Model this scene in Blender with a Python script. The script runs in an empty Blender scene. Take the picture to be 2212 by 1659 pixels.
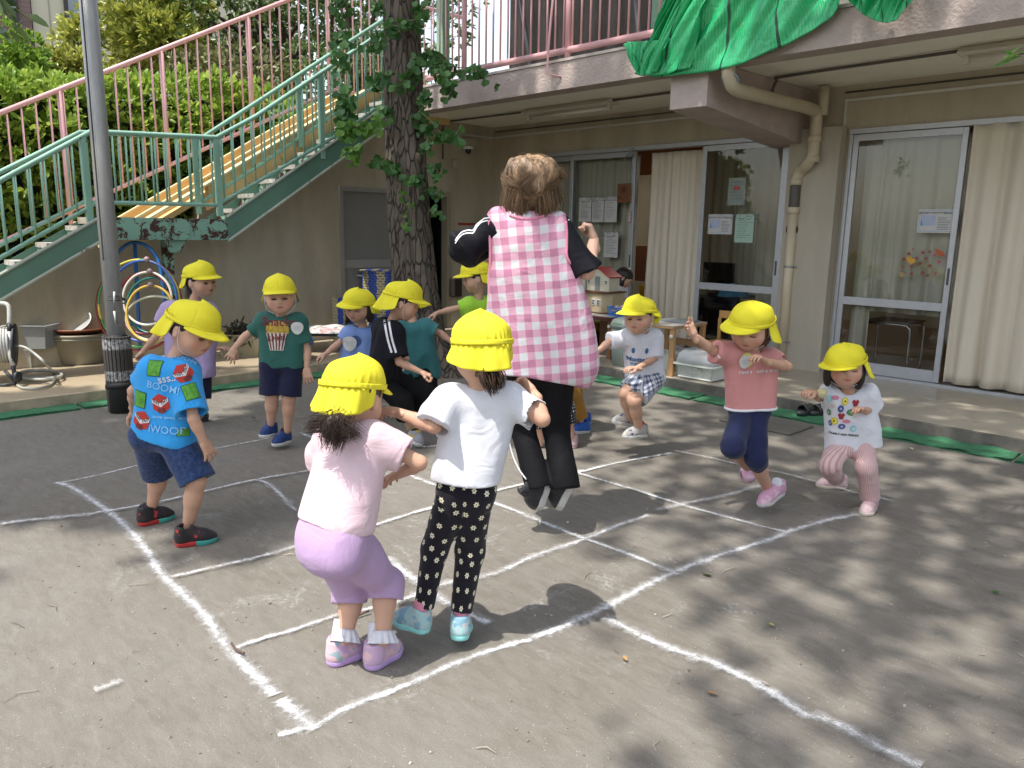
import bpy, math, random
import numpy as np
from mathutils import Vector, Matrix, bvhtree
C = bpy.context.scene.collection
rng = np.random.RandomState(7)
random.seed(7)
SC = bpy.context.scene

# ------------------------------------------------------------------ camera
# The camera was calibrated from the vanishing points of the building. World: X along the facade, Y into the building, Z up.
PPX, PPY, FOC, H = 1106.0, 829.5, 1680.0, 1.35
def nrm(v):
    v = np.asarray(v, float); return v/np.linalg.norm(v)
_vv = np.array([968.-PPX, 9300.-PPY])
_up = -nrm([_vv[0], -_vv[1], FOC])
_v1 = np.array([-560-PPX, -(466-PPY), FOC]); _v1 = nrm(_v1-_up*_v1.dot(_up))
_X = -_v1; _Y = np.cross(_up, _X)
if _Y[2] < 0: _Y = -_Y
RW = np.stack([_X, _Y, _up])
CAM = np.array([0, 0, H])
FWD = RW[:, 2]; RGT = RW[:, 0]; UPV = RW[:, 1]
def ray(x, y): return RW @ np.array([x-PPX, -(y-PPY), FOC])
def G(x, y, z=0.):
    d = ray(x, y); return CAM+d*((z-H)/d[2])
def onX(x, y, X0):
    d = ray(x, y); return CAM+d*(X0/d[0])
def onY(x, y, Y0):
    d = ray(x, y); return CAM+d*(Y0/d[1])
def at(x, y, dep): return CAM+ray(x, y)*(dep/FOC)
def depth_of(p): return float((np.asarray(p)-CAM).dot(FWD))

cam = bpy.data.cameras.new('camera'); co = bpy.data.objects.new('camera', cam); C.objects.link(co)
co.matrix_world = Matrix([[RGT[0], UPV[0], -FWD[0], 0], [RGT[1], UPV[1], -FWD[1], 0], [RGT[2], UPV[2], -FWD[2], H], [0, 0, 0, 1]])
cam.sensor_width = 36; cam.lens = 36*FOC/2212; cam.clip_end = 500; cam.clip_start = .05
SC.camera = co

# ------------------------------------------------------------------ sky, sun, exposure
SUN_EL = math.radians(65.5)
sun_from = nrm([-0.02, -math.cos(SUN_EL), math.sin(SUN_EL)])       # shadows fall towards +Y
w = bpy.data.worlds.new('World'); SC.world = w; w.use_nodes = True
nt = w.node_tree; nt.nodes.clear()
sky = nt.nodes.new('ShaderNodeTexSky'); sky.sky_type = 'NISHITA'; sky.sun_disc = False
sky.sun_elevation = SUN_EL; sky.sun_rotation = math.radians(180); sky.dust_density = 2.5; sky.air_density = 1.2
bg = nt.nodes.new('ShaderNodeBackground'); bg.inputs[1].default_value = .15
out = nt.nodes.new('ShaderNodeOutputWorld')
hs = nt.nodes.new('ShaderNodeHueSaturation'); hs.inputs['Saturation'].default_value = .55
nt.links.new(sky.outputs[0], hs.inputs['Color']); nt.links.new(hs.outputs[0], bg.inputs[0]); nt.links.new(bg.outputs[0], out.inputs[0])
sl = bpy.data.lights.new('sun', 'SUN'); sl.energy = 2.75; sl.angle = math.radians(.6); sl.color = (1, .955, .88)
so = bpy.data.objects.new('sun', sl); C.objects.link(so)
so.rotation_euler = Vector(sun_from).to_track_quat('Z', 'Y').to_euler()
SC.view_settings.view_transform = 'Standard'; SC.view_settings.look = 'None'; SC.view_settings.exposure = 1.12; SC.view_settings.gamma = 1
SC.cycles.max_bounces = 8; SC.cycles.transparent_max_bounces = 24; SC.cycles.diffuse_bounces = 5; SC.cycles.glossy_bounces = 3
SC.cycles.caustics_reflective = False; SC.cycles.caustics_refractive = False
try: SC.cycles.use_denoising = True
except Exception: pass

# ------------------------------------------------------------------ materials
_mats = {}
def S(r, g, b):
    """sRGB 0-255 picture value -> linear"""
    return tuple(((c/255)/12.92 if c/255 <= .04045 else ((c/255+.055)/1.055)**2.4) for c in (r, g, b))
class NT:
    def __init__(s, name):
        s.m = bpy.data.materials.new(name); s.m.use_nodes = True; s.t = s.m.node_tree; s.t.nodes.clear()
        s.out = s.n('ShaderNodeOutputMaterial'); s.b = s.n('ShaderNodeBsdfPrincipled'); s.l(s.b.outputs[0], s.out.inputs[0])
    def n(s, ty, **kw):
        x = s.t.nodes.new(ty)
        for k, v in kw.items():
            if k in ('operation', 'data_type', 'blend_type', 'attribute_name', 'feature', 'distance', 'noise_dimensions', 'wave_type', 'bands_direction', 'voronoi_dimensions', 'clamp', 'offset', 'squash', 'use_clamp'): setattr(x, k, v)
            else: x.inputs[k].default_value = v
        return x
    def l(s, a, b): s.t.links.new(a, b)
    def math(s, op, a, b=None, c=None):
        x = s.n('ShaderNodeMath', operation=op)
        for i, v in enumerate((a, b, c)):
            if v is None: continue
            if isinstance(v, (int, float)): x.inputs[i].default_value = v
            else: s.l(v, x.inputs[i])
        return x.outputs[0]
    def mix(s, f, a, b, blend='MIX'):
        x = s.n('ShaderNodeMix', data_type='RGBA', blend_type=blend)
        for i, v in ((0, f), (6, a), (7, b)):
            if isinstance(v, (int, float)): x.inputs[i].default_value = v
            elif isinstance(v, tuple): x.inputs[i].default_value = (*v[:3], 1)
            else: s.l(v, x.inputs[i])
        return x.outputs[2]
    def ramp(s, f, a, b, hard=None):
        x = s.n('ShaderNodeMapRange'); x.inputs[1].default_value = a; x.inputs[2].default_value = b; s.l(f, x.inputs[0]); return x.outputs[0]
    def coord(s, kind='Object', scale=(1, 1, 1)):
        tc = s.n('ShaderNodeTexCoord'); mp = s.n('ShaderNodeMapping'); mp.inputs['Scale'].default_value = scale
        s.l(tc.outputs[kind], mp.inputs[0]); return mp.outputs[0]
    def attr(s, name): return s.n('ShaderNodeAttribute', attribute_name=name)
    def noise(s, vec, scale, detail=4, rough=.55, dist=0):
        x = s.n('ShaderNodeTexNoise', Scale=scale, Detail=detail, Roughness=rough, Distortion=dist)
        if vec is not None: s.l(vec, x.inputs['Vector'])
        return x.outputs[0]
    def bump(s, h, strength, dist=.01, prev=None):
        x = s.n('ShaderNodeBump', Strength=strength, Distance=dist); s.l(h, x.inputs['Height'])
        if prev is not None: s.l(prev, x.inputs['Normal'])
        s.l(x.outputs[0], s.b.inputs['Normal']); return x.outputs[0]
    def color(s, c):
        if isinstance(c, tuple): s.b.inputs['Base Color'].default_value = (*c[:3], 1)
        else: s.l(c, s.b.inputs['Base Color'])
    def set(s, **kw):
        for k, v in kw.items(): s.b.inputs[k].default_value = v
        return s
def M(name, col, rough=.6, var=.12, vs=6., bump=0., bs=80., metal=0., spec=.5, scale=(1, 1, 1), dirt=0., dirtcol=(.12, .1, .08), ds=3., dist=.004, sheen=0.):
    if name in _mats: return _mats[name]
    t = NT(name); v = t.coord('Object', scale)
    n1 = t.noise(v, vs, 5); f = t.ramp(n1, .3, .7)
    a = tuple(min(1, c*(1-var)) for c in col); b = tuple(min(1, c*(1+var)) for c in col)
    c = t.mix(f, a, b)
    if dirt > 0:
        n2 = t.noise(v, ds, 6, .65); d = t.math('MULTIPLY', t.ramp(n2, .45, .75), dirt); c = t.mix(d, c, dirtcol)
    t.color(c); t.set(Roughness=rough, Metallic=metal); t.b.inputs['Specular IOR Level'].default_value = spec
    if sheen: t.b.inputs['Sheen Weight'].default_value = sheen
    if bump > 0: t.bump(t.noise(v, bs, 3), bump, dist)
    _mats[name] = t.m; return t.m

# ------------------------------------------------------------------ object helpers
def tag(o, label=None, cat=None, group=None, kind=None):
    if label: o['label'] = label
    if cat: o['category'] = cat
    if group: o['group'] = group
    if kind: o['kind'] = kind
    return o
def empty(name, loc, label=None, cat=None, group=None):
    o = bpy.data.objects.new(name, None); C.objects.link(o); o.location = tuple(map(float, loc)); o.empty_display_size = .1
    return tag(o, label, cat, group)
def wloc(o):
    p = np.zeros(3)
    while o is not None: p += np.array(o.location); o = o.parent
    return p
def mkmesh(name, V, F, mat=None, parent=None, smooth=True, attrs=None, mats=None, midx=None, origin=None):
    V = np.asarray(V, float).reshape(-1, 3)
    off = wloc(parent) if parent is not None else (np.asarray(origin, float) if origin is not None else np.zeros(3))
    me = bpy.data.meshes.new(name)
    if isinstance(F, np.ndarray) and F.ndim == 2 and len(F):
        k = F.shape[1]; me.vertices.add(len(V)); me.vertices.foreach_set('co', (V-off).astype(np.float32).ravel())
        me.loops.add(F.size); me.loops.foreach_set('vertex_index', F.astype(np.int32).ravel())
        me.polygons.add(len(F)); me.polygons.foreach_set('loop_start', np.arange(0, F.size, k, dtype=np.int32))
        try: me.polygons.foreach_set('loop_total', np.full(len(F), k, dtype=np.int32))
        except Exception: pass
        me.update(calc_edges=True)
    else:
        me.from_pydata((V-off).tolist(), [], [list(map(int, f)) for f in F]); me.update()
    if attrs:
        for k, a in attrs.items():
            a = np.asarray(a, np.float32)
            if a.ndim == 1: at_ = me.attributes.new(k, 'FLOAT', 'POINT'); at_.data.foreach_set('value', a)
            else: at_ = me.attributes.new(k, 'FLOAT_VECTOR', 'POINT'); at_.data.foreach_set('vector', a.ravel())
    if smooth: me.polygons.foreach_set('use_smooth', [True]*len(me.polygons))
    if mats:
        for m in mats: me.materials.append(m)
        if midx is not None: me.polygons.foreach_set('material_index', np.asarray(midx, np.int32))
    elif mat: me.materials.append(mat)
    o = bpy.data.objects.new(name, me); C.objects.link(o)
    if parent is not None: o.parent = parent
    elif origin is not None: o.location = tuple(off)
    return o
class MB:
    """collects boxes, tubes, lathes and sheets into ONE mesh"""
    def __init__(s): s.v = []; s.f = []; s.u = []
    def add(s, V, F, U=None):
        o = sum(len(a) for a in s.v); V = np.asarray(V, float).reshape(-1, 3); s.v.append(V); s.f += [[i+o for i in f] for f in F]
        s.u.append(np.zeros((len(V), 3)) if U is None else np.asarray(U, float)); return s
    def box(s, a, b, bev=0):
        x0, y0, z0 = np.minimum(a, b); x1, y1, z1 = np.maximum(a, b)
        return s.obox(((x0+x1)/2, (y0+y1)/2, (z0+z1)/2), (1, 0, 0), (0, 1, 0), ((x1-x0)/2, (y1-y0)/2, (z1-z0)/2), bev)
    def obox(s, c, ax, ay, h, bev=0):
        c = np.asarray(c, float); ax = nrm(ax); ay = np.asarray(ay, float); ay = nrm(ay-ax*ay.dot(ax)); az = np.cross(ax, ay)
        if bev <= 0:
            V = [c+ax*h[0]*i+ay*h[1]*j+az*h[2]*k for i in (-1, 1) for j in (-1, 1) for k in (-1, 1)]
            return s.add(V, [(0, 1, 3, 2), (4, 6, 7, 5), (0, 4, 5, 1), (2, 3, 7, 6), (0, 2, 6, 4), (1, 5, 7, 3)])
        b = min(bev, min(h)*.8); V = []; idx = {}
        for i in (-1, 1):
            for j in (-1, 1):
                for k in (-1, 1):
                    for q in range(3):
                        e = [h[0]-b, h[1]-b, h[2]-b]; e[q] = h[q]
                        idx[(i, j, k, q)] = len(V); V.append(c+ax*e[0]*i+ay*e[1]*j+az*e[2]*k)
        F = []
        for q in range(3):
            o1, o2 = [(1, 2), (0, 2), (0, 1)][q]
            for sg in (-1, 1):
                ring = []
                for a_, b_ in ((-1, -1), (1, -1), (1, 1), (-1, 1)):
                    k = [0, 0, 0]; k[q] = sg; k[o1] = a_; k[o2] = b_; ring.append(idx[(*k, q)])
                F.append(ring)
        for q in range(3):
            o1, o2 = [(1, 2), (0, 2), (0, 1)][q]
            for a_ in (-1, 1):
                for b_ in (-1, 1):
                    k0 = [0, 0, 0]; k0[q] = -1; k0[o1] = a_; k0[o2] = b_; k1 = list(k0); k1[q] = 1
                    F.append([idx[(*k0, o1)], idx[(*k1, o1)], idx[(*k1, o2)], idx[(*k0, o2)]])
        for i in (-1, 1):
            for j in (-1, 1):
                for k in (-1, 1): F.append([idx[(i, j, k, 0)], idx[(i, j, k, 1)], idx[(i, j, k, 2)]])
        return s.add(V, F)
    def tube(s, P, r, n=8, caps=True, closed=False, ell=None):
        P = np.asarray(P, float); m = len(P); r = np.broadcast_to(r, (m,))
        T = np.gradient(P, axis=0) if not closed else (np.roll(P, -1, 0)-np.roll(P, 1, 0))
        T /= np.maximum(np.linalg.norm(T, axis=1), 1e-9)[:, None]
        up = np.array([0, 0, 1.]) if abs(T[0][2]) < .9 else np.array([1., 0, 0])
        N = nrm(np.cross(T[0], up)); V = []
        for i in range(m):
            N = N-T[i]*N.dot(T[i]); N = nrm(N); B = np.cross(T[i], N)
            for k in range(n):
                a = 2*math.pi*k/n; V.append(P[i]+r[i]*(N*math.cos(a)+B*math.sin(a)))
        F = []
        for i in range(m if closed else m-1):
            for k in range(n):
                a = i*n+k; b = i*n+(k+1) % n; c = ((i+1) % m)*n+(k+1) % n; d = ((i+1) % m)*n+k; F.append((a, b, c, d))
        if caps and not closed: F.append(list(range(n))[::-1]); F.append([(m-1)*n+k for k in range(n)])
        return s.add(V, F)
    def lathe(s, prof, c, n=32, axis=(0, 0, 1), sx=1., sy=1.):
        az = nrm(axis); ax = nrm(np.cross(az, (0, 1, 0.01))); ay = np.cross(az, ax); c = np.asarray(c, float); V = []
        for r, z in prof:
            for k in range(n):
                a = 2*math.pi*k/n; V.append(c+az*z+r*(ax*math.cos(a)*sx+ay*math.sin(a)*sy))
        F = [(i*n+k, i*n+(k+1) % n, (i+1)*n+(k+1) % n, (i+1)*n+k) for i in range(len(prof)-1) for k in range(n)]
        return s.add(V, F)
    def grid(s, fn, nu, nv, U=None):
        V = [fn(i/nu, j/nv) for i in range(nu+1) for j in range(nv+1)]
        F = [(i*(nv+1)+j, (i+1)*(nv+1)+j, (i+1)*(nv+1)+j+1, i*(nv+1)+j+1) for i in range(nu) for j in range(nv)]
        uv = [(i/nu, j/nv, 0) for i in range(nu+1) for j in range(nv+1)]
        return s.add(V, F, uv)
    def quad(s, a, b, c, d): return s.add([a, b, c, d], [(0, 1, 2, 3)])
    def build(s, name, mat, parent=None, smooth=False, origin=None, solid=0):
        o = mkmesh(name, np.vstack(s.v), s.f, mat, parent, smooth, attrs={'uvw': np.vstack(s.u)}, origin=origin)
        if solid: md = o.modifiers.new('solid', 'SOLIDIFY'); md.thickness = solid; md.offset = 0
        return o
def part(name, mat, parent, fn, smooth=False, solid=0):
    b = MB(); fn(b); return b.build(name, mat, parent, smooth, solid=solid)
def smooth_path(P, n=6):
    P = np.asarray(P, float); m = len(P); out = []
    for i in range(m-1):
        p0 = P[max(i-1, 0)]; p1 = P[i]; p2 = P[i+1]; p3 = P[min(i+2, m-1)]
        for k in range(n):
            t = k/n; out.append(.5*((2*p1)+(-p0+p2)*t+(2*p0-5*p1+4*p2-p3)*t*t+(-p0+3*p1-3*p2+p3)*t**3))
    out.append(P[-1]); return np.array(out)
def circle(c, r, ax, ay, n=48, a0=0, a1=2*math.pi, end=False):
    k = np.linspace(a0, a1, n, endpoint=end)[:, None]; return np.asarray(c)+r*(np.cos(k)*np.asarray(ax)+np.sin(k)*np.asarray(ay))
def snoise(P, f, seed, oct_=3):
    """cheap smooth noise, about -1..1"""
    R = np.random.RandomState(seed); o = np.zeros(len(P)); a = 1.; tot = 0
    for _ in range(oct_):
        for _k in range(3):
            d = nrm(R.randn(3))*f; d2 = nrm(R.randn(3))*f*.7
            o += a*np.sin(P@d+R.rand()*6.28+1.3*np.sin(P@d2+R.rand()*6.28))
        tot += a*1.8; a *= .5; f *= 2.1
    return o/tot
_txt = {}
def text_polys(s, size=1., bold=0., spacing=1.):
    """text -> (verts 2D centred, faces)"""
    cu = bpy.data.curves.new('t', 'FONT'); cu.body = s; cu.size = size; cu.align_x = 'CENTER'; cu.align_y = 'CENTER'; cu.offset = bold; cu.space_character = spacing; cu.resolution_u = 3
    o = bpy.data.objects.new('t', cu); C.objects.link(o); dg = bpy.context.evaluated_depsgraph_get(); dg.update()
    me = o.evaluated_get(dg).to_mesh(); V = np.array([v.co[:] for v in me.vertices]).reshape(-1, 3); F = [list(p.vertices) for p in me.polygons]
    o.evaluated_get(dg).to_mesh_clear(); C.objects.unlink(o); bpy.data.objects.remove(o); bpy.data.curves.remove(cu)
    return V[:, :2] if len(V) else np.zeros((0, 2)), F
def flat_text(name, s, size, c, ax, ay, mat, parent, bold=0., spacing=1.):
    v, f = text_polys(s, size, bold, spacing)
    if not len(v): return None
    ax = nrm(ax); ay = nrm(ay); return mkmesh(name, np.asarray(c)+v[:, :1]*ax+v[:, 1:2]*ay, f, mat, parent, False)
# ================================================================== SETTING
T = .08; YW = 7.24; XL = -7.85; YE = 5.72; XE = -6.45; YB = 5.5
def struct(name, b, mat, smooth=False):
    o = b.build(name, mat, None, smooth); return tag(o, kind='structure')
# ---- ground: sandy grey yard
t = NT('yard ground'); v = t.coord('Object')
big = t.ramp(t.noise(v, .7, 4, .6), .35, .68); mid = t.ramp(t.noise(v, 5, 6, .65, .4), .3, .72); fine = t.ramp(t.noise(v, 190, 3, .7), .34, .7)
sc2 = t.n('ShaderNodeMapping'); t.l(t.n('ShaderNodeTexCoord').outputs['Object'], sc2.inputs[0]); sc2.inputs['Rotation'].default_value = (0, 0, .72); sc2.inputs['Scale'].default_value = (1, 3.2, 1)
streak = t.ramp(t.noise(sc2.outputs[0], 9, 6, .7, .6), .34, .7)
c = t.mix(big, (.155, .140, .118), (.224, .210, .187)); c = t.mix(t.math('MULTIPLY', mid, .55), c, (.145, .126, .103)); c = t.mix(t.math('MULTIPLY', streak, .5), c, (.30, .28, .25))
c = t.mix(t.math('MULTIPLY', fine, .55), c, (.12, .108, .092))
gv = t.n('ShaderNodeTexVoronoi', Scale=85.); t.l(v, gv.inputs['Vector']); peb = t.math('LESS_THAN', gv.outputs['Distance'], .13); pk = t.math('GREATER_THAN', t.noise(v, 23, 2), .56)
c = t.mix(t.math('MULTIPLY', t.math('MULTIPLY', peb, pk), .7), c, (.50, .46, .41))
# old chalk dust trodden into the soil
sp = t.n('ShaderNodeSeparateXYZ'); t.l(v, sp.inputs[0])
dx = t.math('ADD', sp.outputs[0], 2.5); dy = t.math('SUBTRACT', sp.outputs[1], 2.3); dd = t.math('SQRT', t.math('ADD', t.math('MULTIPLY', dx, dx), t.math('MULTIPLY', dy, dy)))
near = t.ramp(dd, 2.3, .3); sm = t.math('MULTIPLY', t.ramp(t.noise(v, 3.5, 7, .72, .8), .56, .74), near); sm = t.math('MULTIPLY', sm, t.ramp(t.noise(v, 60, 3), .4, .62))
c = t.mix(t.math('MULTIPLY', sm, .65), c, (.62, .61, .60))
t.color(c); t.set(Roughness=.95); t.b.inputs['Specular IOR Level'].default_value = .15
b1 = t.bump(t.noise(v, 9, 5, .6), .5, .012); t.bump(t.noise(v, 260, 3, .75), .55, .004, b1)
GROUND = t.m
b = MB(); b.add([(-60, -40, 0), (60, -40, 0), (60, 60, 0), (-60, 60, 0)], [(0, 1, 2, 3)]); struct('ground', b, GROUND)
# ---- terrace slab, L-shaped
conc = M('terrace floor', (.40, .325, .225), .42, .1, 2.2, .15, 30, dirt=.45, dirtcol=(.2, .155, .105), ds=2.2)
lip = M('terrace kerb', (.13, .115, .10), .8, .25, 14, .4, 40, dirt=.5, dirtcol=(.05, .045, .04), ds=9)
lipL = M('terrace kerb left', (.42, .34, .24), .8, .2, 8, .3, 40, dirt=.5, dirtcol=(.12, .09, .06), ds=7)
tile = NT('terrace tiles'); v = tile.coord('Object'); n1 = tile.ramp(tile.noise(v, 1.6, 5, .6), .35, .7); cc = tile.mix(n1, (.36, .32, .25), (.45, .40, .32)); n2 = tile.ramp(tile.noise(v, 7, 6, .7), .5, .8)
cc = tile.mix(tile.math('MULTIPLY', n2, .45), cc, (.2, .17, .12)); tile.color(cc); tile.set(Roughness=.33); tile.bump(tile.noise(v, 40, 3), .08, .004)
b = MB(); b.box((XE, YE, 0), (6, YW+.0, T)); struct('terrace', b, tile.m)
b = MB(); b.box((XL, -4, 0), (XE-.002, YW, T-.001)); struct('pavement', b, conc)
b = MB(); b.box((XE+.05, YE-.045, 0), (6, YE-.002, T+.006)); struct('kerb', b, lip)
b = MB(); b.box((XE, -4, 0), (XE+.05, YE-.05, T+.004)); struct('kerb', b, lipL)
# ---- chalk lines
def chalkmat():
    t = NT('chalk powder'); a = t.attr('uvw'); sx = t.n('ShaderNodeSeparateXYZ'); t.l(a.outputs['Vector'], sx.inputs[0]); v = t.coord('Object')
    ac = t.math('ABSOLUTE', sx.outputs[0]); n1 = t.noise(v, 45, 5, .75); n2 = t.noise(v, 7, 3, .6); n3 = t.noise(v, 190, 3, .8)
    val = t.math('ADD', t.math('MULTIPLY', n1, 1.5), t.math('MULTIPLY', n2, 1.1)); val = t.math('ADD', val, t.math('MULTIPLY', n3, 1.0))
    halo = t.math('MULTIPLY', t.ramp(t.math('SUBTRACT', t.math('ADD', n1, t.math('MULTIPLY', n3, .6)), t.math('MULTIPLY', ac, .75)), .42, .85), .42)
    val = t.math('SUBTRACT', val, t.math('MULTIPLY', t.math('POWER', t.math('MULTIPLY', ac, 2.05), 1.7), 1.1)); val = t.math('ADD', val, t.math('SUBTRACT', sx.outputs[1], 1.0))
    al = t.math('MAXIMUM', t.math('MULTIPLY', t.ramp(val, 1.25, 2.05), .9), halo); t.color(t.mix(n1, (.60, .61, .63), (.76, .76, .77))); t.set(Roughness=.95); t.l(al, t.b.inputs['Alpha'])
    t.bump(n1, .6, .004); return t.m
CHALK = chalkmat()
lines = [  # picture points on the ground, width in metres, strength
 ([(122, 1045), (200, 1030), (325, 1000), (430, 977), (553, 953), (600, 943)], .035, .95),
 ([(122, 1043), (155, 1054), (207, 1087), (262, 1129), (300, 1170), (322, 1199), (350, 1242), (400, 1289), (440, 1330), (490, 1400), (540, 1450), (580, 1490), (592, 1505)], .058, .98),
 ([(606, 1513), (625, 1530), (650, 1553), (680, 1580)], .062, .98),
 ([(600, 1592), (640, 1582), (690, 1566), (750, 1532), (875, 1484), (1000, 1429), (1106, 1394), (1150, 1384)], .042, 1.0),
 ([(1150, 1382), (1256, 1339), (1346, 1294), (1400, 1265), (1456, 1239), (1550, 1203), (1659, 1169), (1709, 1149), (1784, 1127), (1859, 1112)], .062, 1.0),
 ([(648, 937), (735, 970), (825, 1004), (940, 1050), (1068, 1089), (1181, 1134), (1266, 1167), (1356, 1199), (1456, 1240)], .048, 1.0),
 ([(1248, 1024), (1356, 1056), (1481, 1095), (1606, 1129), (1700, 1153)], .042, 1.02),
 ([(700, 1180), (805, 1139), (923, 1102), (1073, 1062), (1181, 1036), (1248, 1023), (1330, 1003), (1451, 980)], .04, 1.05),
 ([(510, 1403), (570, 1383), (631, 1366), (726, 1334), (800, 1318), (860, 1303)], .035, 1.05),
 ([(850, 1310), (960, 1265), (1068, 1243), (1156, 1204), (1266, 1167), (1330, 1140), (1400, 1117)], .05, .88),
 ([(553, 1039), (585, 1052), (640, 1107)], .045, .9), ([(835, 1208), (895, 1257), (985, 1318), (1060, 1352)], .06, .95),
 ([(1306, 1339), (1406, 1389), (1500, 1425), (1531, 1434), (1606, 1469), (1660, 1500), (1716, 1534), (1735, 1548), (1806, 1569), (1906, 1624), (1990, 1662)], .062, .93),
 ([(0, 1136), (60, 1128), (125, 1122), (205, 1114)], .055, .86), ([(205, 1112), (270, 1102), (362, 1084), (435, 1067), (553, 1040), (678, 1019), (760, 1005)], .034, .97),
 ([(370, 1252), (440, 1236), (553, 1210), (645, 1184), (700, 1172)], .04, .88),
 ([(1456, 977), (1530, 992), (1603, 1009), (1680, 1024), (1759, 1044), (1824, 1062), (1859, 1072), (1929, 1086)], .034, .85),
 ([(1418, 1107), (1481, 1092), (1556, 1077), (1643, 1054)], .05, .78),
 ([(205, 1500), (232, 1490), (262, 1477)], .035, .45), ([(1185, 1032), (1260, 1020)], .03, .8),
 ([(880, 970), (940, 968), (1000, 955)], .035, .85), ([(1120, 980), (1135, 975)], .05, .8)]
for i, (P, wd, st) in enumerate(lines):
    g = smooth_path([G(*p) for p in P], 6); n = len(g); tng = np.gradient(g, axis=0); tng /= np.linalg.norm(tng, axis=1)[:, None]; sd = np.stack([-tng[:, 1], tng[:, 0], 0*tng[:, 0]], 1)
    hw = wd*1.05; z = .004+.0006*i; V = []; U = []; F = []
    wob = 1+.18*np.sin(np.arange(n)*1.7+i)
    for k in range(n):
        e = 1-.0*(k in (0, n-1))
        for j in range(5):
            a = (j-2)/2; V.append(g[k]+sd[k]*a*hw*wob[k]+np.array([0, 0, z])); fade = .45 if k in (0, n-1) else 0
            U.append((a, st-fade*0.6, 0))
    F = [(k*5+j, (k+1)*5+j, (k+1)*5+j+1, k*5+j+1) for k in range(n-1) for j in range(4)]
    b = MB(); b.add(V, F, U); struct('chalk_marking', b, CHALK)

# ================================================================== BUILDING
stucco = M('cream stucco', (.44, .39, .295), .9, .12, 3, .7, 120, dist=.006, dirt=.45, dirtcol=(.24, .195, .13), ds=3.2, scale=(1, 1, .3))
stucco2 = M('pale stucco', (.40, .36, .29), .9, .08, 3, .6, 110, dist=.005, dirt=.45, dirtcol=(.27, .23, .17), ds=3.5, scale=(1, 1, .25))
mauve = M('mauve render', (.42, .345, .31), .92, .12, 4, .8, 45, dist=.012, dirt=.3, dirtcol=(.30, .24, .21), ds=6)
soff = M('soffit paint', (.84, .81, .70), .8, .05, 2, .1, 40)
alu = M('aluminium frame', (.42, .43, .45), .38, .06, 20, .05, 60, metal=.35)
glas = NT('window glass'); glas.set(Roughness=.02); glas.t.nodes.remove(glas.b)
tr = glas.n('ShaderNodeBsdfTransparent'); tr.inputs[0].default_value = (.86, .9, .88, 1); gl = glas.n('ShaderNodeBsdfGlossy'); gl.inputs['Roughness'].default_value = .02; gl.inputs['Color'].default_value = (1, 1, 1, 1)
fr = glas.n('ShaderNodeFresnel'); fr.inputs[0].default_value = 1.52; mx = glas.n('ShaderNodeMixShader'); f2 = glas.math('MINIMUM', glas.math('MULTIPLY', fr.outputs[0], 1.25), 1.)
glas.l(f2, mx.inputs[0]); glas.l(tr.outputs[0], mx.inputs[1]); glas.l(gl.outputs[0], mx.inputs[2]); glas.l(mx.outputs[0], glas.out.inputs[0]); GLASS = glas.m
build = empty('school_building', (-3, YW, 0), 'cream two-storey school building with balcony over the terrace', 'building')
X0o, X1o, X2o = -7.42, -3.68, -3.12; ZD = 2.28
def fw(b):
    b.box((XL-.2, YW, T), (X0o, YW+.18, 2.66)); b.box((X0o, YW, ZD), (X1o, YW+.18, 2.66)); b.box((X1o, YW, T), (X2o, YW+.18, 2.66))
    b.box((X2o, YW, ZD), (4, YW+.18, 2.66)); b.box((2.6, YW, T), (4, YW+.18, ZD))
part('wall', stucco, build, fw)
part('pilaster', stucco2, build, lambda b: b.box((-3.63, YW-.13, T), (-3.15, YW-.003, 2.3)))
part('soffit', soff, build, lambda b: b.box((XL, YB+.2, 2.66), (4, YW+.18, 2.84)))
def bm(b): b.box((-7.2, YB, 2.61), (4, YB+.198, 2.845))
part('balcony_beam', mauve, build, bm)
part('coping', M('coping', (.45, .39, .35), .9, .15, 8, .5, 60), build, lambda b: b.box((-7.2, YB-.012, 2.848), (4, YB+.23, 2.872)))
def ds(b):
    x0, x1, y0, y1 = -3.86, -3.52, YB-.004, YW-.004; za, zb = 2.32, 2.16
    b.add([(x0, y0, za), (x1, y0, za), (x1, y1, zb), (x0, y1, zb), (x0, y0, 2.655), (x1, y0, 2.655), (x1, y1, 2.655), (x0, y1, 2.655)], [(0, 3, 2, 1), (0, 1, 5, 4), (1, 2, 6, 5), (2, 3, 7, 6), (3, 0, 4, 7)])
part('cantilever_bracket', mauve, build, ds)
part('upper_wall', M('upper wall', (.62, .58, .49), .9, .05, 3, .2, 60), build, lambda b: (b.box((XL+.3, 7.3, 2.85), (4, 7.5, 5.6)), b.box((XL+.3, 5.0, 5.4), (4, 7.6, 5.6))))
part('room_floor', M('room floor', (.23, .14, .07), .4, .15, 5, scale=(1, 8, 1)), build, lambda b: b.box((XL, YW+.18, 0), (4, 12, T+.01)))
part('room_wall', M('room wall', (.30, .26, .19), .8, .1, 3), build, lambda b: (b.box((XL, 11.9, T), (4, 12, 2.7)), b.box((XL-.1, YW+.2, T), (XL, 12, 2.7)), b.box((4, YW+.2, T), (4.1, 12, 2.7)), b.box((XL, YW+.19, 2.62), (4, 12, 2.7))))
part('room_shelf', M('yellow shelf', (.55, .35, .03), .5, .1, 4), build, lambda b: (b.box((-6.6, 8.9, T), (-5.9, 9.3, .62)), b.box((-5.8, 9.6, T), (-5.2, 10., .8))))
part('room_cabinet', M('brown cabinet', (.16, .06, .03), .5, .2, 6, scale=(1, 1, 5)), build, lambda b: b.box((-7.2, 9.4, .64), (-5.9, 9.8, 1.15)))
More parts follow.
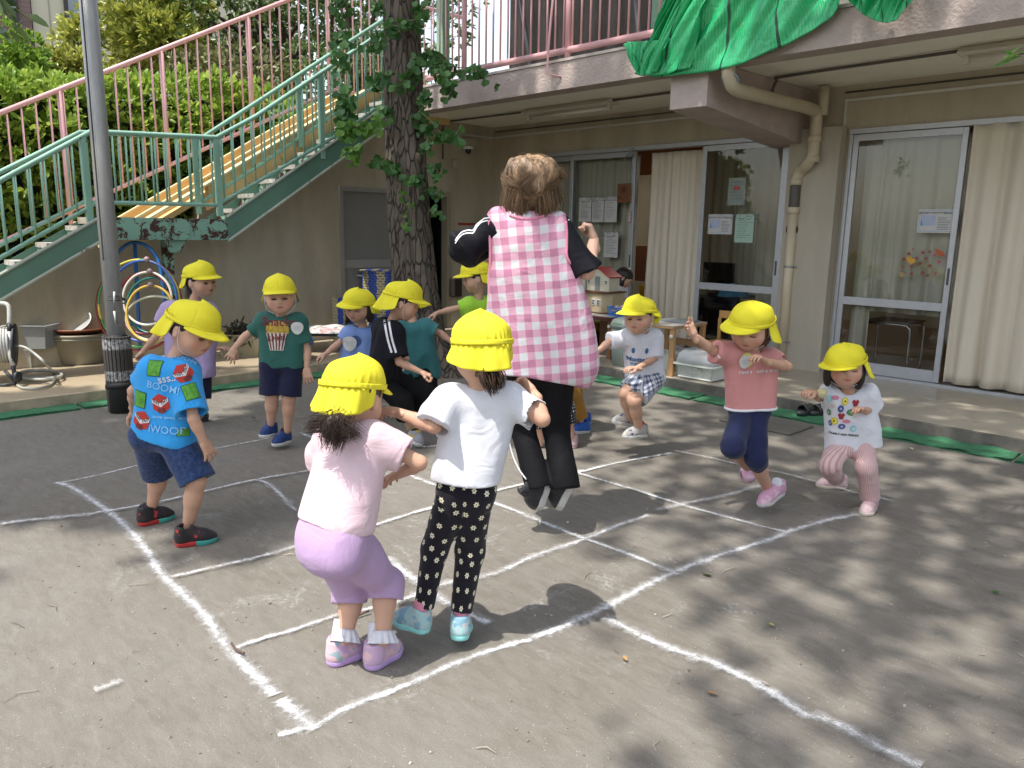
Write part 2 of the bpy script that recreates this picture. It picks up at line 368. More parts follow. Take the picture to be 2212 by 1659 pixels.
part('room_panel', M('orange wood panel', (.33, .13, .05), .5, .15, 4), build, lambda b: b.box((-7.4, 8.2, 2.05), (-5.0, 8.25, 2.6)))
part('room_panel', M('orange wood panel', (.33, .13, .05)), build, lambda b: b.box((-3.0, 7.8, 2.05), (-2.3, 7.85, 2.3)))
lampe = NT('fluorescent strip lit'); lampe.b.inputs['Emission Color'].default_value = (1, .98, .92, 1); lampe.b.inputs['Emission Strength'].default_value = 15
part('room_light', lampe.m, build, lambda b: (b.box((-6.9, 9.0, 2.2), (-5.7, 9.05, 2.235)), b.box((-7.1, 10.3, 2.2), (-5.9, 10.35, 2.235))))
# --- sliding doors
def yx(x, y): return onY(x, y, YW)[0]
def slide_door(x0, x1, yy, label, zt=ZD-.05, mid=.80):
    d = empty('sliding_door', (x0, yy, T), label, 'door'); s = .048
    def f(b):
        for xa in (x0, x1-s): b.box((xa, yy-.016, T+.03), (xa+s, yy+.016, zt), .003)
        b.box((x0+s, yy-.014, zt-.055), (x1-s, yy+.014, zt)); b.box((x0+s, yy-.014, mid-.035), (x1-s, yy+.014, mid+.035)); b.box((x0+s, yy-.014, T+.03), (x1-s, yy+.014, T+.13))
    part('frame', alu, d, f)
    part('pane', GLASS, d, lambda b: b.quad((x0+s, yy, mid+.03), (x1-s, yy, mid+.03), (x1-s, yy, zt-.05), (x0+s, yy, zt-.05)))
    part('pane', GLASS, d, lambda b: b.quad((x0+s, yy+.001, T+.12), (x1-s, yy+.001, T+.12), (x1-s, yy+.001, mid-.03), (x0+s, yy+.001, mid-.03)))
    part('handle', M('handle dark', (.05, .05, .05), .4), d, lambda b: b.box((x1-.034, yy-.019, .95), (x1-.016, yy-.0155, 1.09)))
    return d
XA, XB, XC, XD, XE2, XF = X0o+.03, yx(1233, 335), yx(1375, 325), yx(1408, 320), yx(1524, 310), X1o-.03
dA = slide_door(XA, XB+.05, YW+.05, 'far left sliding glass door behind the teacher, partly covered by paper')
dB = slide_door(XB, XC, YW+.012, 'sliding glass door with three notices and a wooden name board')
dD = slide_door(XE2-.02, XF, YW+.012, 'sliding glass door with television and blue bag visible inside')
dR = slide_door(X2o+.03, yx(2097, 262), YW+.012, 'right sliding glass door decorated with red maple leaves', mid=.76)
dframe = empty('door_frame', (-5.5, YW, T), 'grey metal track frame around the left row of sliding doors', 'door frame')
def dfm(b):
    b.box((X0o, YW-.03, ZD-.045), (X1o, YW+.09, ZD), .002); b.box((X0o, YW-.02, T), (X0o+.03, YW+.08, ZD-.046)); b.box((X1o-.03, YW-.02, T), (X1o, YW+.08, ZD-.046)); b.box((X0o+.031, YW-.03, T), (X1o-.031, YW+.09, T+.025))
part('track', alu, dframe, dfm)
df2 = empty('door_frame', (-2.5, YW, T), 'grey metal track frame around the right doorway', 'door frame')
def dfm2(b):
    b.box((X2o, YW-.03, ZD-.045), (2.6, YW+.09, ZD), .002); b.box((X2o, YW-.02, T), (X2o+.03, YW+.08, ZD-.046)); b.box((X2o+.031, YW-.03, T), (2.6, YW+.09, T+.025))
part('track', alu, df2, dfm2)
# --- curtains
curt = NT('cream curtain'); v = curt.coord('Object'); curt.color(curt.mix(curt.noise(v, 3, 3), (.56, .50, .40), (.64, .58, .475))); curt.set(Roughness=.9); curt.b.inputs['Sheen Weight'].default_value = .2; curt.bump(curt.noise(curt.coord('Object', (60, 60, 400)), 3, 2), .1, .002)
def curtain(x0, x1, y, z1, label, seed, zb=None, nf=9, amp=.035, zbf=None):
    R = np.random.RandomState(seed); ph = R.rand(3)*6
    zb = T+.05 if zb is None else zb; L = abs(x1-x0)
    def f(u, v_):
        z0 = zb if zbf is None else zbf(u)
        z = z1+(z0-z1)*v_; env = .45+.55*v_
        w_ = math.sin(u*nf*6.28+ph[0]+.7*math.sin(u*7+ph[1])+.5*v_)
        yy = y+amp*env*(w_+.35*math.sin(2*w_+u*31))+.012*math.sin(v_*5+u*9)
        xx = x0+(x1-x0)*u+.015*math.cos(u*nf*6.28+ph[0])*env
        return (xx, yy, z)
    b = MB(); b.grid(f, 110, 24); o = b.build('curtain', curt.m, None, True, origin=((x0+x1)/2, y, zb), solid=.002); return tag(o, label, 'curtain')
curtain(XA+.02, XB, YW+.14, 2.2, 'cream curtain behind the far left glass door', 1, nf=5)
curtain(XB, XC-.03, YW+.13, 2.2, 'cream curtain behind the glass door with three notices', 2, nf=6)
curtain(XD-.02, XE2+.02, YW+.04, 2.2, 'long cream curtain hanging in the open doorway beside the television', 3, nf=7, amp=.03)
curtain(onY(1512, 400, 8.15)[0], onY(1712, 400, 8.15)[0], 8.15, 2.5, 'cream curtain behind the glass door with the green paper', 4, nf=8, zb=.5)
curtain(X2o+.10, -2.05, YW+.12, 2.2, 'cream curtain draped over a bench behind the right glass door', 5, nf=6, amp=.03, zbf=lambda u: .17 if u < .16 else (.17+.5*min(1, (u-.16)/.04) if u < .8 else .67-.5*(u-.8)/.2))
curtain(-2.12, -.6, YW-.03, 2.24, 'long cream curtain bulging out of the right doorway', 6, nf=8, amp=.045)
# --- balcony railing, pink
pink = M('pink enamel', (.70, .40, .41), .4, .08, 6, .05, 60, dirt=.25, dirtcol=(.35, .16, .12), ds=12)
rail = empty('balcony_railing', (-5.5, YB+.06, 2.87), 'pink metal railing with thin bars along the balcony', 'railing')
yr = YB+.07
part('rail', pink, rail, lambda b: b.tube([(-7.1, yr, 2.955), (3.5, yr, 2.955)], .03, 12), True)
part('rail', pink, rail, lambda b: b.tube([(-7.1, yr, 3.85), (3.5, yr, 3.85)], .03, 12), True)
def one_bar():
    b = MB(); b.tube([(0, 0, 0), (0, 0, .87)], .0095, 8); return b
proto = one_bar().build('baluster', pink, rail, True, origin=None)
proto.data.transform(Matrix.Translation(Vector(wloc(rail))))
xs = np.arange(-7.0, -3.0, .105)
for i, x in enumerate(xs):
    o = proto if i == 0 else proto.copy()
    if i: C.objects.link(o); o.parent = rail
    o.location = Vector((x, yr, 2.97))-rail.location
for x in (onY(1003, 80, yr)[0], onY(1227, 90, yr)[0], onY(1503, 40, yr)[0]):
    part('post', pink, rail, lambda b: b.tube([(x, yr-.001, 2.872), (x, yr-.001, 3.85)], .028, 12), True)
brk = empty('railing_brace', (0, 0, 0))
bpt = [onY(1196, -20, YB-.07), onY(1187, 75, YB-.07), onY(1181, 158, YB-.07), onY(1211, 166, YB-.01)]
brk.location = tuple(bpt[-1]); tag(brk, 'thin bent pink steel brace hanging below the balcony railing', 'bracket')
part('rod', pink, brk, lambda b: b.tube(bpt, .011, 8), True)
# upper-floor clutter seen through the railing
pg = M('pale green paint', (.22, .36, .26), .5, .15, 8, dirt=.3, dirtcol=(.15, .17, .13))
for a, c_ in ((957, 'pale green steel column behind the balcony railing, beside the ginkgo trunk'), (1424, 'pale green steel column behind the railing next to the navy sheet')):
    x = onY(a, 60, 6.3)[0]; o = MB().box((x-.06, 6.24, 2.84), (x+.06, 6.36, 5.4), .01).build('steel_column', pg, None, origin=(x, 6.3, 2.84)); tag(o, c_, 'column')
def sheet(x0, x1, y, z0, z1, mat, name, label, cat, nf, amp, seed):
    b = MB(); b.grid(lambda u, v_: (x0+(x1-x0)*u, y+amp*math.sin(u*nf*6.28+seed)+.5*amp*math.sin(u*nf*15+v_*3), z0+(z1-z0)*v_), 80, 8); o = b.build(name, mat, None, True, origin=((x0+x1)/2, y, z0), solid=.004); return tag(o, label, cat)
sheet(onY(1100, 60, 6.6)[0], onY(1400, 60, 6.6)[0], 6.6, 2.86, 4.6, M('brown tarp', (.10, .085, .075), .75, .2, 4, .3, 20), 'tarp', 'dark grey-brown tarpaulin hanging behind the balcony railing', 'tarp', 6, .03, 0)
sheet(onY(1398, 40, 6.5)[0], onY(1500, 40, 6.5)[0], 6.5, 2.86, 4.6, M('navy sheet', (.012, .02, .08), .8, .2, 4), 'navy_sheet', 'navy blue sheet hanging on the balcony beside the green netting', 'cloth', 3, .02, 2)
gp = M('grey steel', (.22, .22, .24), .4, .1, 9, metal=.5)
for (a, b_, c_) in (((1120, -30), (1152, 140), 'grey pole leaning on the tarpaulin, left'), ((1372, -30), (1386, 95), 'grey pole leaning on the tarpaulin, near the green netting')):
    p, q = onY(*a, 6.1), onY(*b_, 6.1); q[2] = 2.86; o = MB().tube([q, p], .022, 8).build('leaning_pole', gp, None, True, origin=q); tag(o, c_, 'pole')
# --- green netting over the railing
net = NT('green netting'); v = net.coord('Object'); uv = net.attr('uvw'); su = net.n('ShaderNodeSeparateXYZ'); net.l(uv.outputs['Vector'], su.inputs[0])
rib = net.math('SINE', net.math('MULTIPLY', su.outputs[0], 520.)); seam = net.math('GREATER_THAN', net.math('SINE', net.math('MULTIPLY', su.outputs[0], 24.)), .992)
cn = net.mix(net.ramp(rib, -1, 1), (.0, .24, .065), (.015, .40, .14)); cn = net.mix(net.ramp(net.noise(v, 5, 4), .35, .7), cn, (.04, .48, .19)); cn = net.mix(seam, cn, (.0, .05, .03)); net.color(cn)
net.set(Roughness=.36); net.b.inputs['Specular IOR Level'].default_value = .7; nb = net.bump(rib, .25, .004); net.bump(net.noise(v, 9, 5, .6, 1.), .5, .02, nb)
netg = empty('netting', onY(1600, 80, YB-.1), 'bright green plastic netting draped over the balcony edge', 'netting')
def drape(top, bot, nf, amp, seed, y0, ww=1.):
    top = smooth_path([onY(*p, y0) for p in top], 5); bot = smooth_path([onY(*p, y0) for p in bot], 5)
    def samp(P, u): x = u*(len(P)-1); i = min(int(x), len(P)-2); return P[i]*(1-(x-i))+P[i+1]*(x-i)
    def f(u, v_):
        p = samp(top, u)*(1-v_)+samp(bot, u)*v_
        q = u*nf*6.28+seed+2.2*v_; d = amp*(math.sin(q)+.5*math.sin(2.3*q+v_*4)+.25*math.sin(5*q+9*v_))*(.35+.65*math.sin(math.pi*min(1, v_*1.0+.05)))
        return p+np.array([0, -abs(amp)*1.2+d, .0])
    return f
for k, (tp, bt, nf, am, sd_) in enumerate([
    ([(1490, -60), (1600, -70), (1720, -70), (1850, -60)], [(1420, 170), (1530, 158), (1640, 130), (1790, 50), (1838, -20)], 2.4, .05, 1.),
    ([(1490, -60), (1497, -55), (1520, -60), (1560, -60)], [(1384, 163), (1400, 166), (1440, 164), (1500, 150)], 2.2, .05, 3.),
    ([(1350, 97), (1370, 92), (1410, 90), (1455, 84)], [(1382, 160), (1388, 164), (1402, 163), (1425, 155)], 2.6, .03, .4),
    ([(1838, -70), (1880, -70), (1950, -70), (2010, -70)], [(1842, 5), (1875, 36), (1930, 52), (1990, -5)], 3.6, .05, 2.)]):
    part('drape', net.m, netg, lambda b: b.grid(drape(tp, bt, nf, am, sd_, YB-.03-.035*k), 90, 40), True, solid=.003)
# --- lamps, conduits, pipes under the balcony
lampw = M('lamp white', (.62, .58, .5), .45, .03, 5); tubew = M('lamp tube', (.75, .72, .66), .3, .02)
def lamp(a, b_, label):
    p = G(*a, 2.6); q = G(*b_, 2.6); y = (p[1]+q[1])/2; e = empty('fluorescent_lamp', ((p[0]+q[0])/2, y, 2.6), label, 'lamp', 'fluorescent lamps under the balcony')
    def f(b):
        x0, x1 = p[0], q[0]; b.add([(x0, y-.04, 2.658), (x1, y-.04, 2.658), (x1, y+.04, 2.658), (x0, y+.04, 2.658), (x0, y-.1, 2.61), (x1, y-.1, 2.61), (x1, y+.1, 2.61), (x0, y+.1, 2.61), (x0, y-.06, 2.6), (x1, y-.06, 2.6), (x1, y+.06, 2.6), (x0, y+.06, 2.6)],
            [(0, 1, 5, 4), (3, 7, 6, 2), (0, 4, 7, 3), (1, 2, 6, 5), (4, 5, 9, 8), (7, 11, 10, 6), (8, 9, 10, 11), (4, 8, 11, 7), (5, 6, 10, 9)])
        b.box((x0+.02, y-.025, 2.545), (x0+.06, y+.025, 2.6)); b.box((x1-.06, y-.025, 2.545), (x1-.02, y+.025, 2.6))
    part('housing', lampw, e, f); part('tube', tubew, e, lambda b: b.tube([(p[0]+.06, y, 2.57), (q[0]-.06, y, 2.57)], .016, 10), True)
    return p, q, y
lp, lq, ly = lamp((1140, 250), (1322, 225), 'long fluorescent lamp under the balcony left of the concrete bracket')
lp2, lq2, ly2 = lamp((2085, 128), (2420, 70), 'fluorescent lamp under the balcony at the right edge')
dark = M('dark conduit', (.09, .08, .07), .6, .2, 8); cream = M('cream pipe', (.50, .43, .31), .45, .06, 4, dirt=.2, dirtcol=(.3, .24, .15)); steel = M('steel', (.3, .3, .3), .4, .1, metal=.6)
def thing_tube(name, P, r, mat, label, cat, sm=5, n=10):
    Q = smooth_path(P, sm) if sm else np.asarray(P, float); o = MB().tube(Q, r, n).build(name, mat, None, True, origin=Q[0]); return tag(o, label, cat)
zc = 2.64
pz = onX(984, 343, XL+.02)
thing_tube('conduit', [lp+[0, 0, .04]*1 if False else np.array([lp[0], ly, zc]), np.array([XL+.05, ly-.05, zc]), np.array([XL+.02, ly-.05, 2.55]), np.array([XL+.02, ly-.05, 2.2])], .011, dark, 'dark conduit running from the left lamp down the end wall', 'conduit', 0)
thing_tube('conduit', [np.array([lq[0], ly, zc]), np.array([-3.86, ly, zc])], .012, dark, 'dark conduit between the left lamp and the concrete bracket', 'conduit', 0)
thing_tube('conduit', [np.array([lp2[0], ly2, zc]), np.array([-3.3, ly2+.05, zc]), np.array([-3.45, ly2+.1, zc-.02]), np.array([-3.5, ly2+.1, 2.45])], .012, dark, 'dark conduit leading to the right lamp', 'conduit', 6)
wt = M('white trim', (.55, .55, .5), .5, .04)
tr_ = empty('cable_trunking', (-5, YW, 2.5), 'thin white cable trunking along the top of the left facade', 'trunking')
part('strip', wt, tr_, lambda b: (b.box((XL+.005, YW-.02, 2.52), (-3.87, YW-.001, 2.542)), b.box((XL+.002, 6.45, 2.515), (XL+.02, YW-.021, 2.537)), b.box((XL+.002, 6.45, 2.42), (XL+.02, 6.47, 2.515))))
tr2 = empty('cable_trunking', (-2, YW, 2.5), 'thin white cable trunking above the right doorway', 'trunking')
part('strip', wt, tr2, lambda b: (b.box((-3.19, YW-.02, 2.52), (3, YW-.001, 2.542)), b.box((-3.19, YW-.02, 2.08), (-3.17, YW-.001, 2.52))))
dl = thing_tube('joint_strip', [(-7.8, YW-.01, 2.6), (-3.9, YW-.01, 2.6)], .008, dark, 'dark cable line along the left ceiling edge', 'cable', 0)
dl = thing_tube('joint_strip', [(-3.2, YW-.01, 2.6), (3.5, YW-.01, 2.6)], .008, dark, 'dark cable line along the right ceiling edge', 'cable', 0)
# rain pipe
pipe = empty('drain_pipe', (-3.4, YW-.1, T), 'cream drain pipe running under the balcony and down the pilaster', 'pipe')
zp = 2.44; px_ = -3.36; yp = YW-.2
part('pipe_run', cream, pipe, lambda b: b.tube(smooth_path([(px_+.02, YB-.02, 2.62), (px_+.02, YB+.0, 2.52), (px_+.02, YB+.1, zp), (px_, YB+.4, zp), (px_, 6.2, zp), (px_, yp-.12, zp), (px_, yp, zp-.05), (px_, yp, zp-.3), (px_, yp-.01, 2.05), (px_-.05, yp, 1.98), (px_-.13, yp+.05, 1.93), (px_-.17, yp+.06, 1.86), (px_-.17, yp+.06, 1.8)], 6), .052, 16), True)
part('downpipe', cream, pipe, lambda b: b.tube([(px_-.17, yp+.06, 1.6), (px_-.17, yp+.06, T)], .045, 16), True)
part('flexible_joint', dark, pipe, lambda b: b.lathe([(.052 if i % 2 else .046, 1.6+i*.0125) for i in range(17)], (px_-.17, yp+.06, 0), 20), True)
for z, x_, y_, r_ in ((2.2, px_, yp, .05), (2.02, px_, yp, .05), (1.83, px_-.17, yp+.06, .047), (1.57, px_-.17, yp+.06, .047)): part('collar', cream, pipe, lambda b: b.lathe([(r_, z-.03), (r_+.01, z-.028), (r_+.01, z+.028), (r_, z+.03)], (x_, y_, 0), 20), True)

def cl2(b):
    for z in (1.05, .33): b.lathe([(.046, z-.008), (.05, z-.008), (.05, z+.008), (.046, z+.008)], (px_-.17, yp+.06, 0), 20); b.box((px_-.13, yp+.05, z-.006), (px_-.1, YW-.13, z+.006))
part('clamp', steel, pipe, cl2, True)
part('stub', cream, pipe, lambda b: b.tube([(px_+.03, yp+.04, 2.65), (px_+.03, yp+.04, 2.4)], .05, 14), True)
part('tie', M('light blue cord', (.2, .35, .42), .6), pipe, lambda b: b.tube(circle((px_+.02, YB+.02, 2.5), .065, (1, 0, 0), nrm((0, .8, -.6)), 24), .006, 6, closed=True), True)
o = MB().lathe([(0, .02), (.05, .02), (.058, .012), (.06, 0)], onY(1711, 496, YW-.131), 24, (0, -1, 0)).build('wall_vent', M('rust vent', (.05, .03, .025), .7, .3, 40), None, True, origin=onY(1711, 496, YW-.13)); tag(o, 'small round dark vent on the pilaster left of the drain pipe', 'vent')

# ================================================================== END WALL (left)
wl = empty('end_wall', (XL, 3, T), 'cream rendered wall under the green staircase', 'wall')
def S_(x, y, X0=-7.2): return onX(x, y, X0)
s_l0, s_l1 = S_(0, 592), S_(212, 471); s_r0, s_r1 = S_(488, 469), S_(740, 292)
sl_r = (s_r1-s_r0)/(s_r1[1]-s_r0[1]); sl_l = (s_l1-s_l0)/(s_l1[1]-s_l0[1])
TOPR = s_r0+sl_r*(5.5-s_r0[1]); BOTL = s_l1+sl_l*(-.0-s_l1[1])
def wallz(y):   # wall top just under the slide
    if y < s_l1[1]+.02: return max(.15, s_l0[2]+sl_l[2]*(y-s_l0[1])-.10)
    if y < s_r0[1]+.01: return s_l1[2]-.03
    return max(.2, min(2.66, (TOPR[2]-.35)+(y-5.5)*.47))
yd0, yd1 = onX(735, 560, XL)[1], onX(890, 560, XL)[1]; ye0, ye1 = yd1+.03, onX(972, 560, XL)[1]; zdr = onX(735, 402, XL)[2]
def wlb(b):
    ys = [-4, 0, 1, s_l1[1], s_l1[1]+.03, s_r0[1], s_r0[1]+.03, 4, yd0]
    def col(y0, y1, z0a=T, z0b=T, full=False):
        za, zb = (2.66, 2.66) if full else (wallz(y0), wallz(y1))
        b.add([(XL, y0, z0a), (XL, y1, z0b), (XL, y1, zb), (XL, y0, za), (XL-.15, y0, z0a), (XL-.15, y1, z0b), (XL-.15, y1, zb), (XL-.15, y0, za)], [(0, 1, 2, 3), (4, 7, 6, 5), (3, 2, 6, 7), (0, 3, 7, 4), (1, 5, 6, 2), (0, 4, 5, 1)])
    for i in range(len(ys)-1): col(ys[i], ys[i+1])
    col(yd0, 5.5, zdr, zdr); col(5.5, ye1, zdr, zdr, True); col(ye1, YW, T, T, True)
part('wall_face', stucco, wl, wlb)
gd = M('grey door paint', (.21, .205, .19), .5, .04, 4); gd2 = M('grey door frame', (.27, .265, .245), .5, .04, 4)
dg = empty('grey_door', (XL, yd0, T), 'plain grey metal door in the wall behind the ginkgo trunk', 'door')
part('panel', gd, dg, lambda b: (b.box((XL-.06, yd0+.05, T+.02), (XL-.04, yd1-.05, .88)), b.box((XL-.06, yd0+.05, .98), (XL-.04, yd1-.05, zdr-.05))))
part('frame', gd2, dg, lambda b: (b.box((XL-.07, yd0, T), (XL+.015, yd0+.05, zdr+.0)), b.box((XL-.07, yd1-.05, T), (XL+.015, yd1, zdr)), b.box((XL-.07, yd0+.05, zdr-.05), (XL+.015, yd1-.05, zdr)), b.box((XL-.07, yd0+.05, .88), (XL-.025, yd1-.05, .98))))
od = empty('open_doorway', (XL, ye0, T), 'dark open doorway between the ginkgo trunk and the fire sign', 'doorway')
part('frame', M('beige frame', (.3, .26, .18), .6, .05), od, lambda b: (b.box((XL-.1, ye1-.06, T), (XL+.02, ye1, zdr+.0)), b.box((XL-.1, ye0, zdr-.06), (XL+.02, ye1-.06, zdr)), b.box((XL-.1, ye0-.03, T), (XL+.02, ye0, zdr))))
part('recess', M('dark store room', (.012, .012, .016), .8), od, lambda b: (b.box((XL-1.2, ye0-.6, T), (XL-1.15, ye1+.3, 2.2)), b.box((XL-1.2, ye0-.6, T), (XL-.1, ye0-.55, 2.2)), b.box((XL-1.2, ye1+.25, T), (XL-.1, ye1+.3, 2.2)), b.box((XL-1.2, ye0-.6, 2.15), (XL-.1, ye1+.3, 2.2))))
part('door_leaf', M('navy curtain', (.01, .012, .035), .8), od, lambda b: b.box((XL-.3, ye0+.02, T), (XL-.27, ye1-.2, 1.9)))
# security camera
cb = onX(1012, 308, XL+.06); sc_ = empty('security_camera', cb, 'white dome security camera on the end wall', 'security camera')
part('mounting_box', stucco2, sc_, lambda b: b.box(cb+[-.06, -.08, -.045], cb+[.07, .08, .045], .005))
part('housing', M('cam white', (.7, .7, .68), .3), sc_, lambda b: b.lathe([(.02, -.045), (.07, -.047), (.068, -.066), (.062, -.068), (.062, -.078), (.05, -.082), (0, -.082)], cb, 24), True)
part('lens_dome', M('cam black', (.01, .01, .012), .1), sc_, lambda b: b.lathe([(.036, -.082), (.036, -.105), (.028, -.125), (.012, -.138), (0, -.14)], cb, 24), True)
jb = onX(985, 354, XL+.03); o = MB().box(jb+[-.03, -.045, -.05], jb+[.03, .045, .05], .006).build('junction_box', stucco2, None, origin=jb); tag(o, 'small beige junction box below the vertical conduit', 'junction box')
red = M('red sign', (.22, .012, .02), .5, .05); whp = M('white print', (.75, .7, .68), .6, .02)
fs = onX(1069.5, 435, XL+.012); sg = empty('fire_sign', fs, 'tall narrow red fire extinguisher sign with white characters', 'sign')
part('board', red, sg, lambda b: b.box(fs+[-.01, -.034, -.12], fs+[.0, .034, .12], .002))
for i, ch in enumerate('消火器'): flat_text('lettering', ch, .058, fs+[.003, 0, .075-.062*i], (0, 1, 0), (0, 0, 1), whp, sg)
part('arrow', whp, sg, lambda b: b.add([fs+[.003, y, z] for y, z in ((-.018, -.09), (.018, -.09), (0, -.108), (-.01, -.082), (.01, -.082))], [(0, 2, 1), (0, 1, 4, 3)]))
rt = onX(1010, 484, XL+.008); o = MB().box(rt+[-.004, -.16, -.014], rt+[0, .16, .014]).build('red_tape', M('red tape', (.3, .03, .015), .6, .5, 30), None, origin=rt); tag(o, 'strip of worn red tape on the wall left of the teacher', 'tape')
# ================================================================== STAIRS, SLIDE, FENCE
def peel(name, base, rust, amt, bs=7):
    t = NT(name); v = t.coord('Object'); n1 = t.noise(v, bs, 7, .72, .6); m_ = t.ramp(n1, amt, amt+.025); n3 = t.ramp(t.noise(v, 2.2, 4), .3, .7)
    c = t.mix(n3, tuple(x*.85 for x in base), tuple(x*1.12 for x in base)); rr = t.mix(t.noise(v, 40, 3), rust, tuple(x*.35 for x in rust)); t.color(t.mix(m_, c, rr))
    t.set(Roughness=.55); t.bump(m_, -.5, .006); return t.m
gbase = (.22, .40, .31)
GRN = peel('green rail paint', gbase, (.12, .05, .03), .63, 14); GRUST = peel('flaking green paint', gbase, (.08, .022, .014), .50, 9); GST = peel('green stringer paint', (.105, .21, .155), (.1, .05, .03), .67, 5)
stair = empty('staircase', (-7.2, 3.0, 0), 'green painted metal staircase with landing and rusty edges', 'staircase')
XN, XFR = -7.2, -7.62
def beam_quad(b, p0, p1, q1, q0, th=.03):   # p: top edge, q: bottom edge, in plane X=const
    V = [np.array(p) for p in (p0, p1, q1, q0)]; W = [p+np.array([-th, 0, 0]) for p in V]
    b.add(V+W, [(0, 1, 2, 3), (4, 7, 6, 5), (0, 4, 5, 1), (1, 5, 6, 2), (2, 6, 7, 3), (3, 7, 4, 0)])
dn = np.array([0, 0, 1.])
RT0, RT1 = s_r0, TOPR; LT1, LT0 = s_l1, BOTL
rb0, rb1 = S_(495, 518), S_(790, 302); hr = float(np.interp(rb0[1], [s_r0[1], s_r1[1]], [s_r0[2], s_r1[2]])-rb0[2]); hr = max(.16, min(.3, hr))
lb0, lb1 = S_(0, 645), S_(215, 522); hl = float(np.mean([np.interp(p[1], [s_l0[1], s_l1[1]], [s_l0[2], s_l1[2]])-p[2] for p in (lb0, lb1)])); hl = max(.12, min(.3, hl))
for xo in (0, XFR-XN+.03):
    o_ = np.array([xo, 0, 0])
    part('stringer', GST, stair, lambda b: beam_quad(b, RT0+o_, RT1+o_, RT1-dn*hr+o_, RT0-dn*hr+o_))
    part('stringer', GST, stair, lambda b: beam_quad(b, LT0+o_, LT1+o_, LT1-dn*hl+o_, LT0-dn*hl+o_))
def lipf(b):
    for a, c_ in ((RT0, RT1), (LT0, LT1)):
        for h_ in (0, hr if a is RT0 else hl): b.tube([a+[.012, 0, .0-h_], c_+[.012, 0, -h_]], .014, 6)
part('edge_strip', peel('pale edge paint', (.42, .45, .38), (.2, .16, .12), .6, 14), stair, lipf)
lz = S_(350, 471)[2]; y_l0, y_l1 = s_l1[1], s_r0[1]; lzb = S_(380, 516)[2]
part('landing_beam', GRUST, stair, lambda b: (b.box((XN-.02, y_l0, lzb), (XN+.006, y_l1+.01, lz)), b.box((XFR, y_l0, lzb), (XFR+.02, y_l1, lz-.01)), b.box((XN-.02, y_l0, lzb-.008), (XN+.03, y_l1, lzb+.004))))
part('landing_floor', M('landing concrete', (.35, .31, .25), .9, .25, 9, .4, 40, dirt=.5), stair, lambda b: b.box((XFR+.02, y_l0-.05, lz-.06), (XN-.02, y_l1+.05, lz-.005)))
pp = onX(363, 560, -7.42)
part('post', GRUST, stair, lambda b: (b.box((-7.46, pp[1]-.045, T), (-7.4, pp[1]+.045, lzb)), b.box((-7.46, pp[1]-.07, lzb-.2), (-7.19, pp[1]+.08, lzb-.001)) if False else b.box((XN-.05, pp[1]-.12, lzb), (XN+.02, pp[1]+.12, lz-.01)), b.add([(-7.23, pp[1]-.11, lzb), (-7.23, pp[1]+.11, lzb), (-7.23, pp[1]+.05, lzb-.12), (-7.23, pp[1]-.05, lzb-.12), (-7.4, pp[1]-.05, lzb-.001), (-7.4, pp[1]+.05, lzb-.001)], [(0, 3, 2, 1), (0, 4, 3), (1, 2, 5), (2, 3, 4, 5)])))
trd = M('tread concrete', (.40, .38, .34), .9, .35, 30, .5, 60, dirt=.4)
n_r = 10; n_l = 9
for (a, c_, n_, nm) in ((RT0, RT1, n_r, 1), (LT0, LT1, n_l, 0)):
    for i in range(n_):
        y = a[1]+(c_[1]-a[1])*(i+.35)/n_; z = a[2]+(c_[2]-a[2])*(i+.75)/n_-.03
        dy = (c_[1]-a[1])/n_
        part('tread', trd, stair, lambda b: b.box((XFR+.035, y, z-.04), (XN-.035, y+dy+.02, z)))
        part('riser', GRUST, stair, lambda b: b.box((XFR+.035, y+.01, z-.15), (XN-.035, y+.02, z-.04)))
def railing(root, mat, X0, top, bot, sp, r_t=.021, r_b=.017, r_p=.009, posts=(), rp=.03):
    tp = np.array([onX(*p, X0) for p in top]); bt = np.array([onX(*p, X0) for p in bot])
    part('handrail', mat, root, lambda b: b.tube(tp, r_t, 10), True); part('lower_rail', mat, root, lambda b: b.tube(bt, r_b, 8), True)
    y0, y1 = max(tp[0][1], bt[0][1]), min(tp[-1][1], bt[-1][1]); y = y0+sp*.4
    while y < y1:
        zt = np.interp(y, tp[:, 1], tp[:, 2]); zb = np.interp(y, bt[:, 1], bt[:, 2])
        part('baluster', mat, root, lambda b: b.tube([(X0, y, zb), (X0, y, zt)], r_p, 7), True); y += sp
    for (px, z_ext) in posts:
        yy = px; zt = np.interp(yy, tp[:, 1], tp[:, 2]); zb = np.interp(yy, bt[:, 1], bt[:, 2])-z_ext
        part('newel', mat, root, lambda b: b.box((X0-rp, yy-rp, zb), (X0+rp*.6, yy+rp, zt-.01), .004))
XN_ = XN
railing(stair, GRN, XN_, [(-80, 434), (0, 390), (100, 336), (196, 284), (467, 297), (553, 251), (798, 88), (850, 52)], [(-80, 606), (0, 557), (196, 446), (212, 437), (467, 443), (553, 395), (740, 285), (808, 238), (860, 205)], .105,
        posts=((onX(180, 300, XN_)[1], .12), (onX(467, 300, XN_)[1], .12), (onX(693, 200, XN_)[1], .15)), rp=.026)
railing(stair, GRN, XFR, [(-80, 415), (0, 372), (90, 328), (172, 286), (439, 296), (553, 222), (783, 72), (850, 28)], [(-80, 575), (5, 527), (180, 437), (195, 437), (430, 440), (553, 362), (820, 180), (860, 155)], .105,
        posts=((onX(421, 310, XFR)[1], .1), (onX(645, 200, XFR)[1], .1)), rp=.024)
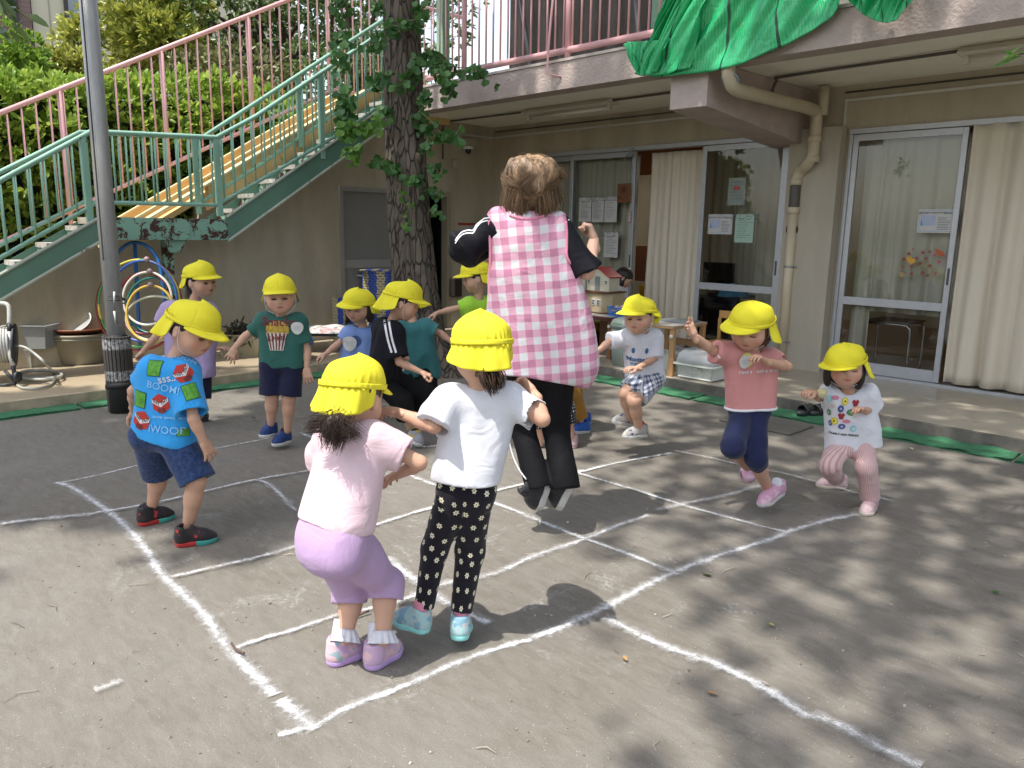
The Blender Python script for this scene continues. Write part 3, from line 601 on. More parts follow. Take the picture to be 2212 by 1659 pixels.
# slide
slide = empty('slide', (-8, 2.8, 0), 'long yellow slide running down beside the green staircase', 'slide')
yel = peel('worn orange slide paint', (.66, .46, .21), (.36, .24, .11), .62, 8); yl2 = peel('cream slide edge', (.72, .60, .36), (.4, .26, .1), .68, 10)
a0, a1 = onX(414, 417, -7.72), onX(553, 335, -7.72); ms = (a1[2]-a0[2])/(a1[1]-a0[1])
yt_ = 5.15; zt_ = a0[2]+ms*(yt_-a0[1])
def slz(y): return min(a0[2]+ms*(y-a0[1]), zt_)
ya = -.6
def sl_strip(b, x0, x1, zo0, zo1, ya=ya):
    P = [ya, (ya+.8)/2 if ya < .8 else ya+.01, max(.8, ya+.02), max(2.2, ya+.03), 3.6, yt_, yt_+1.2]
    for i in range(len(P)-1):
        p, q = P[i], P[i+1]; V = [(x, y, slz(y)+z) for y in (p, q) for x in (x0, x1) for z in (zo0, zo1)]
        b.add(V, [(0, 1, 3, 2), (4, 6, 7, 5), (0, 4, 5, 1), (2, 3, 7, 6), (1, 5, 7, 3), (0, 2, 6, 4)])
part('chute', yel, slide, lambda b: sl_strip(b, -8.3, -7.88, -.16, -.10, -.6))
for x in (-8.32, -8.04): part('side_wall', yel, slide, lambda b: sl_strip(b, x, x+.035, -.159, .0 if x > -8.2 else .04))
part('side_wall', yel, slide, lambda b: sl_strip(b, -7.74, -7.66, -.24, -.003, 3.3))
for x, z_ in ((-8.33, .04), (-8.05, 0)): part('edge', yl2, slide, lambda b: sl_strip(b, x, x+.055, z_+.001, z_+.02))
part('edge', yl2, slide, lambda b: sl_strip(b, -7.75, -7.64, .0, .02, 2.29))
# pink fence
fence = empty('pink_fence', (-8.4, 3, 0), 'tall pink steel fence sloping along the far side of the slide', 'fence')
XP = -8.42
tp0, tp1 = onX(0, 244, XP), onX(553, 27, XP); bt0, bt1 = onX(241, 414, XP), onX(715, 197, XP)
mt = (tp1[2]-tp0[2])/(tp1[1]-tp0[1]); mb_ = (bt1[2]-bt0[2])/(bt1[1]-bt0[1])
def ptz(y): return tp0[2]+mt*(y-tp0[1])
def pbz(y): return min(bt0[2]+mb_*(y-bt0[1]), 3.0)
ye_ = 5.2
part('handrail', pink, fence, lambda b: b.tube([(XP, 0.3, ptz(.3)), (XP, ye_, ptz(ye_)), (XP, 7.2, ptz(ye_))], .024, 10), True)
part('lower_rail', pink, fence, lambda b: b.tube([(XP, 0.3, pbz(.3)), (XP, ye_, pbz(ye_)), (XP, 7.2, pbz(ye_))], .021, 10), True)
y = 1.0; k = 0
pys = [onX(137, 300, XP)[1], onX(350, 150, XP)[1], onX(535, 60, XP)[1], onX(708, 60, XP)[1]]
while y < 7.1:
    yy = min(y, ye_); part('baluster', pink, fence, lambda b: b.tube([(XP, y, pbz(yy)), (XP, y, ptz(yy))], .0095, 7), True); y += .118
for py in pys: part('post', pink, fence, lambda b: b.tube([(XP-.001, py, pbz(min(py, ye_))-.35), (XP-.001, py, ptz(min(py, ye_)))], .023, 10), True)

# ================================================================== VEGETATION
def leafmat(name, c1, c2, c3=None, rough=.45, transl=.25):
    t = NT(name); g = t.n('ShaderNodeObjectInfo'); a = t.attr('uvw'); s_ = t.n('ShaderNodeSeparateXYZ'); t.l(a.outputs['Vector'], s_.inputs[0])
    c = t.mix(s_.outputs[2], c1, c2)
    if c3: c = t.mix(t.ramp(t.noise(t.coord('Object'), 1.6, 3), .5, .66), c, c3)
    t.color(c); t.set(Roughness=rough)
    tb = t.n('ShaderNodeBsdfTranslucent'); t.l(c, tb.inputs[0]); mx = t.n('ShaderNodeMixShader'); mx.inputs[0].default_value = transl
    t.l(t.b.outputs[0], mx.inputs[1]); t.l(tb.outputs[0], mx.inputs[2]); t.l(mx.outputs[0], t.out.inputs[0]); return t.m
def leaves(P, D, size, asp, R, fold=.25, sv=.3, tilt=None):
    """P positions, D leaf directions; returns verts, faces, attr - one folded 4-triangle blade each"""
    n = len(P); D = D/np.linalg.norm(D, axis=1)[:, None]; rnd = R.randn(n, 3); rnd[:, 2] += 1.2 if tilt is None else tilt
    S_v = np.cross(D, rnd); S_v /= np.linalg.norm(S_v, axis=1)[:, None]; N = np.cross(S_v, D)
    L = (size*(1+sv*(R.rand(n)*2-1)))[:, None]; W = L*asp
    droop = -np.array([0, 0, 1.])*L*.15
    V = np.stack([P, P+D*L*.35+S_v*W*.5-N*W*fold*.0, P+D*L*.35-S_v*W*.5, P+D*L*.45-N*W*fold, P+D*L*.8+S_v*W*.32+droop*.5, P+D*L*.8-S_v*W*.32+droop*.5, P+D*L+droop], 1).reshape(-1, 3)
    b_ = (np.arange(n)*7)[:, None]
    F = np.concatenate([b_+np.array([[0, 1, 3]]), b_+np.array([[0, 3, 2]]), b_+np.array([[1, 4, 3]]), b_+np.array([[2, 3, 5]]), b_+np.array([[3, 4, 6]]), b_+np.array([[3, 6, 5]])], 0)
    U = np.repeat(np.stack([R.rand(n), R.rand(n), R.rand(n)], 1), 7, 0); return V, F, U
def leafobj(name, V, F, U, mat, parent=None, origin=None): return mkmesh(name, V, F, mat, parent, False, attrs={'uvw': U}, origin=origin)
def rosettes(Cn, Dn, k, size, asp, R, spread=.8, **kw):
    n = len(Cn); P = np.repeat(Cn, k, 0); D = np.repeat(Dn, k, 0)+spread*R.randn(n*k, 3); return leaves(P+R.randn(n*k, 3)*size*.15, D, size, asp, R, **kw)
# hedge: tall leafy bank behind the fence
R = np.random.RandomState(3)
def hedge_top(y): return np.interp(y, [-1, 1.5, 2.4, 3.2, 4.1, 5, 6, 8], [2.75, 2.72, 2.72, 2.8, 2.92, 2.8, 2.5, 2.3])
hg = empty('hedge', (-9.4, 3, 0), 'long bright green broadleaf hedge behind the pink fence', 'hedge')
nC = 5200; y = R.rand(nC)*9.5-1.2; zt = hedge_top(y)+.10*np.sin(y*5)+.06*np.sin(y*13+1); z = .4+(zt-.4)*R.rand(nC)**.75; x = -8.85-.25*R.rand(nC)-.25*np.abs(R.randn(nC))*(z > zt-.3)-.06*np.sin(y*6)*np.sin(z*5)-.05*np.sin(y*17+z*9)
Cn = np.stack([x, y, z], 1); Dn = np.stack([1+0*y, R.randn(nC)*.5, .9+R.randn(nC)*.4], 1)
V, F, U = rosettes(Cn, Dn, 6, .105, .40, R, .65)
lh = leafmat('hedge leaves', (.13, .25, .03), (.46, .58, .10), rough=.4, transl=.42)
leafobj('foliage', V, F, U, lh, hg)
nT = 900; yt = R.rand(nT)*9.5-1.2; Ct = np.stack([-9.0-1.0*R.rand(nT), yt, hedge_top(yt)+.06*R.randn(nT)], 1)
V, F, U = rosettes(Ct, np.tile([.3, 0, 1.], (nT, 1)), 7, .11, .38, R, .5); leafobj('top_shoots', V, F, U, lh, hg)
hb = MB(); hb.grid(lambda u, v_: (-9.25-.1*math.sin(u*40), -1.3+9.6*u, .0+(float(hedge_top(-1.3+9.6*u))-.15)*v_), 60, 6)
hb.grid(lambda u, v_: (-9.25-1.0*v_, -1.3+9.6*u, float(hedge_top(-1.3+9.6*u))-.15), 60, 2); hb.build('shade_core', M('hedge inner shade', (.02, .018, .01), .9, .3), hg)  # near-black sheet inside the leaves stands for the shaded depth of the hedge
def blob_tree(name, label, cen, rad, nb, kleaf, size, mat, trunk, seed, trunk_r=.1, group=None, asp=.38, lobes=9, cat='tree', hole=.0, parentcrown='crown'):
    R = np.random.RandomState(seed); cen = np.array(cen, float); rad = np.array(rad, float); base = np.array(trunk[0], float)
    e = empty(name, base, label, cat, group)
    LC = [cen+rad*nrm(R.randn(3))*(.35+.4*R.rand()) for _ in range(lobes)]; LR = [.38+.22*R.rand() for _ in range(lobes)]
    Cs = []; Ds = []
    for c_, r_ in zip(LC, LR):
        n = nb//lobes; d = R.randn(n, 3); d /= np.linalg.norm(d, axis=1)[:, None]; q = (R.rand(n)**.25)[:, None]
        p = c_+d*q*rad*r_*(1+.12*np.sin(d[:, :1]*9+d[:, 2:3]*7)); Cs.append(p); Ds.append(d+np.array([0, 0, .5]))
    Cs = np.vstack(Cs); Ds = np.vstack(Ds); V, F, U = rosettes(Cs, Ds, kleaf, size, asp, R, .6)
    leafobj(parentcrown, V, F, U, mat, e)
    def tf(b):
        P = smooth_path(trunk, 5); b.tube(P, np.linspace(trunk_r, trunk_r*.55, len(P)), 10)
        for c_ in LC: s_ = np.array(trunk[-1], float); b.tube(smooth_path([s_, (s_+c_)/2+R.randn(3)*.1*rad, c_], 4), np.linspace(trunk_r*.5, trunk_r*.1, 9), 6)
    part('trunk', M('branch bark', (.05, .035, .025), .9, .3, 12, .5, 30), e, tf, True); return e
om = leafmat('olive leaves', (.17, .20, .03), (.52, .52, .12), (.10, .04, .02), .4); om2 = leafmat('olive tips', (.17, .22, .035), (.56, .56, .12), None, .4)
dk = leafmat('dark leaves', (.03, .065, .02), (.19, .27, .08), None, .4); lm = leafmat('lime maple', (.13, .26, .03), (.3, .42, .06), None, .5, .45); gkm = leafmat('ginkgo leaves', (.03, .10, .022), (.08, .20, .045), None, .5, .3); gkl = leafmat('ginkgo young leaves', (.07, .19, .03), (.16, .30, .05), None, .5, .45)
def AT(x, y, d): return at(x, y, d)
blob_tree('round_tree', 'rounded olive green tree in front of the beige building', AT(340, 75, 14), (1.25, 1.25, 1.0), 1500, 7, .15, om2, [(AT(440, 330, 14)*[1, 1, 0]), AT(420, 190, 14), AT(380, 130, 14)], 11, .13, group='trees beyond the hedge')
blob_tree('shrub', 'reddish tipped shrub left of the lamp pole, above the hedge', AT(150, 165, 12.5), (.75, .75, .5), 700, 6, .12, om, [(AT(150, 300, 12.5)*[1, 1, 0]), AT(150, 230, 12.5)], 12, .05, group='shrubs above the hedge', cat='shrub')
blob_tree('shrub', 'sparse yellow green shrub against the beige wall beside the lamp pole', AT(165, 80, 13), (.6, .6, .45), 240, 5, .12, om2, [(AT(170, 300, 13)*[1, 1, 0]), AT(168, 150, 13)], 13, .04, group='shrubs above the hedge', cat='shrub', lobes=6)
blob_tree('maple', 'bright lime maple tree at the left edge of the photo', AT(10, 150, 11), (.65, .65, 1.1), 900, 6, .09, lm, [(AT(-40, 350, 11)*[1, 1, 0]), AT(-20, 200, 11)], 14, .05, asp=.6, group='trees beyond the hedge')
blob_tree('dark_tree', 'big dark spreading tree behind the upper pink fence', AT(590, 60, 15), (2.3, 2.3, 1.5), 1000, 5, .15, dk, [(AT(640, 380, 15)*[1, 1, 0]), AT(640, 240, 15), AT(600, 150, 15)], 15, .2, group='trees beyond the hedge', lobes=16)
blob_tree('dark_tree', 'dark tree right of the ginkgo trunk beyond the balcony', AT(800, 0, 15), (2.0, 2.0, 2.), 700, 5, .15, dk, [(AT(780, 380, 15)*[1, 1, 0]), AT(770, 200, 15)], 16, .16, group='trees beyond the hedge', lobes=12)
blob_tree('thicket', 'tangled brownish green bush under the dark tree', AT(520, 190, 13), (1.3, 1.3, .7), 800, 6, .12, leafmat('thicket leaves', (.07, .09, .03), (.28, .28, .11)), [(AT(560, 330, 13)*[1, 1, 0]), AT(560, 250, 13)], 17, .06, group='shrubs above the hedge', cat='bush', lobes=12)
blob_tree('thicket', 'green bush behind the top of the slide', AT(760, 190, 12.5), (1.3, 1.3, .9), 700, 6, .12, dk, [(AT(760, 330, 12.5)*[1, 1, 0]), AT(760, 250, 12.5)], 18, .06, group='shrubs above the hedge', cat='bush', lobes=12)
# houses behind
be = M('beige siding', (.55, .52, .40), .85, .04, 2); bh = empty('beige_building', AT(300, 100, 20)*[1, 1, 0], 'pale beige building with a window behind the trees', 'building')
def facing_box(b, x0, x1, y0, y1, d, th=3):
    """a box whose front is parallel to the end wall, spanning picture columns x0..x1"""
    X0 = AT((x0+x1)/2, 100, d)[0]; p = onX(x0, (y0+y1)/2, X0); q = onX(x1, (y0+y1)/2, X0); zt = onX((x0+x1)/2, y0, X0)[2]; zb = onX((x0+x1)/2, y1, X0)[2]; b.box((X0-th, p[1], zb), (X0, q[1], zt)); return X0
def bw(b): return facing_box(b, 72, 640, -300, 420, 20)
part('wall', be, bh, bw)
Xb = AT(356, 100, 20)[0]
for x0, x1, y0, y1 in ((131, 200, -60, 62),):
    p, q = onX(x0, y0, Xb), onX(x1, y1, Xb)
    f = part('window', M('dark window frame', (.05, .035, .03), .5), bh, lambda b: b.box((Xb+.002, p[1], q[2]), (Xb+.06, q[1], p[2]))); 
    part('pane', M('blue grey pane', (.22, .26, .30), .12, .1, 2), f, lambda b: b.box((Xb+.061, p[1]+.08, q[2]+.08), (Xb+.07, q[1]-.08, p[2]-.08)))
def seams(b):
    for x in (106, 430, 470, 520): p = onX(x, 20, Xb); b.box((Xb+.003, p[1]-.012, .5), (Xb+.012, p[1]+.012, 8.5))
part('joint', M('siding joint', (.33, .31, .24), .8), bh, seams)
bk = NT('brown brick tiles'); v = bk.coord('Object'); mp = bk.n('ShaderNodeMapping'); bk.l(v, mp.inputs[0]); mp.inputs['Rotation'].default_value = (math.radians(90), 0, math.radians(90)); br = bk.n('ShaderNodeTexBrick'); bk.l(mp.outputs[0], br.inputs[0])
br.inputs['Scale'].default_value = 5; br.inputs['Color1'].default_value = (.14, .085, .075, 1); br.inputs['Color2'].default_value = (.21, .14, .125, 1); br.inputs['Mortar'].default_value = (.07, .05, .05, 1); bk.color(br.outputs[0]); bk.set(Roughness=.7)
bb = empty('brick_house', AT(20, 100, 17)*[1, 1, 0], 'brown brick tiled house at the top left corner', 'building'); part('wall', bk.m, bb, lambda b: facing_box(b, -250, 70, -300, 420, 17))
Xk = AT(-90, 100, 17)[0]; p, q = onX(8, -80, Xk), onX(42, 52, Xk)
wf = part('window', M('dark window frame', (.05, .035, .03), .5), bb, lambda b: b.box((Xk+.002, p[1], q[2]), (Xk+.05, q[1], p[2]))); part('pane', M('dark pane', (.05, .06, .07), .1), wf, lambda b: b.box((Xk+.051, p[1]+.06, q[2]+.06), (Xk+.06, q[1]-.06, p[2]-.06)))
# ---- ginkgo
bark = NT('ginkgo bark'); v = bark.coord('Object', (1, 1, .16)); n1 = bark.noise(v, 16, 7, .7, .8); vo = bark.n('ShaderNodeTexVoronoi', Scale=20., feature='DISTANCE_TO_EDGE'); bark.l(v, vo.inputs['Vector']); cr = bark.ramp(vo.outputs['Distance'], 0, .09)
c = bark.mix(n1, (.05, .04, .030), (.17, .138, .105)); c = bark.mix(cr, tuple(x*.9 for x in (.022, .016, .012)), c); bark.color(c); bark.set(Roughness=.95); bb1 = bark.bump(cr, .8, .02); bark.bump(n1, .8, .015, bb1)
gk = empty('ginkgo_tree', G(925, 805), 'thick ginkgo tree with rough bark and leafy shoots beside the stairs', 'tree')
dg_ = depth_of(G(925, 805)); TR = [(940, 840, .40), (930, 800, .31), (917, 755, .245), (906, 700, .215), (896, 600, .198), (888, 500, .195), (883, 400, .19), (876, 250, .178), (870, 100, .168), (866, 0, .165), (858, -200, .155), (850, -450, .14), (845, -800, .12)]
tpth = np.array([at(x, y, dg_) for x, y, r in TR]); tpth[:, 0] += 0; tpth[0][2] = -.05
def trunkf(b):
    P = smooth_path(tpth, 12); r = np.interp(np.arange(len(P)), np.arange(len(TR))*12, [a[2] for a in TR]); n = 72; V = []
    for i, p in enumerate(P):
        for k_ in range(n):
            a = 2*math.pi*k_/n; rr = r[i]*(1+.07*math.sin(3*a+p[2]*1.1)+.05*math.sin(7*a+2*p[2])+.035*math.sin(13*a+p[2]*5)+.03*math.sin(29*a+3*math.sin(p[2]*4))+.015*math.sin(47*a+9*p[2]));
            if p[2] < .5: rr *= 1+.22*max(0, .5-p[2])*(1+math.sin(5*a+1))
            V.append(p+np.array([rr*math.cos(a), rr*math.sin(a), 0]))
    F = [(i*n+k_, i*n+(k_+1) % n, (i+1)*n+(k_+1) % n, (i+1)*n+k_) for i in range(len(P)-1) for k_ in range(n)]; b.add(V, F)
    for q, (x, y, rr) in enumerate([(908, 268, .06), (900, 340, .05), (905, 585, .07), (862, 470, .05)]):
        c0 = at(x, y, dg_-.16); b.lathe([(rr*1.3, -.05), (rr, .0), (rr*.6, .025), (.0, .02)], c0, 12, -FWD)
    R = np.random.RandomState(9); top = tpth[-3]
    for k_ in range(9):
        a = k_*.75; e1 = top+np.array([math.cos(a)*1.3, math.sin(a)*1.3, 1.2+.3*k_]); e2 = top+np.array([math.cos(a)*2.9, math.sin(a)*2.9, 1.8+.25*k_]); b.tube(smooth_path([top+[0, 0, -.3+.2*k_], e1, e2], 5), np.linspace(.09, .02, 11), 7)
part('trunk', bark.m, gk, trunkf, True)
def fans(P, D, size, R):
    """ginkgo fans: notched fan blade hanging from a petiole"""
    n = len(P); D = D/np.linalg.norm(D, axis=1)[:, None]; rnd = R.randn(n, 3)*.8-FWD*1.2; S_v = np.cross(D, rnd); S_v /= np.linalg.norm(S_v, axis=1)[:, None]; N = np.cross(S_v, D); L = (size*(.7+.6*R.rand(n)))[:, None]
    k_ = [(0, 0, 0), (-.62, .55, .1), (-.42, .92, .06), (-.06, .95, -.04), (0, .78, -.08), (.06, .95, -.04), (.42, .92, .06), (.62, .55, .1)]
    V = np.stack([P+S_v*L*a+D*L*c_+N*L*(h*(1+R.rand(n, 1))) for a, c_, h in k_], 1).reshape(-1, 3); b_ = (np.arange(n)*8)[:, None]
    F = np.concatenate([b_+np.array([[0, i, i+1]]) for i in range(1, 7)], 0); U = np.repeat(R.rand(n, 3), 8, 0); return V, F, U
shoots = [  # picture paths of leafy shoots growing from the trunk, leaf count, picture radius, leaf size
 ([(735, -20), (738, 60), (733, 130), (742, 200), (752, 240), (748, 285)], 150, 17, .085, 0), ([(872, 55), (840, 60), (812, 78), (795, 100)], 40, 17, .085, 0), ([(820, 3), (815, 12)], 10, 10, .08, 0),
 ([(905, 10), (918, 25)], 12, 12, .08, 0), ([(880, 45), (900, 42)], 10, 10, .085, 0), ([(885, 130), (905, 125), (915, 145)], 14, 10, .085, 0),
 ([(915, 115), (945, 120), (965, 140), (985, 145), (1025, 150), (1045, 165)], 60, 11, .08, 0), ([(950, 140), (960, 180), (975, 190)], 26, 13, .085, 0), ([(935, 150), (960, 165)], 14, 12, .085, 0),
 ([(840, 165), (815, 180), (808, 165)], 22, 11, .08, 0), ([(880, 165), (895, 155), (870, 180), (850, 190)], 24, 11, .085, 0), ([(920, 190), (918, 215)], 14, 9, .08, 0), ([(843, 235), (820, 240), (825, 225)], 14, 10, .08, 0),
 ([(820, 262), (790, 270), (765, 275), (745, 275), (750, 300)], 70, 15, .08, 1), ([(750, 318), (768, 325), (745, 335)], 22, 9, .08, 1), ([(915, 230), (895, 262), (925, 275)], 22, 11, .08, 0), ([(905, 240), (930, 260), (950, 285), (965, 295), (985, 290), (995, 270)], 26, 10, .1, 0),
 ([(925, 300), (920, 320)], 12, 9, .08, 0), ([(810, 350), (830, 345), (850, 362), (860, 372)], 40, 10, .075, 0), ([(930, 350), (945, 370), (938, 378)], 18, 8, .075, 0), ([(880, 385), (905, 380)], 18, 9, .08, 0), ([(925, 410), (940, 420), (930, 405)], 18, 9, .07, 0),
 ([(865, 420), (885, 430), (872, 485)], 14, 9, .06, 1), ([(935, 450), (950, 465)], 7, 6, .06, 0), ([(1073, 182), (1070, 180)], 2, 2, .08, 0), ([(768, 345), (755, 355)], 6, 5, .06, 1)]
Va, Fa, Ua, nn = {0: [], 1: []}, {0: [], 1: []}, {0: [], 1: []}, {0: 0, 1: 0}
R = np.random.RandomState(21); tw = MB()
for q, (pth, nl, pr, sz, kk) in enumerate(shoots):
    d0 = dg_-.2-.25*(q % 3)*.5; g = smooth_path([at(x, y, d0-.02*i) for i, (x, y) in enumerate(pth)], 8); tw.tube(g, np.linspace(.007, .003, len(g)), 5)
    nl = max(2, int(nl*1.0)); sz *= .84; idx = R.randint(0, len(g), nl); rr = pr*dg_/FOC; P = g[idx]+R.randn(nl, 3)*rr*.55; D = np.stack([R.randn(nl)*.55, R.randn(nl)*.55, -.55-.6*R.rand(nl)+R.randn(nl)*.35], 1)
    V, F, U = fans(P, D, sz, R); Va[kk].append(V); Fa[kk].append(F+nn[kk]); Ua[kk].append(U); nn[kk] += len(V)
tw.build('shoot', M('green twig', (.10, .12, .04), .6, .2), gk, True)
for kk, m_ in ((0, gkm), (1, gkl)): leafobj('shoot_leaves', np.vstack(Va[kk]), np.vstack(Fa[kk]), np.vstack(Ua[kk]), m_, gk)
# crowns above the picture: they cast the dappled shade. Density is laid out over the ground they shade.
SH = sun_from/sun_from[2]
def canopy(parent, name, seed, n, z0, z1, inside, mat, size=.16, k=5, box=(-9, 3, -3, 9), fq=2.6, thr=.26):
    R = np.random.RandomState(seed); m = n*6; x = R.uniform(box[0], box[1], m); y = R.uniform(box[2], box[3], m)
    den = inside(x, y); cl_ = .5+.5*snoise(np.stack([x, y, 0*x], 1), fq, seed+1, 3); keep = R.rand(m) < den*np.clip((cl_-thr)*3, 0, 1); x, y = x[keep][:n], y[keep][:n]
    z = R.uniform(z0, z1, len(x)); P = np.stack([x, y, 0*x], 1)+SH*z[:, None]
    V, F, U = rosettes(P, np.tile([0, 0, .4], (len(P), 1))+R.randn(len(P), 3)*.6, k, size, .55, R, 1.1); leafobj(name, V, F, U, mat, parent)
def sstep(a, b_, x): t_ = np.clip((x-a)/(b_-a), 0, 1); return t_*t_*(3-2*t_)
PBs = [G(0, 1335), G(200, 1300), G(420, 1235), G(560, 1215), G(650, 1120), G(700, 1010), G(860, 1000), G(960, 960), G(1120, 955), G(1230, 925), G(1330, 895)]
PBx = np.array([p[0] for p in PBs]); PBy = np.array([p[1] for p in PBs])
ang = np.array([1, -1.])/math.sqrt(2)   # picture 'near' direction on the ground; pos along right axis
def side(x, y):
    """>0 : farther than the shade boundary"""
    r = x*RGT[0]+y*RGT[1]; f = x*FWD[0]+y*FWD[1]; rb = PBx*RGT[0]+PBy*RGT[1]; fb = PBx*FWD[0]+PBy*FWD[1]; lat = r/np.maximum(f, .1); o = np.argsort(rb/fb); return f-np.interp(lat, (rb/fb)[o], fb[o])
def in_left(x, y):
    s_ = side(x, y); r = x*RGT[0]+y*RGT[1]; f = x*FWD[0]+y*FWD[1]; lat = r/np.maximum(f, .1)
    return sstep(-.05, .25, s_)*(1-sstep(.02, .16, lat))*(x > -6.7)
def in_far(x, y):
    r = x*RGT[0]+y*RGT[1]; f = x*FWD[0]+y*FWD[1]; lat = r/np.maximum(f, .1)
    return (  .25*sstep(-.05, .1, lat)*sstep(4.3, 5.3, y)*(1-sstep(.4, .5, lat))+.6*sstep(4.9, 5.6, y)*(x > -6.5))
def in_right(x, y):
    r = x*RGT[0]+y*RGT[1]; f = x*FWD[0]+y*FWD[1]; lat = r/np.maximum(f, .1)
    a = sstep(.0, .35, lat+.0*f); near = .55+.45*sstep(2.2, 3.4, f); return np.clip(a*near, 0, 1)
canopy(gk, 'crown', 31, 5600, 9.0, 12.0, in_left, gkm, .19, 6, thr=.1)
canopy(gk, 'crown', 32, 1500, 9.0, 12.0, in_far, gkm, .17, 5, box=(-8, 3, 3.5, 9), fq=4.)
rt_ = empty('shade_tree', (3.2, -1.2, 0), 'large tree outside the frame whose crown shades the right side of the yard', 'tree')
part('trunk', bark.m, rt_, lambda b: (b.tube(smooth_path([(3.2, -1.2, 0), (3.1, -1.3, 2), (2.6, -1.6, 4), (1.6, -2, 6), (.2, -2, 7.5)], 6), np.linspace(.28, .07, 25), 14), b.tube(smooth_path([(3.0, -1.3, 2.5), (2.4, 0, 4.8), (1.0, 1.5, 6.8)], 6), np.linspace(.13, .04, 13), 10)), True)
canopy(rt_, 'crown', 41, 5200, 7.5, 10.0, in_right, leafmat('shade tree leaves', (.03, .07, .02), (.08, .14, .03)), .105, 5, box=(-3.5, 3.5, -2, 6.5), fq=24., thr=.34)
# branch tips poking in at the frame edges
def sprig(pts, dep, n, size, asp, mat, label, seed, name='branch', dirs=None, r=.06):
    R = np.random.RandomState(seed); g = smooth_path([at(x, y, dep) for x, y in pts], 6); e = empty(name, g[0], label, 'branch'); part('twig', M('twig', (.09, .07, .04), .8), e, lambda b: b.tube(g, .004, 5))
    P = g[R.randint(3, len(g), n)]+R.randn(n, 3)*r; d = np.tile(nrm(g[-1]-g[0]), (n, 1))+R.randn(n, 3)*.6; V, F, U = leaves(P, d, size, asp, R); leafobj('leaves', V, F, U, mat, e)
sprig([(2300, 105), (2240, 112), (2190, 118)], 3.0, 7, .11, .16, gkl, 'thin green leaf spray entering at the upper right edge', 51, r=.012)
sprig([(-60, -40), (-20, 5), (15, 30)], 4.0, 26, .10, .4, dk, 'dark leaves hanging in at the top left corner', 52, r=.05)
# trees added behind the camera to block the sky; seen only in the window glass
blob_tree('backdrop_tree', 'unseen tree added behind the camera, blocks the sky in the glass doors', (-1.5, -9, 3.2), (3.0, 1.5, 2.4), 1300, 6, .2, lh, [(-1.5, -9, 0), (-1.5, -9, 2)], 61, .18)
blob_tree('backdrop_tree', 'second unseen tree added behind the camera, further right', (5, -8, 3.4), (2.6, 1.5, 2.4), 1000, 6, .2, dk, [(5, -8, 0), (5, -8, 2)], 62, .18)

# ================================================================== LAMP POLE
mp_ = NT('galvanised pole'); v = mp_.coord('Object', (6, 6, .5)); mp_.color(mp_.mix(mp_.noise(v, 6, 4), (.26, .255, .25), (.42, .415, .40))); mp_.set(Roughness=.45, Metallic=.3)
pb = G(265, 890); dp = depth_of(pb); pole = empty('metal_pole', pb, 'tall grey metal pole with a ribbed black and grey sleeve at its foot', 'pole')
ptop = at(190, 0, dp); ptop = pb+(ptop-pb)*1.6; pdir = nrm(ptop-pb)
part('shaft', mp_.m, pole, lambda b: b.tube([pb, ptop], .062, 28), True)
part('cable_slot', M('black slot', (.02, .02, .02), .6), pole, lambda b: (b.tube([pb+pdir*1.1-FWD*.0585-RGT*.016, ptop-FWD*.0585-RGT*.016], .007, 6), b.tube([pb+pdir*1.1-FWD*.059-RGT*.0, ptop-FWD*.059-RGT*.0], .003, 6)))
hs_ = .56
def slv(b):
    n = 22
    for k_ in range(n):
        a = 2*math.pi*k_/n; d = np.array([math.cos(a), math.sin(a), 0]); b.obox(pb+pdir*(hs_/2)+d*.088, d, (-d[1], d[0], 0), (.007, .0108, hs_/2), .003)
sleevem = NT('sleeve slats'); v = sleevem.coord('Object', (1, 1, 1)); sz_ = sleevem.n('ShaderNodeSeparateXYZ'); sleevem.l(v, sz_.inputs[0]); z = sz_.outputs[2]
band = sleevem.math('MAXIMUM', sleevem.math('MULTIPLY', sleevem.math('GREATER_THAN', z, .46), sleevem.math('LESS_THAN', z, .535)), sleevem.math('MULTIPLY', sleevem.math('GREATER_THAN', z, .235), sleevem.math('LESS_THAN', z, .305)))
nn_ = sleevem.ramp(sleevem.noise(v, 50, 3), .35, .6); sleevem.color(sleevem.mix(sleevem.math('MULTIPLY', band, nn_), (.055, .048, .043), (.38, .38, .38))); sleevem.set(Roughness=.6)
part('sleeve', sleevem.m, pole, slv); part('sleeve_core', M('black rubber', (.012, .012, .012), .7), pole, lambda b: b.tube([pb, pb+pdir*(hs_-.004)], .082, 24), True)
part('strap', M('black rubber', (.012, .012, .012), .7), pole, lambda b: [b.lathe([(.094, zz-.018), (.1, zz-.016), (.1, zz+.016), (.094, zz+.018)], pb, 28, pdir) for zz in (.425, .19)] and None, True)
ck = at(243, 645, dp-.07); cord = M('dark cord', (.06, .055, .05), .8)
part('cord', cord, pole, lambda b: (b.tube(circle(ck+FWD*.07-RGT*.01, .068, RGT, nrm(FWD+UPV*.18), 28), .005, 6, closed=True), b.tube(circle(ck+FWD*.07-RGT*.01, .069, RGT, nrm(FWD-UPV*.35), 28), .004, 6, closed=True),
     b.tube(smooth_path([ck, at(258, 635, dp-.09), at(264, 655, dp-.09), at(268, 690, dp-.09), at(262, 705, dp-.08), at(250, 690, dp-.08), at(246, 660, dp-.09)], 6), .003, 6)), True)
part('cleat', M('pale plastic', (.45, .45, .43), .4), pole, lambda b: (b.tube([at(247, 630, dp-.085), at(247, 655, dp-.085)], .008, 8), b.tube([at(247, 672, dp-.09), at(250, 700, dp-.09)], [.009, .004], 8)), True)
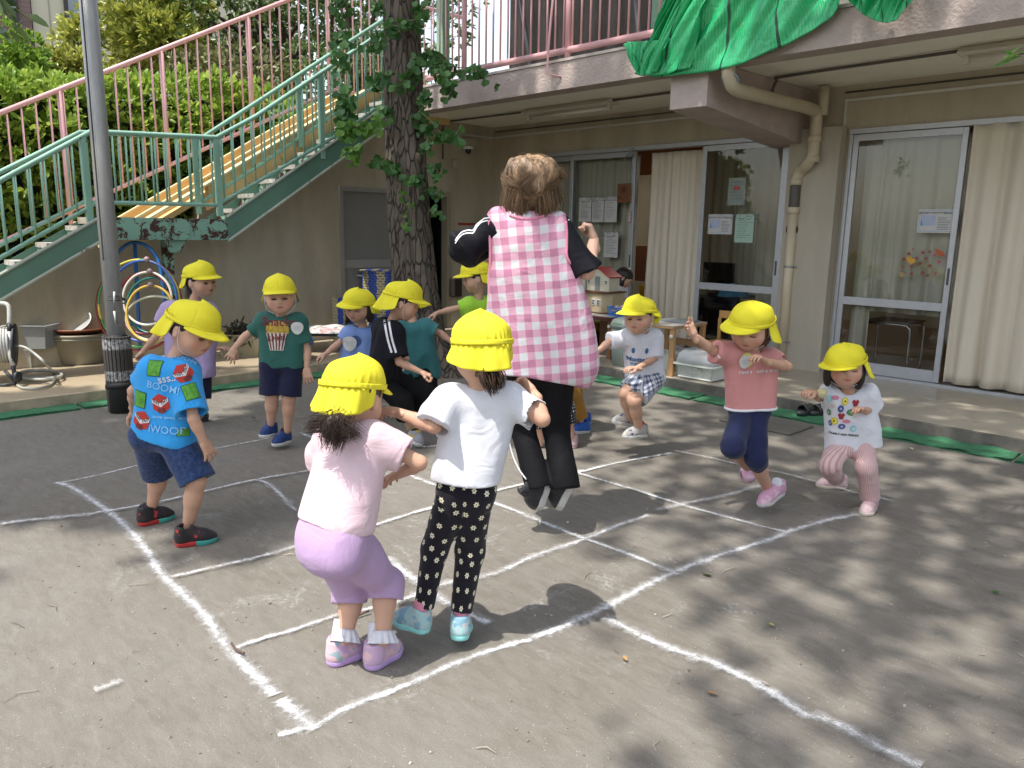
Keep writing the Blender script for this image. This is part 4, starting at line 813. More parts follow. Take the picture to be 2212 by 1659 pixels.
# ================================================================== OBJECTS ON THE TERRACE AND YARD
turf = NT('green turf'); v = turf.coord('Object'); turf.color(turf.mix(turf.noise(v, 120, 3, .7), (.025, .14, .06), (.09, .30, .15))); turf.set(Roughness=.95); turf.bump(turf.noise(v, 300, 3, .8), 1., .01)
def turfmat(x0, x1, y0, y1, label, seed, grp='green turf mats along the terrace'):
    R = np.random.RandomState(seed); nx = max(4, int((x1-x0)/.02)); ny = max(4, int((y1-y0)/.02)); nx = min(nx, 130); ny = min(ny, 130); b = MB()
    ph = R.rand(4)*6
    b.grid(lambda u, v_: (x0+(x1-x0)*u, y0+(y1-y0)*v_+.006*math.sin(u*40+ph[0]), .012+.006*math.sin(u*23+ph[1])*math.sin(v_*9+ph[2])+.006*R.rand()), nx, ny); b.box((x0, y0+.005, .001), (x1, y1-.005, .009))
    o = b.build('turf_mat', turf.m, None, False, origin=((x0+x1)/2, (y0+y1)/2, 0)); tag(o, label, 'turf mat', grp)
L = YE-.06
for i, (a, b_, lb) in enumerate([(-6.0, -4.7, 'green turf mat beside the terrace behind the lime shirt child'), (-4.68, -3.45, 'green turf mat in front of the terrace behind the boy in plaid shorts'), (-3.42, -2.25, 'green turf mat in front of the terrace behind the girl in the pink top'), (-2.23, -1.15, 'green turf mat in front of the terrace with the slippers on it'), (-1.13, .4, 'green turf mat at the right edge of the photo')]): turfmat(a, b_, L-.26, L, lb, i)
for i, (a, b_, lb) in enumerate([(-2, .2, 'green turf mat at the left edge of the photo'), (.22, 1.62, 'green turf mat just left of the lamp pole'), (1.64, 3.2, 'green turf mat behind the lamp pole and the green shirt boy'), (3.22, 4.6, 'green turf mat left of the ginkgo trunk')]): turfmat(XE+.06, XE+.26, a, b_, lb, 20+i)
o = MB().box((-2.9, 4.95, .001), (-2.35, 5.3, .018), .004).build('drain_cover', M('grey board', (.12, .115, .10), .8, .15, 8, dirt=.4), None, origin=(-2.6, 5.1, 0)); tag(o, 'flat grey drain cover in the soil in front of the turf', 'cover')
# --- hoop rack
bl = M('blue rack tube', (.02, .13, .36), .35, .05, 5)
dr = depth_of(G(300, 800, T)); rk = empty('hoop_rack', G(300, 800, T), 'blue tubular stand holding hula hoops under the stair landing', 'rack')
part('frame', bl, rk, lambda b: (b.tube(smooth_path([at(246, 800, dr), at(244, 640, dr), at(250, 560, dr), at(268, 533, dr), at(292, 524, dr), at(320, 534, dr), at(342, 565, dr), at(352, 620, dr), at(362, 720, dr), at(368, 800, dr)], 6), .016, 10), b.tube([at(291, 525, dr), at(300, 700, dr), at(306, 800, dr)], .016, 10), b.tube([at(240, 792, dr), at(368, 790, dr)], .014, 8), b.tube([at(240, 702, dr), at(360, 700, dr)], .012, 8)), True)
knob = M('mauve knob', (.33, .22, .22), .5)
part('peg', bl, rk, lambda b: [b.tube([at(x, y+4, dr), at(x+1, y+2, dr-.3)], .008, 7) for x, y in ((317, 562), (323, 588), (325, 617))] and None, True)
for x, y in ((317, 560), (323, 586), (325, 615)): part('knob', knob, rk, lambda b: b.lathe([(.0001, -.024), (.014, -.02), (.023, -.008), (.025, .0), (.023, .008), (.014, .02), (.0001, .024)], at(x, y, dr-.31), 16), True)
hoops = [((300, 659), 94, 98, .20, 'red', (.25, .025, .02), 'large red hula hoop at the back of the rack, widest on the left'), ((300, 655), 90, 94, .23, 'green yellow', (.10, .28, .06), 'large green and yellow hula hoop just inside the red one'),
 ((308, 650), 76, 87, .26, 'blue', (.03, .09, .34), 'blue hula hoop on the top peg of the rack'), ((312, 655), 62, 66, .22, 'crimson', (.22, .012, .03), 'crimson hula hoop hanging on the middle peg'), ((318, 645), 55, 57, .27, 'white', (.62, .58, .5), 'white hula hoop hanging on the middle peg'),
 ((330, 660), 58, 60, .21, 'teal', (.02, .16, .14), 'teal hula hoop behind the yellow one'), ((325, 677), 54, 60, .29, 'yellow', (.62, .40, .07), 'mustard yellow hula hoop at the front of the rack'), ((336, 688), 66, 48, .25, 'pale', (.5, .5, .38), 'pale cream hula hoop hanging lowest on the rack')]
for (cx, cy), rx, ry, dd, nm, col, lab in hoops:
    c0 = at(cx, cy, dr-dd); s_ = (dr-dd)/FOC; P = [c0+RGT*rx*s_*math.cos(a)+UPV*ry*s_*math.sin(a)-FWD*.02*math.cos(a) for a in np.linspace(0, 2*math.pi, 56, endpoint=False)]
    mt_ = M('hoop '+nm, col, .35, .05, 3)
    if nm == 'green yellow':
        q = NT('hoop two tone'); v = q.coord('Object'); q.color(q.mix(q.math('GREATER_THAN', q.noise(v, 2.5, 1), .5), (.06, .25, .06), (.55, .5, .08))); mt_ = q.m
    o = MB().tube(P, .0105, 8, closed=True).build('hula_hoop', mt_, None, True, origin=c0); tag(o, lab, 'hula hoop', 'hula hoops on the blue rack')
# --- washing tubs, bins, hose reel
creamp = M('cream plastic', (.34, .31, .23), .45, .08, 6, dirt=.3, dirtcol=(.2, .17, .11)); terra = M('terracotta plastic', (.25, .085, .04), .5, .1, 5); clr = M('milky plastic', (.42, .43, .41), .35, .05, 5); wbin = M('white bin plastic', (.36, .36, .33), .4, .06, 5)
tb = G(143, 792, T)+FWD*.26; tb[2] = T
def tub(b, c0, r0, r1, h, rim=.02, n=36):
    b.lathe([(0, .0), (r0*.96, .0), (r0, .01), (r1, h-.05), (r1+rim, h-.045), (r1+rim, h-.03), (r1+.004, h-.028), (r1+rim, h-.02), (r1+rim+.006, h), (r1+rim-.006, h+.006), (r1-.004, h-.004), (r1-.015, h-.05), (r0-.015, .015), (0, .012)], c0, n)
o = MB(); tub(o, tb, .19, .225, .27); o = o.build('wash_tub', creamp, None, True, origin=tb); tag(o, 'round cream wash tub with thick rim beside the wall', 'tub')
t2 = tb+[-.0, 0, .255]; o = MB(); o.lathe([(0, 0), (.16, 0), (.235, .055), (.245, .055), (.245, .07), (.235, .07), (.16, .012), (0, .012)], t2, 36); o = o.build('plant_saucer', terra, None, True, origin=t2); tag(o, 'reddish brown dish lying on the cream tub', 'dish')
t3 = tb+[0, 0, .36]-FWD*.02; o = MB(); o.lathe([(0, 0), (.12, 0), (.135, .035), (.145, .035), (.145, .042), (.131, .042), (.117, .006), (0, .006)], t3, 32, nrm(-FWD*[1, 1, 0]*.75+[0, 0, .75])); o = o.build('clear_tray', clr, None, True, origin=t3); tag(o, 'round pale translucent tray leaning on the brown dish', 'tray')
b1c = G(30, 797, T)+FWD*.2; b1c[2] = T
def boxbin(b, c0, w, d, h, tap=.9, rim=.012, ax=RGT):
    ax = nrm([ax[0], ax[1], 0]); ay = np.array([-ax[1], ax[0], 0]); c0 = np.asarray(c0, float); tk = .006
    def ring(s_, z, e=0): return [c0+ax*(w/2*s_+e)*i+ay*(d/2*s_+e)*j+[0, 0, z] for i, j in ((-1, -1), (1, -1), (1, 1), (-1, 1))]
    R_ = [ring(tap, 0), ring(1, h), ring(1, h, rim), ring(1, h+.008, rim), ring(1, h+.008, -tk), ring(tap, .01, -tk)]; V = sum(R_, []); F = [(0, 3, 2, 1)]
    for i in range(5):
        for k_ in range(4): F.append((i*4+k_, i*4+(k_+1) % 4, (i+1)*4+(k_+1) % 4, (i+1)*4+k_))
    F.append((20, 21, 22, 23)); b.add(V, F)
o = MB(); boxbin(o, b1c, .26, .3, .16); o = o.build('storage_bin', wbin, None, origin=b1c); tag(o, 'lower dull white storage bin behind the hose reel', 'bin')
b2c = b1c+RGT*.08+[0, 0, .17]; o = MB(); boxbin(o, b2c, .40, .3, .2, .88, .02); o = o.build('storage_bin', M('translucent bin', (.30, .32, .33), .3, .05, 5), None, origin=b2c); tag(o, 'upper translucent storage bin stacked on the white bin', 'bin')
rl = at(12, 835, depth_of(G(12, 835, T))); rl = G(12, 835, T); drl = depth_of(rl); hr_ = empty('hose_reel', rl, 'white and black hose reel cart at the left edge', 'hose reel')
gw = M('reel white', (.50, .50, .47), .35); gb = M('reel dark', (.02, .022, .03), .5)
def PR(x, y, dd=0.): return at(x, y, drl+dd)
part('frame', gw, hr_, lambda b: (b.tube(smooth_path([PR(-30, 655), PR(0, 655), PR(14, 657), PR(20, 668), PR(20, 700)], 5), .017, 10), b.tube([PR(20, 716), PR(22, 765), PR(28, 790)], .018, 10), b.tube([PR(-10, 708), PR(14, 703)], .006, 6), b.tube([PR(-10, 718), PR(14, 716)], .006, 6)), True)
part('grip', gb, hr_, lambda b: b.tube([PR(20, 699), PR(20.5, 717)], .0165, 10), True)
part('drum', gb, hr_, lambda b: b.lathe([(0, -.12), (.17, -.12), (.175, -.11), (.17, -.10), (.1, -.1), (.1, .1), (.17, .1), (.175, .11), (.17, .12), (0, .12)], PR(-4, 745, .06), 32, nrm(RGT+.5*FWD)), True)
part('hose_roll', gw, hr_, lambda b: [b.tube(circle(PR(-4, 745, .06)+nrm(RGT+.5*FWD)*(-.085+.02*i), .135, nrm(FWD-.5*RGT), (0, 0, 1), 28), .011, 7, closed=True) for i in range(9)] and None, True)
part('leg', gb, hr_, lambda b: (b.tube([PR(24, 765), PR(34, 825)], .016, 8), b.tube([PR(34, 828), PR(-30, 838)], .014, 8), b.tube([PR(10, 800), PR(30, 822)], .012, 8)), True)
part('wheel', gb, hr_, lambda b: b.lathe([(0, -.012), (.04, -.014), (.045, 0), (.04, .014), (0, .012)], PR(38, 814), 20, RGT), True)
gh = M('grey hose', (.36, .36, .32), .45, .06, 5); dz = .012
def GT(x, y, dz_=.014): return G(x, y, T+dz_)
hp = [PR(22, 748, .05), at(50, 749, drl), at(75, 764, drl), at(100, 787, drl-.0), GT(116, 808, .02), GT(117, 822), GT(105, 833), GT(80, 839), GT(50, 838), GT(38, 832)]
thing_tube('garden_hose', hp, .0105, gh, 'pale grey garden hose looping from the reel onto the pavement', 'hose', 7)
coil = [GT(40+48+46*math.cos(a), 806+9*math.sin(a)+2*(a/6.28), .012+.002*a) for a in np.linspace(0, 15.5, 50)]
thing_tube('coiled_hose', coil, .0105, gh, 'flat coil of pale grey hose on the pavement behind the loop', 'hose', 3)
# --- planter crate, blue tub, papers, block mats, trolley bar
cr_ = G(512, 773, T)+FWD*.2; cr_[2] = T; o = empty('planter_crate', cr_, 'beige ribbed plastic crate filled with dark plants', 'crate')
beig = M('beige plastic', (.44, .39, .25), .45, .07, 8)
part('crate_body', beig, o, lambda b: (boxbin(b, cr_, .42, .3, .21, .86, .02), [b.obox(cr_+RGT*(-.17+.012*i)*[1, 1, 0]-FWD*.141*[1, 1, 0]+[0, 0, .07], RGT*[1, 1, 0], FWD*[1, 1, 0], (.003, .004, .05)) for i in range(29)]) and None)
pl_ = empty('dark_plant', cr_+[0, 0, .1], 'dark dried plants and a black cloth heap in the beige crate', 'plant'); Rr = np.random.RandomState(5)
Pn = cr_+np.array([0, 0, .2])+Rr.randn(260, 3)*[.10, .10, .05]; V, F, U = leaves(Pn, Rr.randn(260, 3)+[0, 0, .8], .1, .25, Rr); leafobj('foliage', V, F, U, leafmat('dried leaves', (.02, .018, .012), (.10, .09, .05)), pl_)
part('black_cloth', M('black cloth', (.012, .012, .013), .8, .3, 20, .5, 30), pl_, lambda b: b.tube(smooth_path([cr_+RGT*(-.02)+[0, 0, .16], cr_+RGT*.06+[0, 0, .24], cr_+RGT*.15+[0, 0, .31]], 4), [.03, .045, .06, .065, .06, .055, .05, .04, .02], 10), True)
bt_ = G(612, 783, T)+FWD*.16; bt_[2] = T; o = MB(); tub(o, bt_, .20, .235, .2, .015); o = o.build('blue_tub', M('blue plastic', (.09, .22, .52), .4, .06, 6), None, True, origin=bt_); tag(o, 'round light blue tub behind the boy in the green shirt', 'tub')
def crumple(name, c0, rx, ry, h, mat, label, cat, seed, n=46, fr=9.):
    Rr = np.random.RandomState(seed); b = MB(); uu = np.linspace(-1, 1, n); X_, Y_ = np.meshgrid(uu, uu, indexing='ij'); P = np.stack([X_.ravel()*rx, Y_.ravel()*ry, 0*X_.ravel()], 1); q = np.clip(1-(X_**2+Y_**2), 0, 1).ravel()**.6
    z = h*q*(.55+.6*np.abs(snoise(P, fr, seed, 3))); ax = nrm(RGT*[1, 1, 0]); ay = nrm(FWD*[1, 1, 0]); Vv = np.asarray(c0)+P[:, :1]*ax+P[:, 1:2]*ay+np.stack([0*z, 0*z, z], 1)
    F = [(i*n+j, (i+1)*n+j, (i+1)*n+j+1, i*n+j+1) for i in range(n-1) for j in range(n-1) if max(q[i*n+j], q[(i+1)*n+j+1], q[i*n+j+1]) > 0]
    b.add(Vv, F); o = b.build(name, mat, None, False, origin=c0, solid=.003); return tag(o, label, cat)
crumple('blue_sheet', bt_+[0, 0, .14], .23, .23, .15, M('bright blue vinyl', (.03, .33, .68), .25, .15, 12), 'crumpled bright blue vinyl sheet in the light blue tub', 'sheet', 3)
bn = G(690, 768, T)+FWD*.3; bn[2] = T; dkw = M('dark bench wood', (.03, .024, .02), .6, .2, 6)
o = empty('low_bench', bn, 'low dark bench under a pile of newspapers', 'bench'); ax_ = nrm(RGT*[1, 1, 0]); ay_ = nrm(FWD*[1, 1, 0])
part('seat', dkw, o, lambda b: b.obox(bn+[0, 0, .19], ax_, ay_, (.26, .16, .015), .004))
for i in (-1, 1):
    for j in (-1, 1): part('leg', dkw, o, lambda b: b.obox(bn+ax_*.22*i+ay_*.12*j+[0, 0, .087], ax_, ay_, (.02, .02, .087)))
nw = NT('printed paper'); v = nw.coord('Object'); n1 = nw.ramp(nw.noise(v, 24, 3, .7), .5, .62); n2 = nw.ramp(nw.noise(v, 9, 2), .58, .64); c = nw.mix(n1, (.52, .50, .47), (.20, .19, .19)); nw.color(nw.mix(nw.math('MULTIPLY', n2, .6), c, (.42, .16, .17))); nw.set(Roughness=.8)
crumple('newspaper_pile', bn+[0, 0, .207]+FWD*.02*[1, 1, 0], .3, .2, .09, nw.m, 'loose heap of printed newspapers on the low bench', 'newspaper', 6, fr=7.)
crumple('plastic_bag', G(648, 745, T)+[0, 0, .0]+FWD*[.5, .5, 0], .09, .08, .3, M('white bag', (.5, .5, .52), .4, .1), 'white and dark red plastic bag by the wall behind the boy in green', 'bag', 8)
mats_ = NT('block mat'); v = mats_.attr('uvw'); sx = mats_.n('ShaderNodeSeparateXYZ'); mats_.l(v.outputs['Vector'], sx.inputs[0]); u_, w_ = sx.outputs[0], sx.outputs[1]
ro = mats_.math('FLOOR', mats_.math('MULTIPLY', w_, 26)); uo = mats_.math('ADD', mats_.math('MULTIPLY', u_, 9), mats_.math('MULTIPLY', ro, .5)); fx = mats_.math('FRACT', uo); fy = mats_.math('FRACT', mats_.math('MULTIPLY', w_, 26))
slot = mats_.math('MULTIPLY', mats_.math('GREATER_THAN', fx, .35), mats_.math('GREATER_THAN', fy, .68)); par = mats_.math('GREATER_THAN', mats_.math('FRACT', mats_.math('ADD', mats_.math('MULTIPLY', u_, 2.7), mats_.math('MULTIPLY', mats_.math('FRACT', mats_.math('MULTIPLY', ro, .25)), .08))), .5)
cc = mats_.mix(par, (.46, .40, .24), (.03, .08, .42)); mats_.color(mats_.mix(slot, cc, (.015, .015, .02))); mats_.set(Roughness=.4)
mc = G(732, 745, T)+FWD*.25; mc[2] = T
b = MB(); b.grid(lambda u, v_: mc+ax_*(-.13+.32*u)+ay_*(.05+.05*math.sin(u*2.4))+np.array([0, 0, v_*.5*(1-.12*u)+.012*(math.sin(round(u*18)*1.57))]), 40, 14); o = b.build('slatted_mat', mats_.m, None, False, origin=mc, solid=.02); tag(o, 'blue and cream slatted bath mat standing left of the light blue shirt girl', 'mat', 'slatted plastic mats')
mc2 = G(806, 735, T)+FWD*.35; mc2[2] = T
b = MB(); b.grid(lambda u, v_: mc2+ax_*(.22*math.cos(-math.pi*u+.2))*.8+ay_*(-.10*math.sin(math.pi*u))+np.array([0, 0, v_*.78]), 40, 20); b.grid(lambda u, v_: mc2+ax_*.18*(2*u-1)+ay_*(.14*(2*v_-1))+np.array([0, 0, .782]), 8, 8); o = b.build('slatted_mat', mats_.m, None, False, origin=mc2, solid=.012); tag(o, 'tall rolled stack of blue and cream slatted mats behind the black shirt boy', 'mat', 'slatted plastic mats')
dtr = depth_of(mc2)-.1; tro = empty('trolley_handle', at(733, 745, dtr)*[1, 1, 0]+[0, 0, T], 'grey metal tube handle beside the rolled mats', 'handle')
part('tube', M('brushed metal', (.35, .34, .32), .3, .1, 5, metal=.6), tro, lambda b: (b.tube(smooth_path([at(732, 745, dtr), at(733, 650, dtr), at(735, 610, dtr), at(745, 595, dtr), at(790, 597, dtr), at(815, 602, dtr)], 5), .017, 10), b.tube([at(733, 720, dtr), at(731, 640, dtr)], .012, 8)), True)
ex = onX(990, 618, XL+.12); o = MB().box(ex+[-.1, -.07, -.14], ex+[.0, .07, .1], .01).build('dark_box', M('dark brown box', (.025, .018, .014), .6), None, origin=ex); tag(o, 'small dark box fixed to the wall left of the lime shirt child', 'box')
# --- dollhouse table group
wood = M('desk wood', (.38, .22, .10), .5, .12, 5, .05, 40, scale=(4, 4, .6)); brown = M('brown table edge', (.06, .02, .015), .4, .1); grtop = M('grey table top', (.28, .27, .25), .4, .05); woodd = M('dark desk wood', (.22, .10, .045), .5, .12, 5, scale=(4, 4, .6))
q0 = G(1322, 775, T); zt1 = onY(1322, 683, q0[1])[2]; x1 = q0[0]+.05
tab = empty('brown_table', q0, 'brown edged table carrying the dollhouse', 'table'); xa = onY(1251, 668, q0[1])[0]-.25
part('tabletop', grtop, tab, lambda b: b.box((xa, q0[1]-.08, zt1-.008), (x1, q0[1]+.5, zt1+.004), .003)); part('edge', brown, tab, lambda b: b.box((xa+.002, q0[1]-.088, zt1-.04), (x1+.008, q0[1]+.49, zt1-.0085), .004))
for lx in (x1-.06, xa+.06):
    for ly_ in (q0[1]-.03, q0[1]+.44): part('leg', woodd, tab, lambda b: b.box((lx-.025, ly_-.02, T), (lx+.025, ly_+.02, zt1-.041), .005))
part('knob', M('cream knob', (.6, .58, .5), .4), tab, lambda b: b.lathe([(0, 0), (.016, 0), (.018, .01), (.012, .014), (0, .014)], (x1-.06, q0[1]-.052, zt1-.1), 14, (0, -1, 0)), True)
# dollhouse: a two-storey toy
dy_ = q0[1]+.12; dh = empty('dollhouse', (0, 0, 0), 'cream toy house with red roofs and white windows on the brown table', 'toy house')
xr = onY(1316, 660, dy_)[0]; xl = onY(1235, 660, dy_)[0]; xm = onY(1286, 660, dy_)[0]; zb_ = zt1+.004; zf = onY(1290, 632, dy_)[2]; zw = onY(1300, 603, dy_)[2]; dh.location = (xr, dy_, zb_)
wallc = M('toy wall', (.46, .37, .23), .5, .05); wallw = M('toy upper wall', (.60, .56, .43), .5, .04); redr = M('toy red roof', (.38, .03, .03), .4, .05); brn = M('toy brown trim', (.10, .04, .02), .5); wht = M('toy white', (.68, .68, .64), .4)
part('lower_floor', wallc, dh, lambda b: b.add([(xl, dy_, zb_+.01), (xm, dy_-.05, zb_+.01), (xr-.06, dy_-.05, zb_+.01), (xr, dy_+.05, zb_+.01), (xr, dy_+.25, zb_+.01), (xl, dy_+.25, zb_+.01), (xl, dy_, zf), (xm, dy_-.05, zf), (xr-.06, dy_-.05, zf), (xr, dy_+.05, zf), (xr, dy_+.25, zf), (xl, dy_+.25, zf)], [(i, (i+1) % 6, (i+1) % 6+6, i+6) for i in range(6)]+[(5, 4, 3, 2, 1, 0)]))
part('base', brn, dh, lambda b: b.box((xl-.01, dy_-.06, zb_), (xr+.01, dy_+.27, zb_+.009))); part('deck', brn, dh, lambda b: (b.box((xl-.01, dy_-.065, zf+.001), (xr+.015, dy_+.26, zf+.014)), [b.box((xl+.03*i, dy_-.067, zf-.006), (xl+.03*i+.018, dy_-.063, zf+.0)) for i in range(int((xr-xl)/.03))]) and None)
def gable(b, x0, x1_, y0, y1, z0, z1, zr):
    xm_ = (x0+x1_)/2; b.add([(x0, y0, z0), (x1_, y0, z0), (x1_, y0, z1), (xm_, y0, zr), (x0, y0, z1), (x0, y1, z0), (x1_, y1, z0), (x1_, y1, z1), (xm_, y1, zr), (x0, y1, z1)], [(0, 1, 2, 3, 4), (5, 9, 8, 7, 6), (0, 5, 6, 1), (1, 6, 7, 2), (0, 4, 9, 5), (2, 7, 8, 3), (3, 8, 9, 4)])
def groof(b, x0, x1_, y0, y1, z1, zr, o_=.02):
    xm_ = (x0+x1_)/2
    for xe in (x0-o_, x1_+o_): b.add([(xe, y0-o_, z1-.01), (xm_, y0-o_, zr+.006), (xm_, y1+o_, zr+.006), (xe, y1+o_, z1-.01), (xe, y0-o_, z1+.0), (xm_, y0-o_, zr+.017), (xm_, y1+o_, zr+.017), (xe, y1+o_, z1+.0)], [(0, 1, 2, 3), (4, 7, 6, 5), (0, 4, 5, 1), (3, 2, 6, 7), (0, 3, 7, 4)])
ux0, ux1 = onY(1270, 620, dy_+.05)[0], onY(1318, 620, dy_+.05)[0]; zu = zf+.015; hh = (ux1-ux0)
part('upper_floor', wallw, dh, lambda b: (gable(b, ux0, ux1, dy_+.03, dy_+.2, zu, zu+hh*.5, zu+hh*.78), gable(b, xl-.06, ux0-.03, dy_+.04, dy_+.22, zu, zu+hh*.5, zu+hh*.75)))
part('roof', redr, dh, lambda b: (groof(b, ux0, ux1, dy_+.03, dy_+.2, zu+hh*.5, zu+hh*.78), groof(b, xl-.06, ux0-.03, dy_+.04, dy_+.22, zu+hh*.5, zu+hh*.75)))
part('door', M('toy door grey', (.22, .25, .26), .4), dh, lambda b: b.box(((ux0+ux1)/2-.035, dy_+.024, zu+.01), ((ux0+ux1)/2+.03, dy_+.029, zu+hh*.5)))
def win(xc, zc, w_, h_, yy):
    f = part('window', wht, dh, lambda b: b.box((xc-w_/2, yy-.006, zc-h_/2), (xc+w_/2, yy, zc+h_/2), .001))
    part('pane', M('toy pane', (.08, .09, .12), .2), f, lambda b: [b.box((xc-w_/2+w_*(.14+.4*i), yy-.0085, zc-h_/2+h_*(.12+.42*j)), (xc-w_/2+w_*(.14+.4*i+.3), yy-.0062, zc-h_/2+h_*(.12+.42*j+.32))) for i in (0, 1) for j in (0, 1)] and None)
zm = (zb_+zf)/2+.01
win(xm+.02, zm, .042, .065, dy_-.051); win(xr-.10, zm, .05, .06, dy_-.051); win(xl+.02, zm-.01, .04, .06, dy_-.03); win(ux0+.035, zu+hh*.32, .03, .04, dy_+.029); win(ux1-.035, zu+hh*.32, .03, .04, dy_+.029); win(xl-.0, zu+hh*.3, .03, .045, dy_+.039)
wb = np.array([onY(1328, 665, dy_+.1)[0], dy_+.1, zb_]); o = MB(); boxbin(o, wb, .14, .16, .075, .95, .004, (1, 0, 0)); o = o.build('white_box', M('white card box', (.5, .5, .48), .6), None, origin=wb); tag(o, 'open white box behind the blue basket on the brown table', 'box')
crumple('toy_pile', wb+[0, 0, .05], .06, .06, .04, M('brown toys', (.12, .07, .05), .6, .5, 40), 'small brown toys piled in the white box', 'toy', 4, 24, 30)
bk_ = np.array([onY(1340, 670, dy_-.04)[0], dy_-.06, zb_]); bkt = empty('blue_basket', bk_, 'small blue lattice basket on the brown table', 'basket')
bbm = M('basket blue', (.04, .17, .50), .4, .05)
def lattice(b, c0, w_, d_, h_, nx, nz, th=.003, tap=.92):
    for (ax, ay, L_, o_) in (((1, 0, 0), (0, 1, 0), w_, d_), ((0, 1, 0), (1, 0, 0), d_, w_)):
        ax = np.array(ax, float); ay = np.array(ay, float); n_ = max(2, int(nx*L_/w_))
        for sg in (-1, 1):
            for i in range(n_+1):
                u = -1+2*i/n_; p = c0+ax*u*L_/2*tap+ay*sg*o_/2*tap; q = c0+ax*u*L_/2+ay*sg*o_/2+[0, 0, h_]; b.tube([p, q], th, 4)
            for j in range(nz+1):
                z = h_*j/nz; k_ = tap+(1-tap)*j/nz; r_ = th*(2.2 if j in (0, nz) else 1); b.tube([c0-ax*L_/2*k_+ay*sg*o_/2*k_+[0, 0, z], c0+ax*L_/2*k_+ay*sg*o_/2*k_+[0, 0, z]], r_, 4)
    b.box(c0+[-w_/2*tap, -d_/2*tap, 0], c0+[w_/2*tap, d_/2*tap, .003])
part('lattice', bbm, bkt, lambda b: lattice(b, bk_, .2, .13, .085, 12, 4)); crumple('food_toy', bk_+[0, 0, .05], .08, .05, .06, M('beige toys', (.5, .35, .2), .6, .5, 40), 'small tan and white toy pieces in the blue basket', 'toy', 9, 24, 30)
yb_ = np.array([onY(1278, 733, YW-.35)[0], YW-.35, T]); o = MB().box(yb_+[-.14, -.1, 0], yb_+[.12, .1, .14], .01).build('black_box', M('black box', (.012, .012, .014), .5), None, origin=yb_); tag(o, 'black box under the brown table', 'box')
o = empty('yellow_toy_box', yb_+[0, 0, .14], 'yellow toy truck shaped box on top of the black box', 'toy'); part('body', M('toy yellow', (.50, .32, .02), .4), o, lambda b: (b.box(yb_+[-.16, -.09, .141], yb_+[.1, .09, .19], .008), b.box(yb_+[-.02, -.08, .191], yb_+[.08, .08, .25], .01)))
# swing bin
bn2 = G(1348, 792, T); bn2 = bn2+FWD*.08*np.array([1, 1, 0]); bn2[2] = T; o = empty('swing_bin', bn2, 'grey green plastic waste bin behind the boy in plaid shorts', 'bin'); bg_ = M('grey green plastic', (.27, .32, .29), .4, .05, 3)
def rr_loop(c0, w_, d_, z, r_=.03, n=6):
    P = []
    for sx_, sy_, a0_ in ((1, 1, 0), (-1, 1, 90), (-1, -1, 180), (1, -1, 270)):
        for k_ in range(n+1): a = math.radians(a0_+90*k_/n); P.append(c0+np.array([sx_*(w_/2-r_)+r_*math.cos(a), sy_*(d_/2-r_)+r_*math.sin(a), z]))
    return P
def loft(b, loops, cap=True):
    n = len(loops[0]); V = [p for l in loops for p in l]; F = [(i*n+k_, i*n+(k_+1) % n, (i+1)*n+(k_+1) % n, (i+1)*n+k_) for i in range(len(loops)-1) for k_ in range(n)]
    if cap: F += [list(range(n))[::-1], [(len(loops)-1)*n+k_ for k_ in range(n)]]
    b.add(V, F)
part('body', bg_, o, lambda b: loft(b, [rr_loop(bn2, .15, .2, 0), rr_loop(bn2, .17, .23, .36)]), True)
part('lid', bg_, o, lambda b: loft(b, [rr_loop(bn2, .18, .24, .361), rr_loop(bn2, .185, .245, .40), rr_loop(bn2, .16, .21, .445), rr_loop(bn2, .10, .12, .465), rr_loop(bn2, .03, .04, .47, .01)]), True)
part('stripe', M('bin lime', (.2, .4, .12), .4), o, lambda b: b.box(bn2+[-.05, -.1235, .41], bn2+[.06, -.115, .417]))
# --- child desk, chair, folder
n0 = G(1450, 812, T); zd = onY(1450, 704, n0[1])[2]; dsk = empty('child_desk', n0, 'light wooden child desk with grey top beside the open doorway', 'desk'); dw, dd_ = .42, .42
xa_, xb_ = n0[0]-.42, n0[0]+.03; ya_, yb2 = n0[1]-.04, n0[1]+.50
part('desktop', M('desk top grey', (.40, .37, .34), .35, .04), dsk, lambda b: b.box((xa_, ya_, zd-.004), (xb_, yb2, zd+.006), .003)); part('edge', wood, dsk, lambda b: b.box((xa_+.002, ya_+.002, zd-.026), (xb_-.002, yb2-.002, zd-.0045), .003))
for lx in (xb_-.03, xa_+.03):
    for ly_ in (ya_+.03, yb2-.03): part('leg', wood, dsk, lambda b: (b.box((lx-.026, ly_-.018, T), (lx+.026, ly_+.018, zd-.027), .004), b.box((lx-.03, ly_-.022, T), (lx+.03, ly_+.022, T+.16), .004)))
part('knob', M('cream knob', (.6, .58, .5), .4), dsk, lambda b: b.lathe([(0, 0), (.017, 0), (.019, .01), (.012, .015), (0, .015)], (xb_-.03, ya_+.011, zd-.09), 14, (0, -1, 0)), True)
part('stretcher', wood, dsk, lambda b: b.box((xa_+.05, yb2-.05, .3), (xb_-.05, yb2-.03, .36)))
fo = np.array([(xa_+xb_)/2+.04, (ya_+yb2)/2+.08, zd+.007]); o = MB().obox(fo+[0, 0, .006], (1, .1, 0), (0, 1, 0), (.15, .12, .006), .002).build('folder', M('grey folder', (.22, .24, .27), .3), None, origin=fo); tag(o, 'flat grey folder lying on the wooden child desk', 'folder')
ch = np.array([xb_+.18, yb2+.02, T]); chr_ = empty('child_chair', ch, 'small honey coloured wooden chair behind the child desk', 'chair'); wo2 = M('honey wood', (.42, .23, .07), .5, .12, 5, scale=(4, 4, .6))
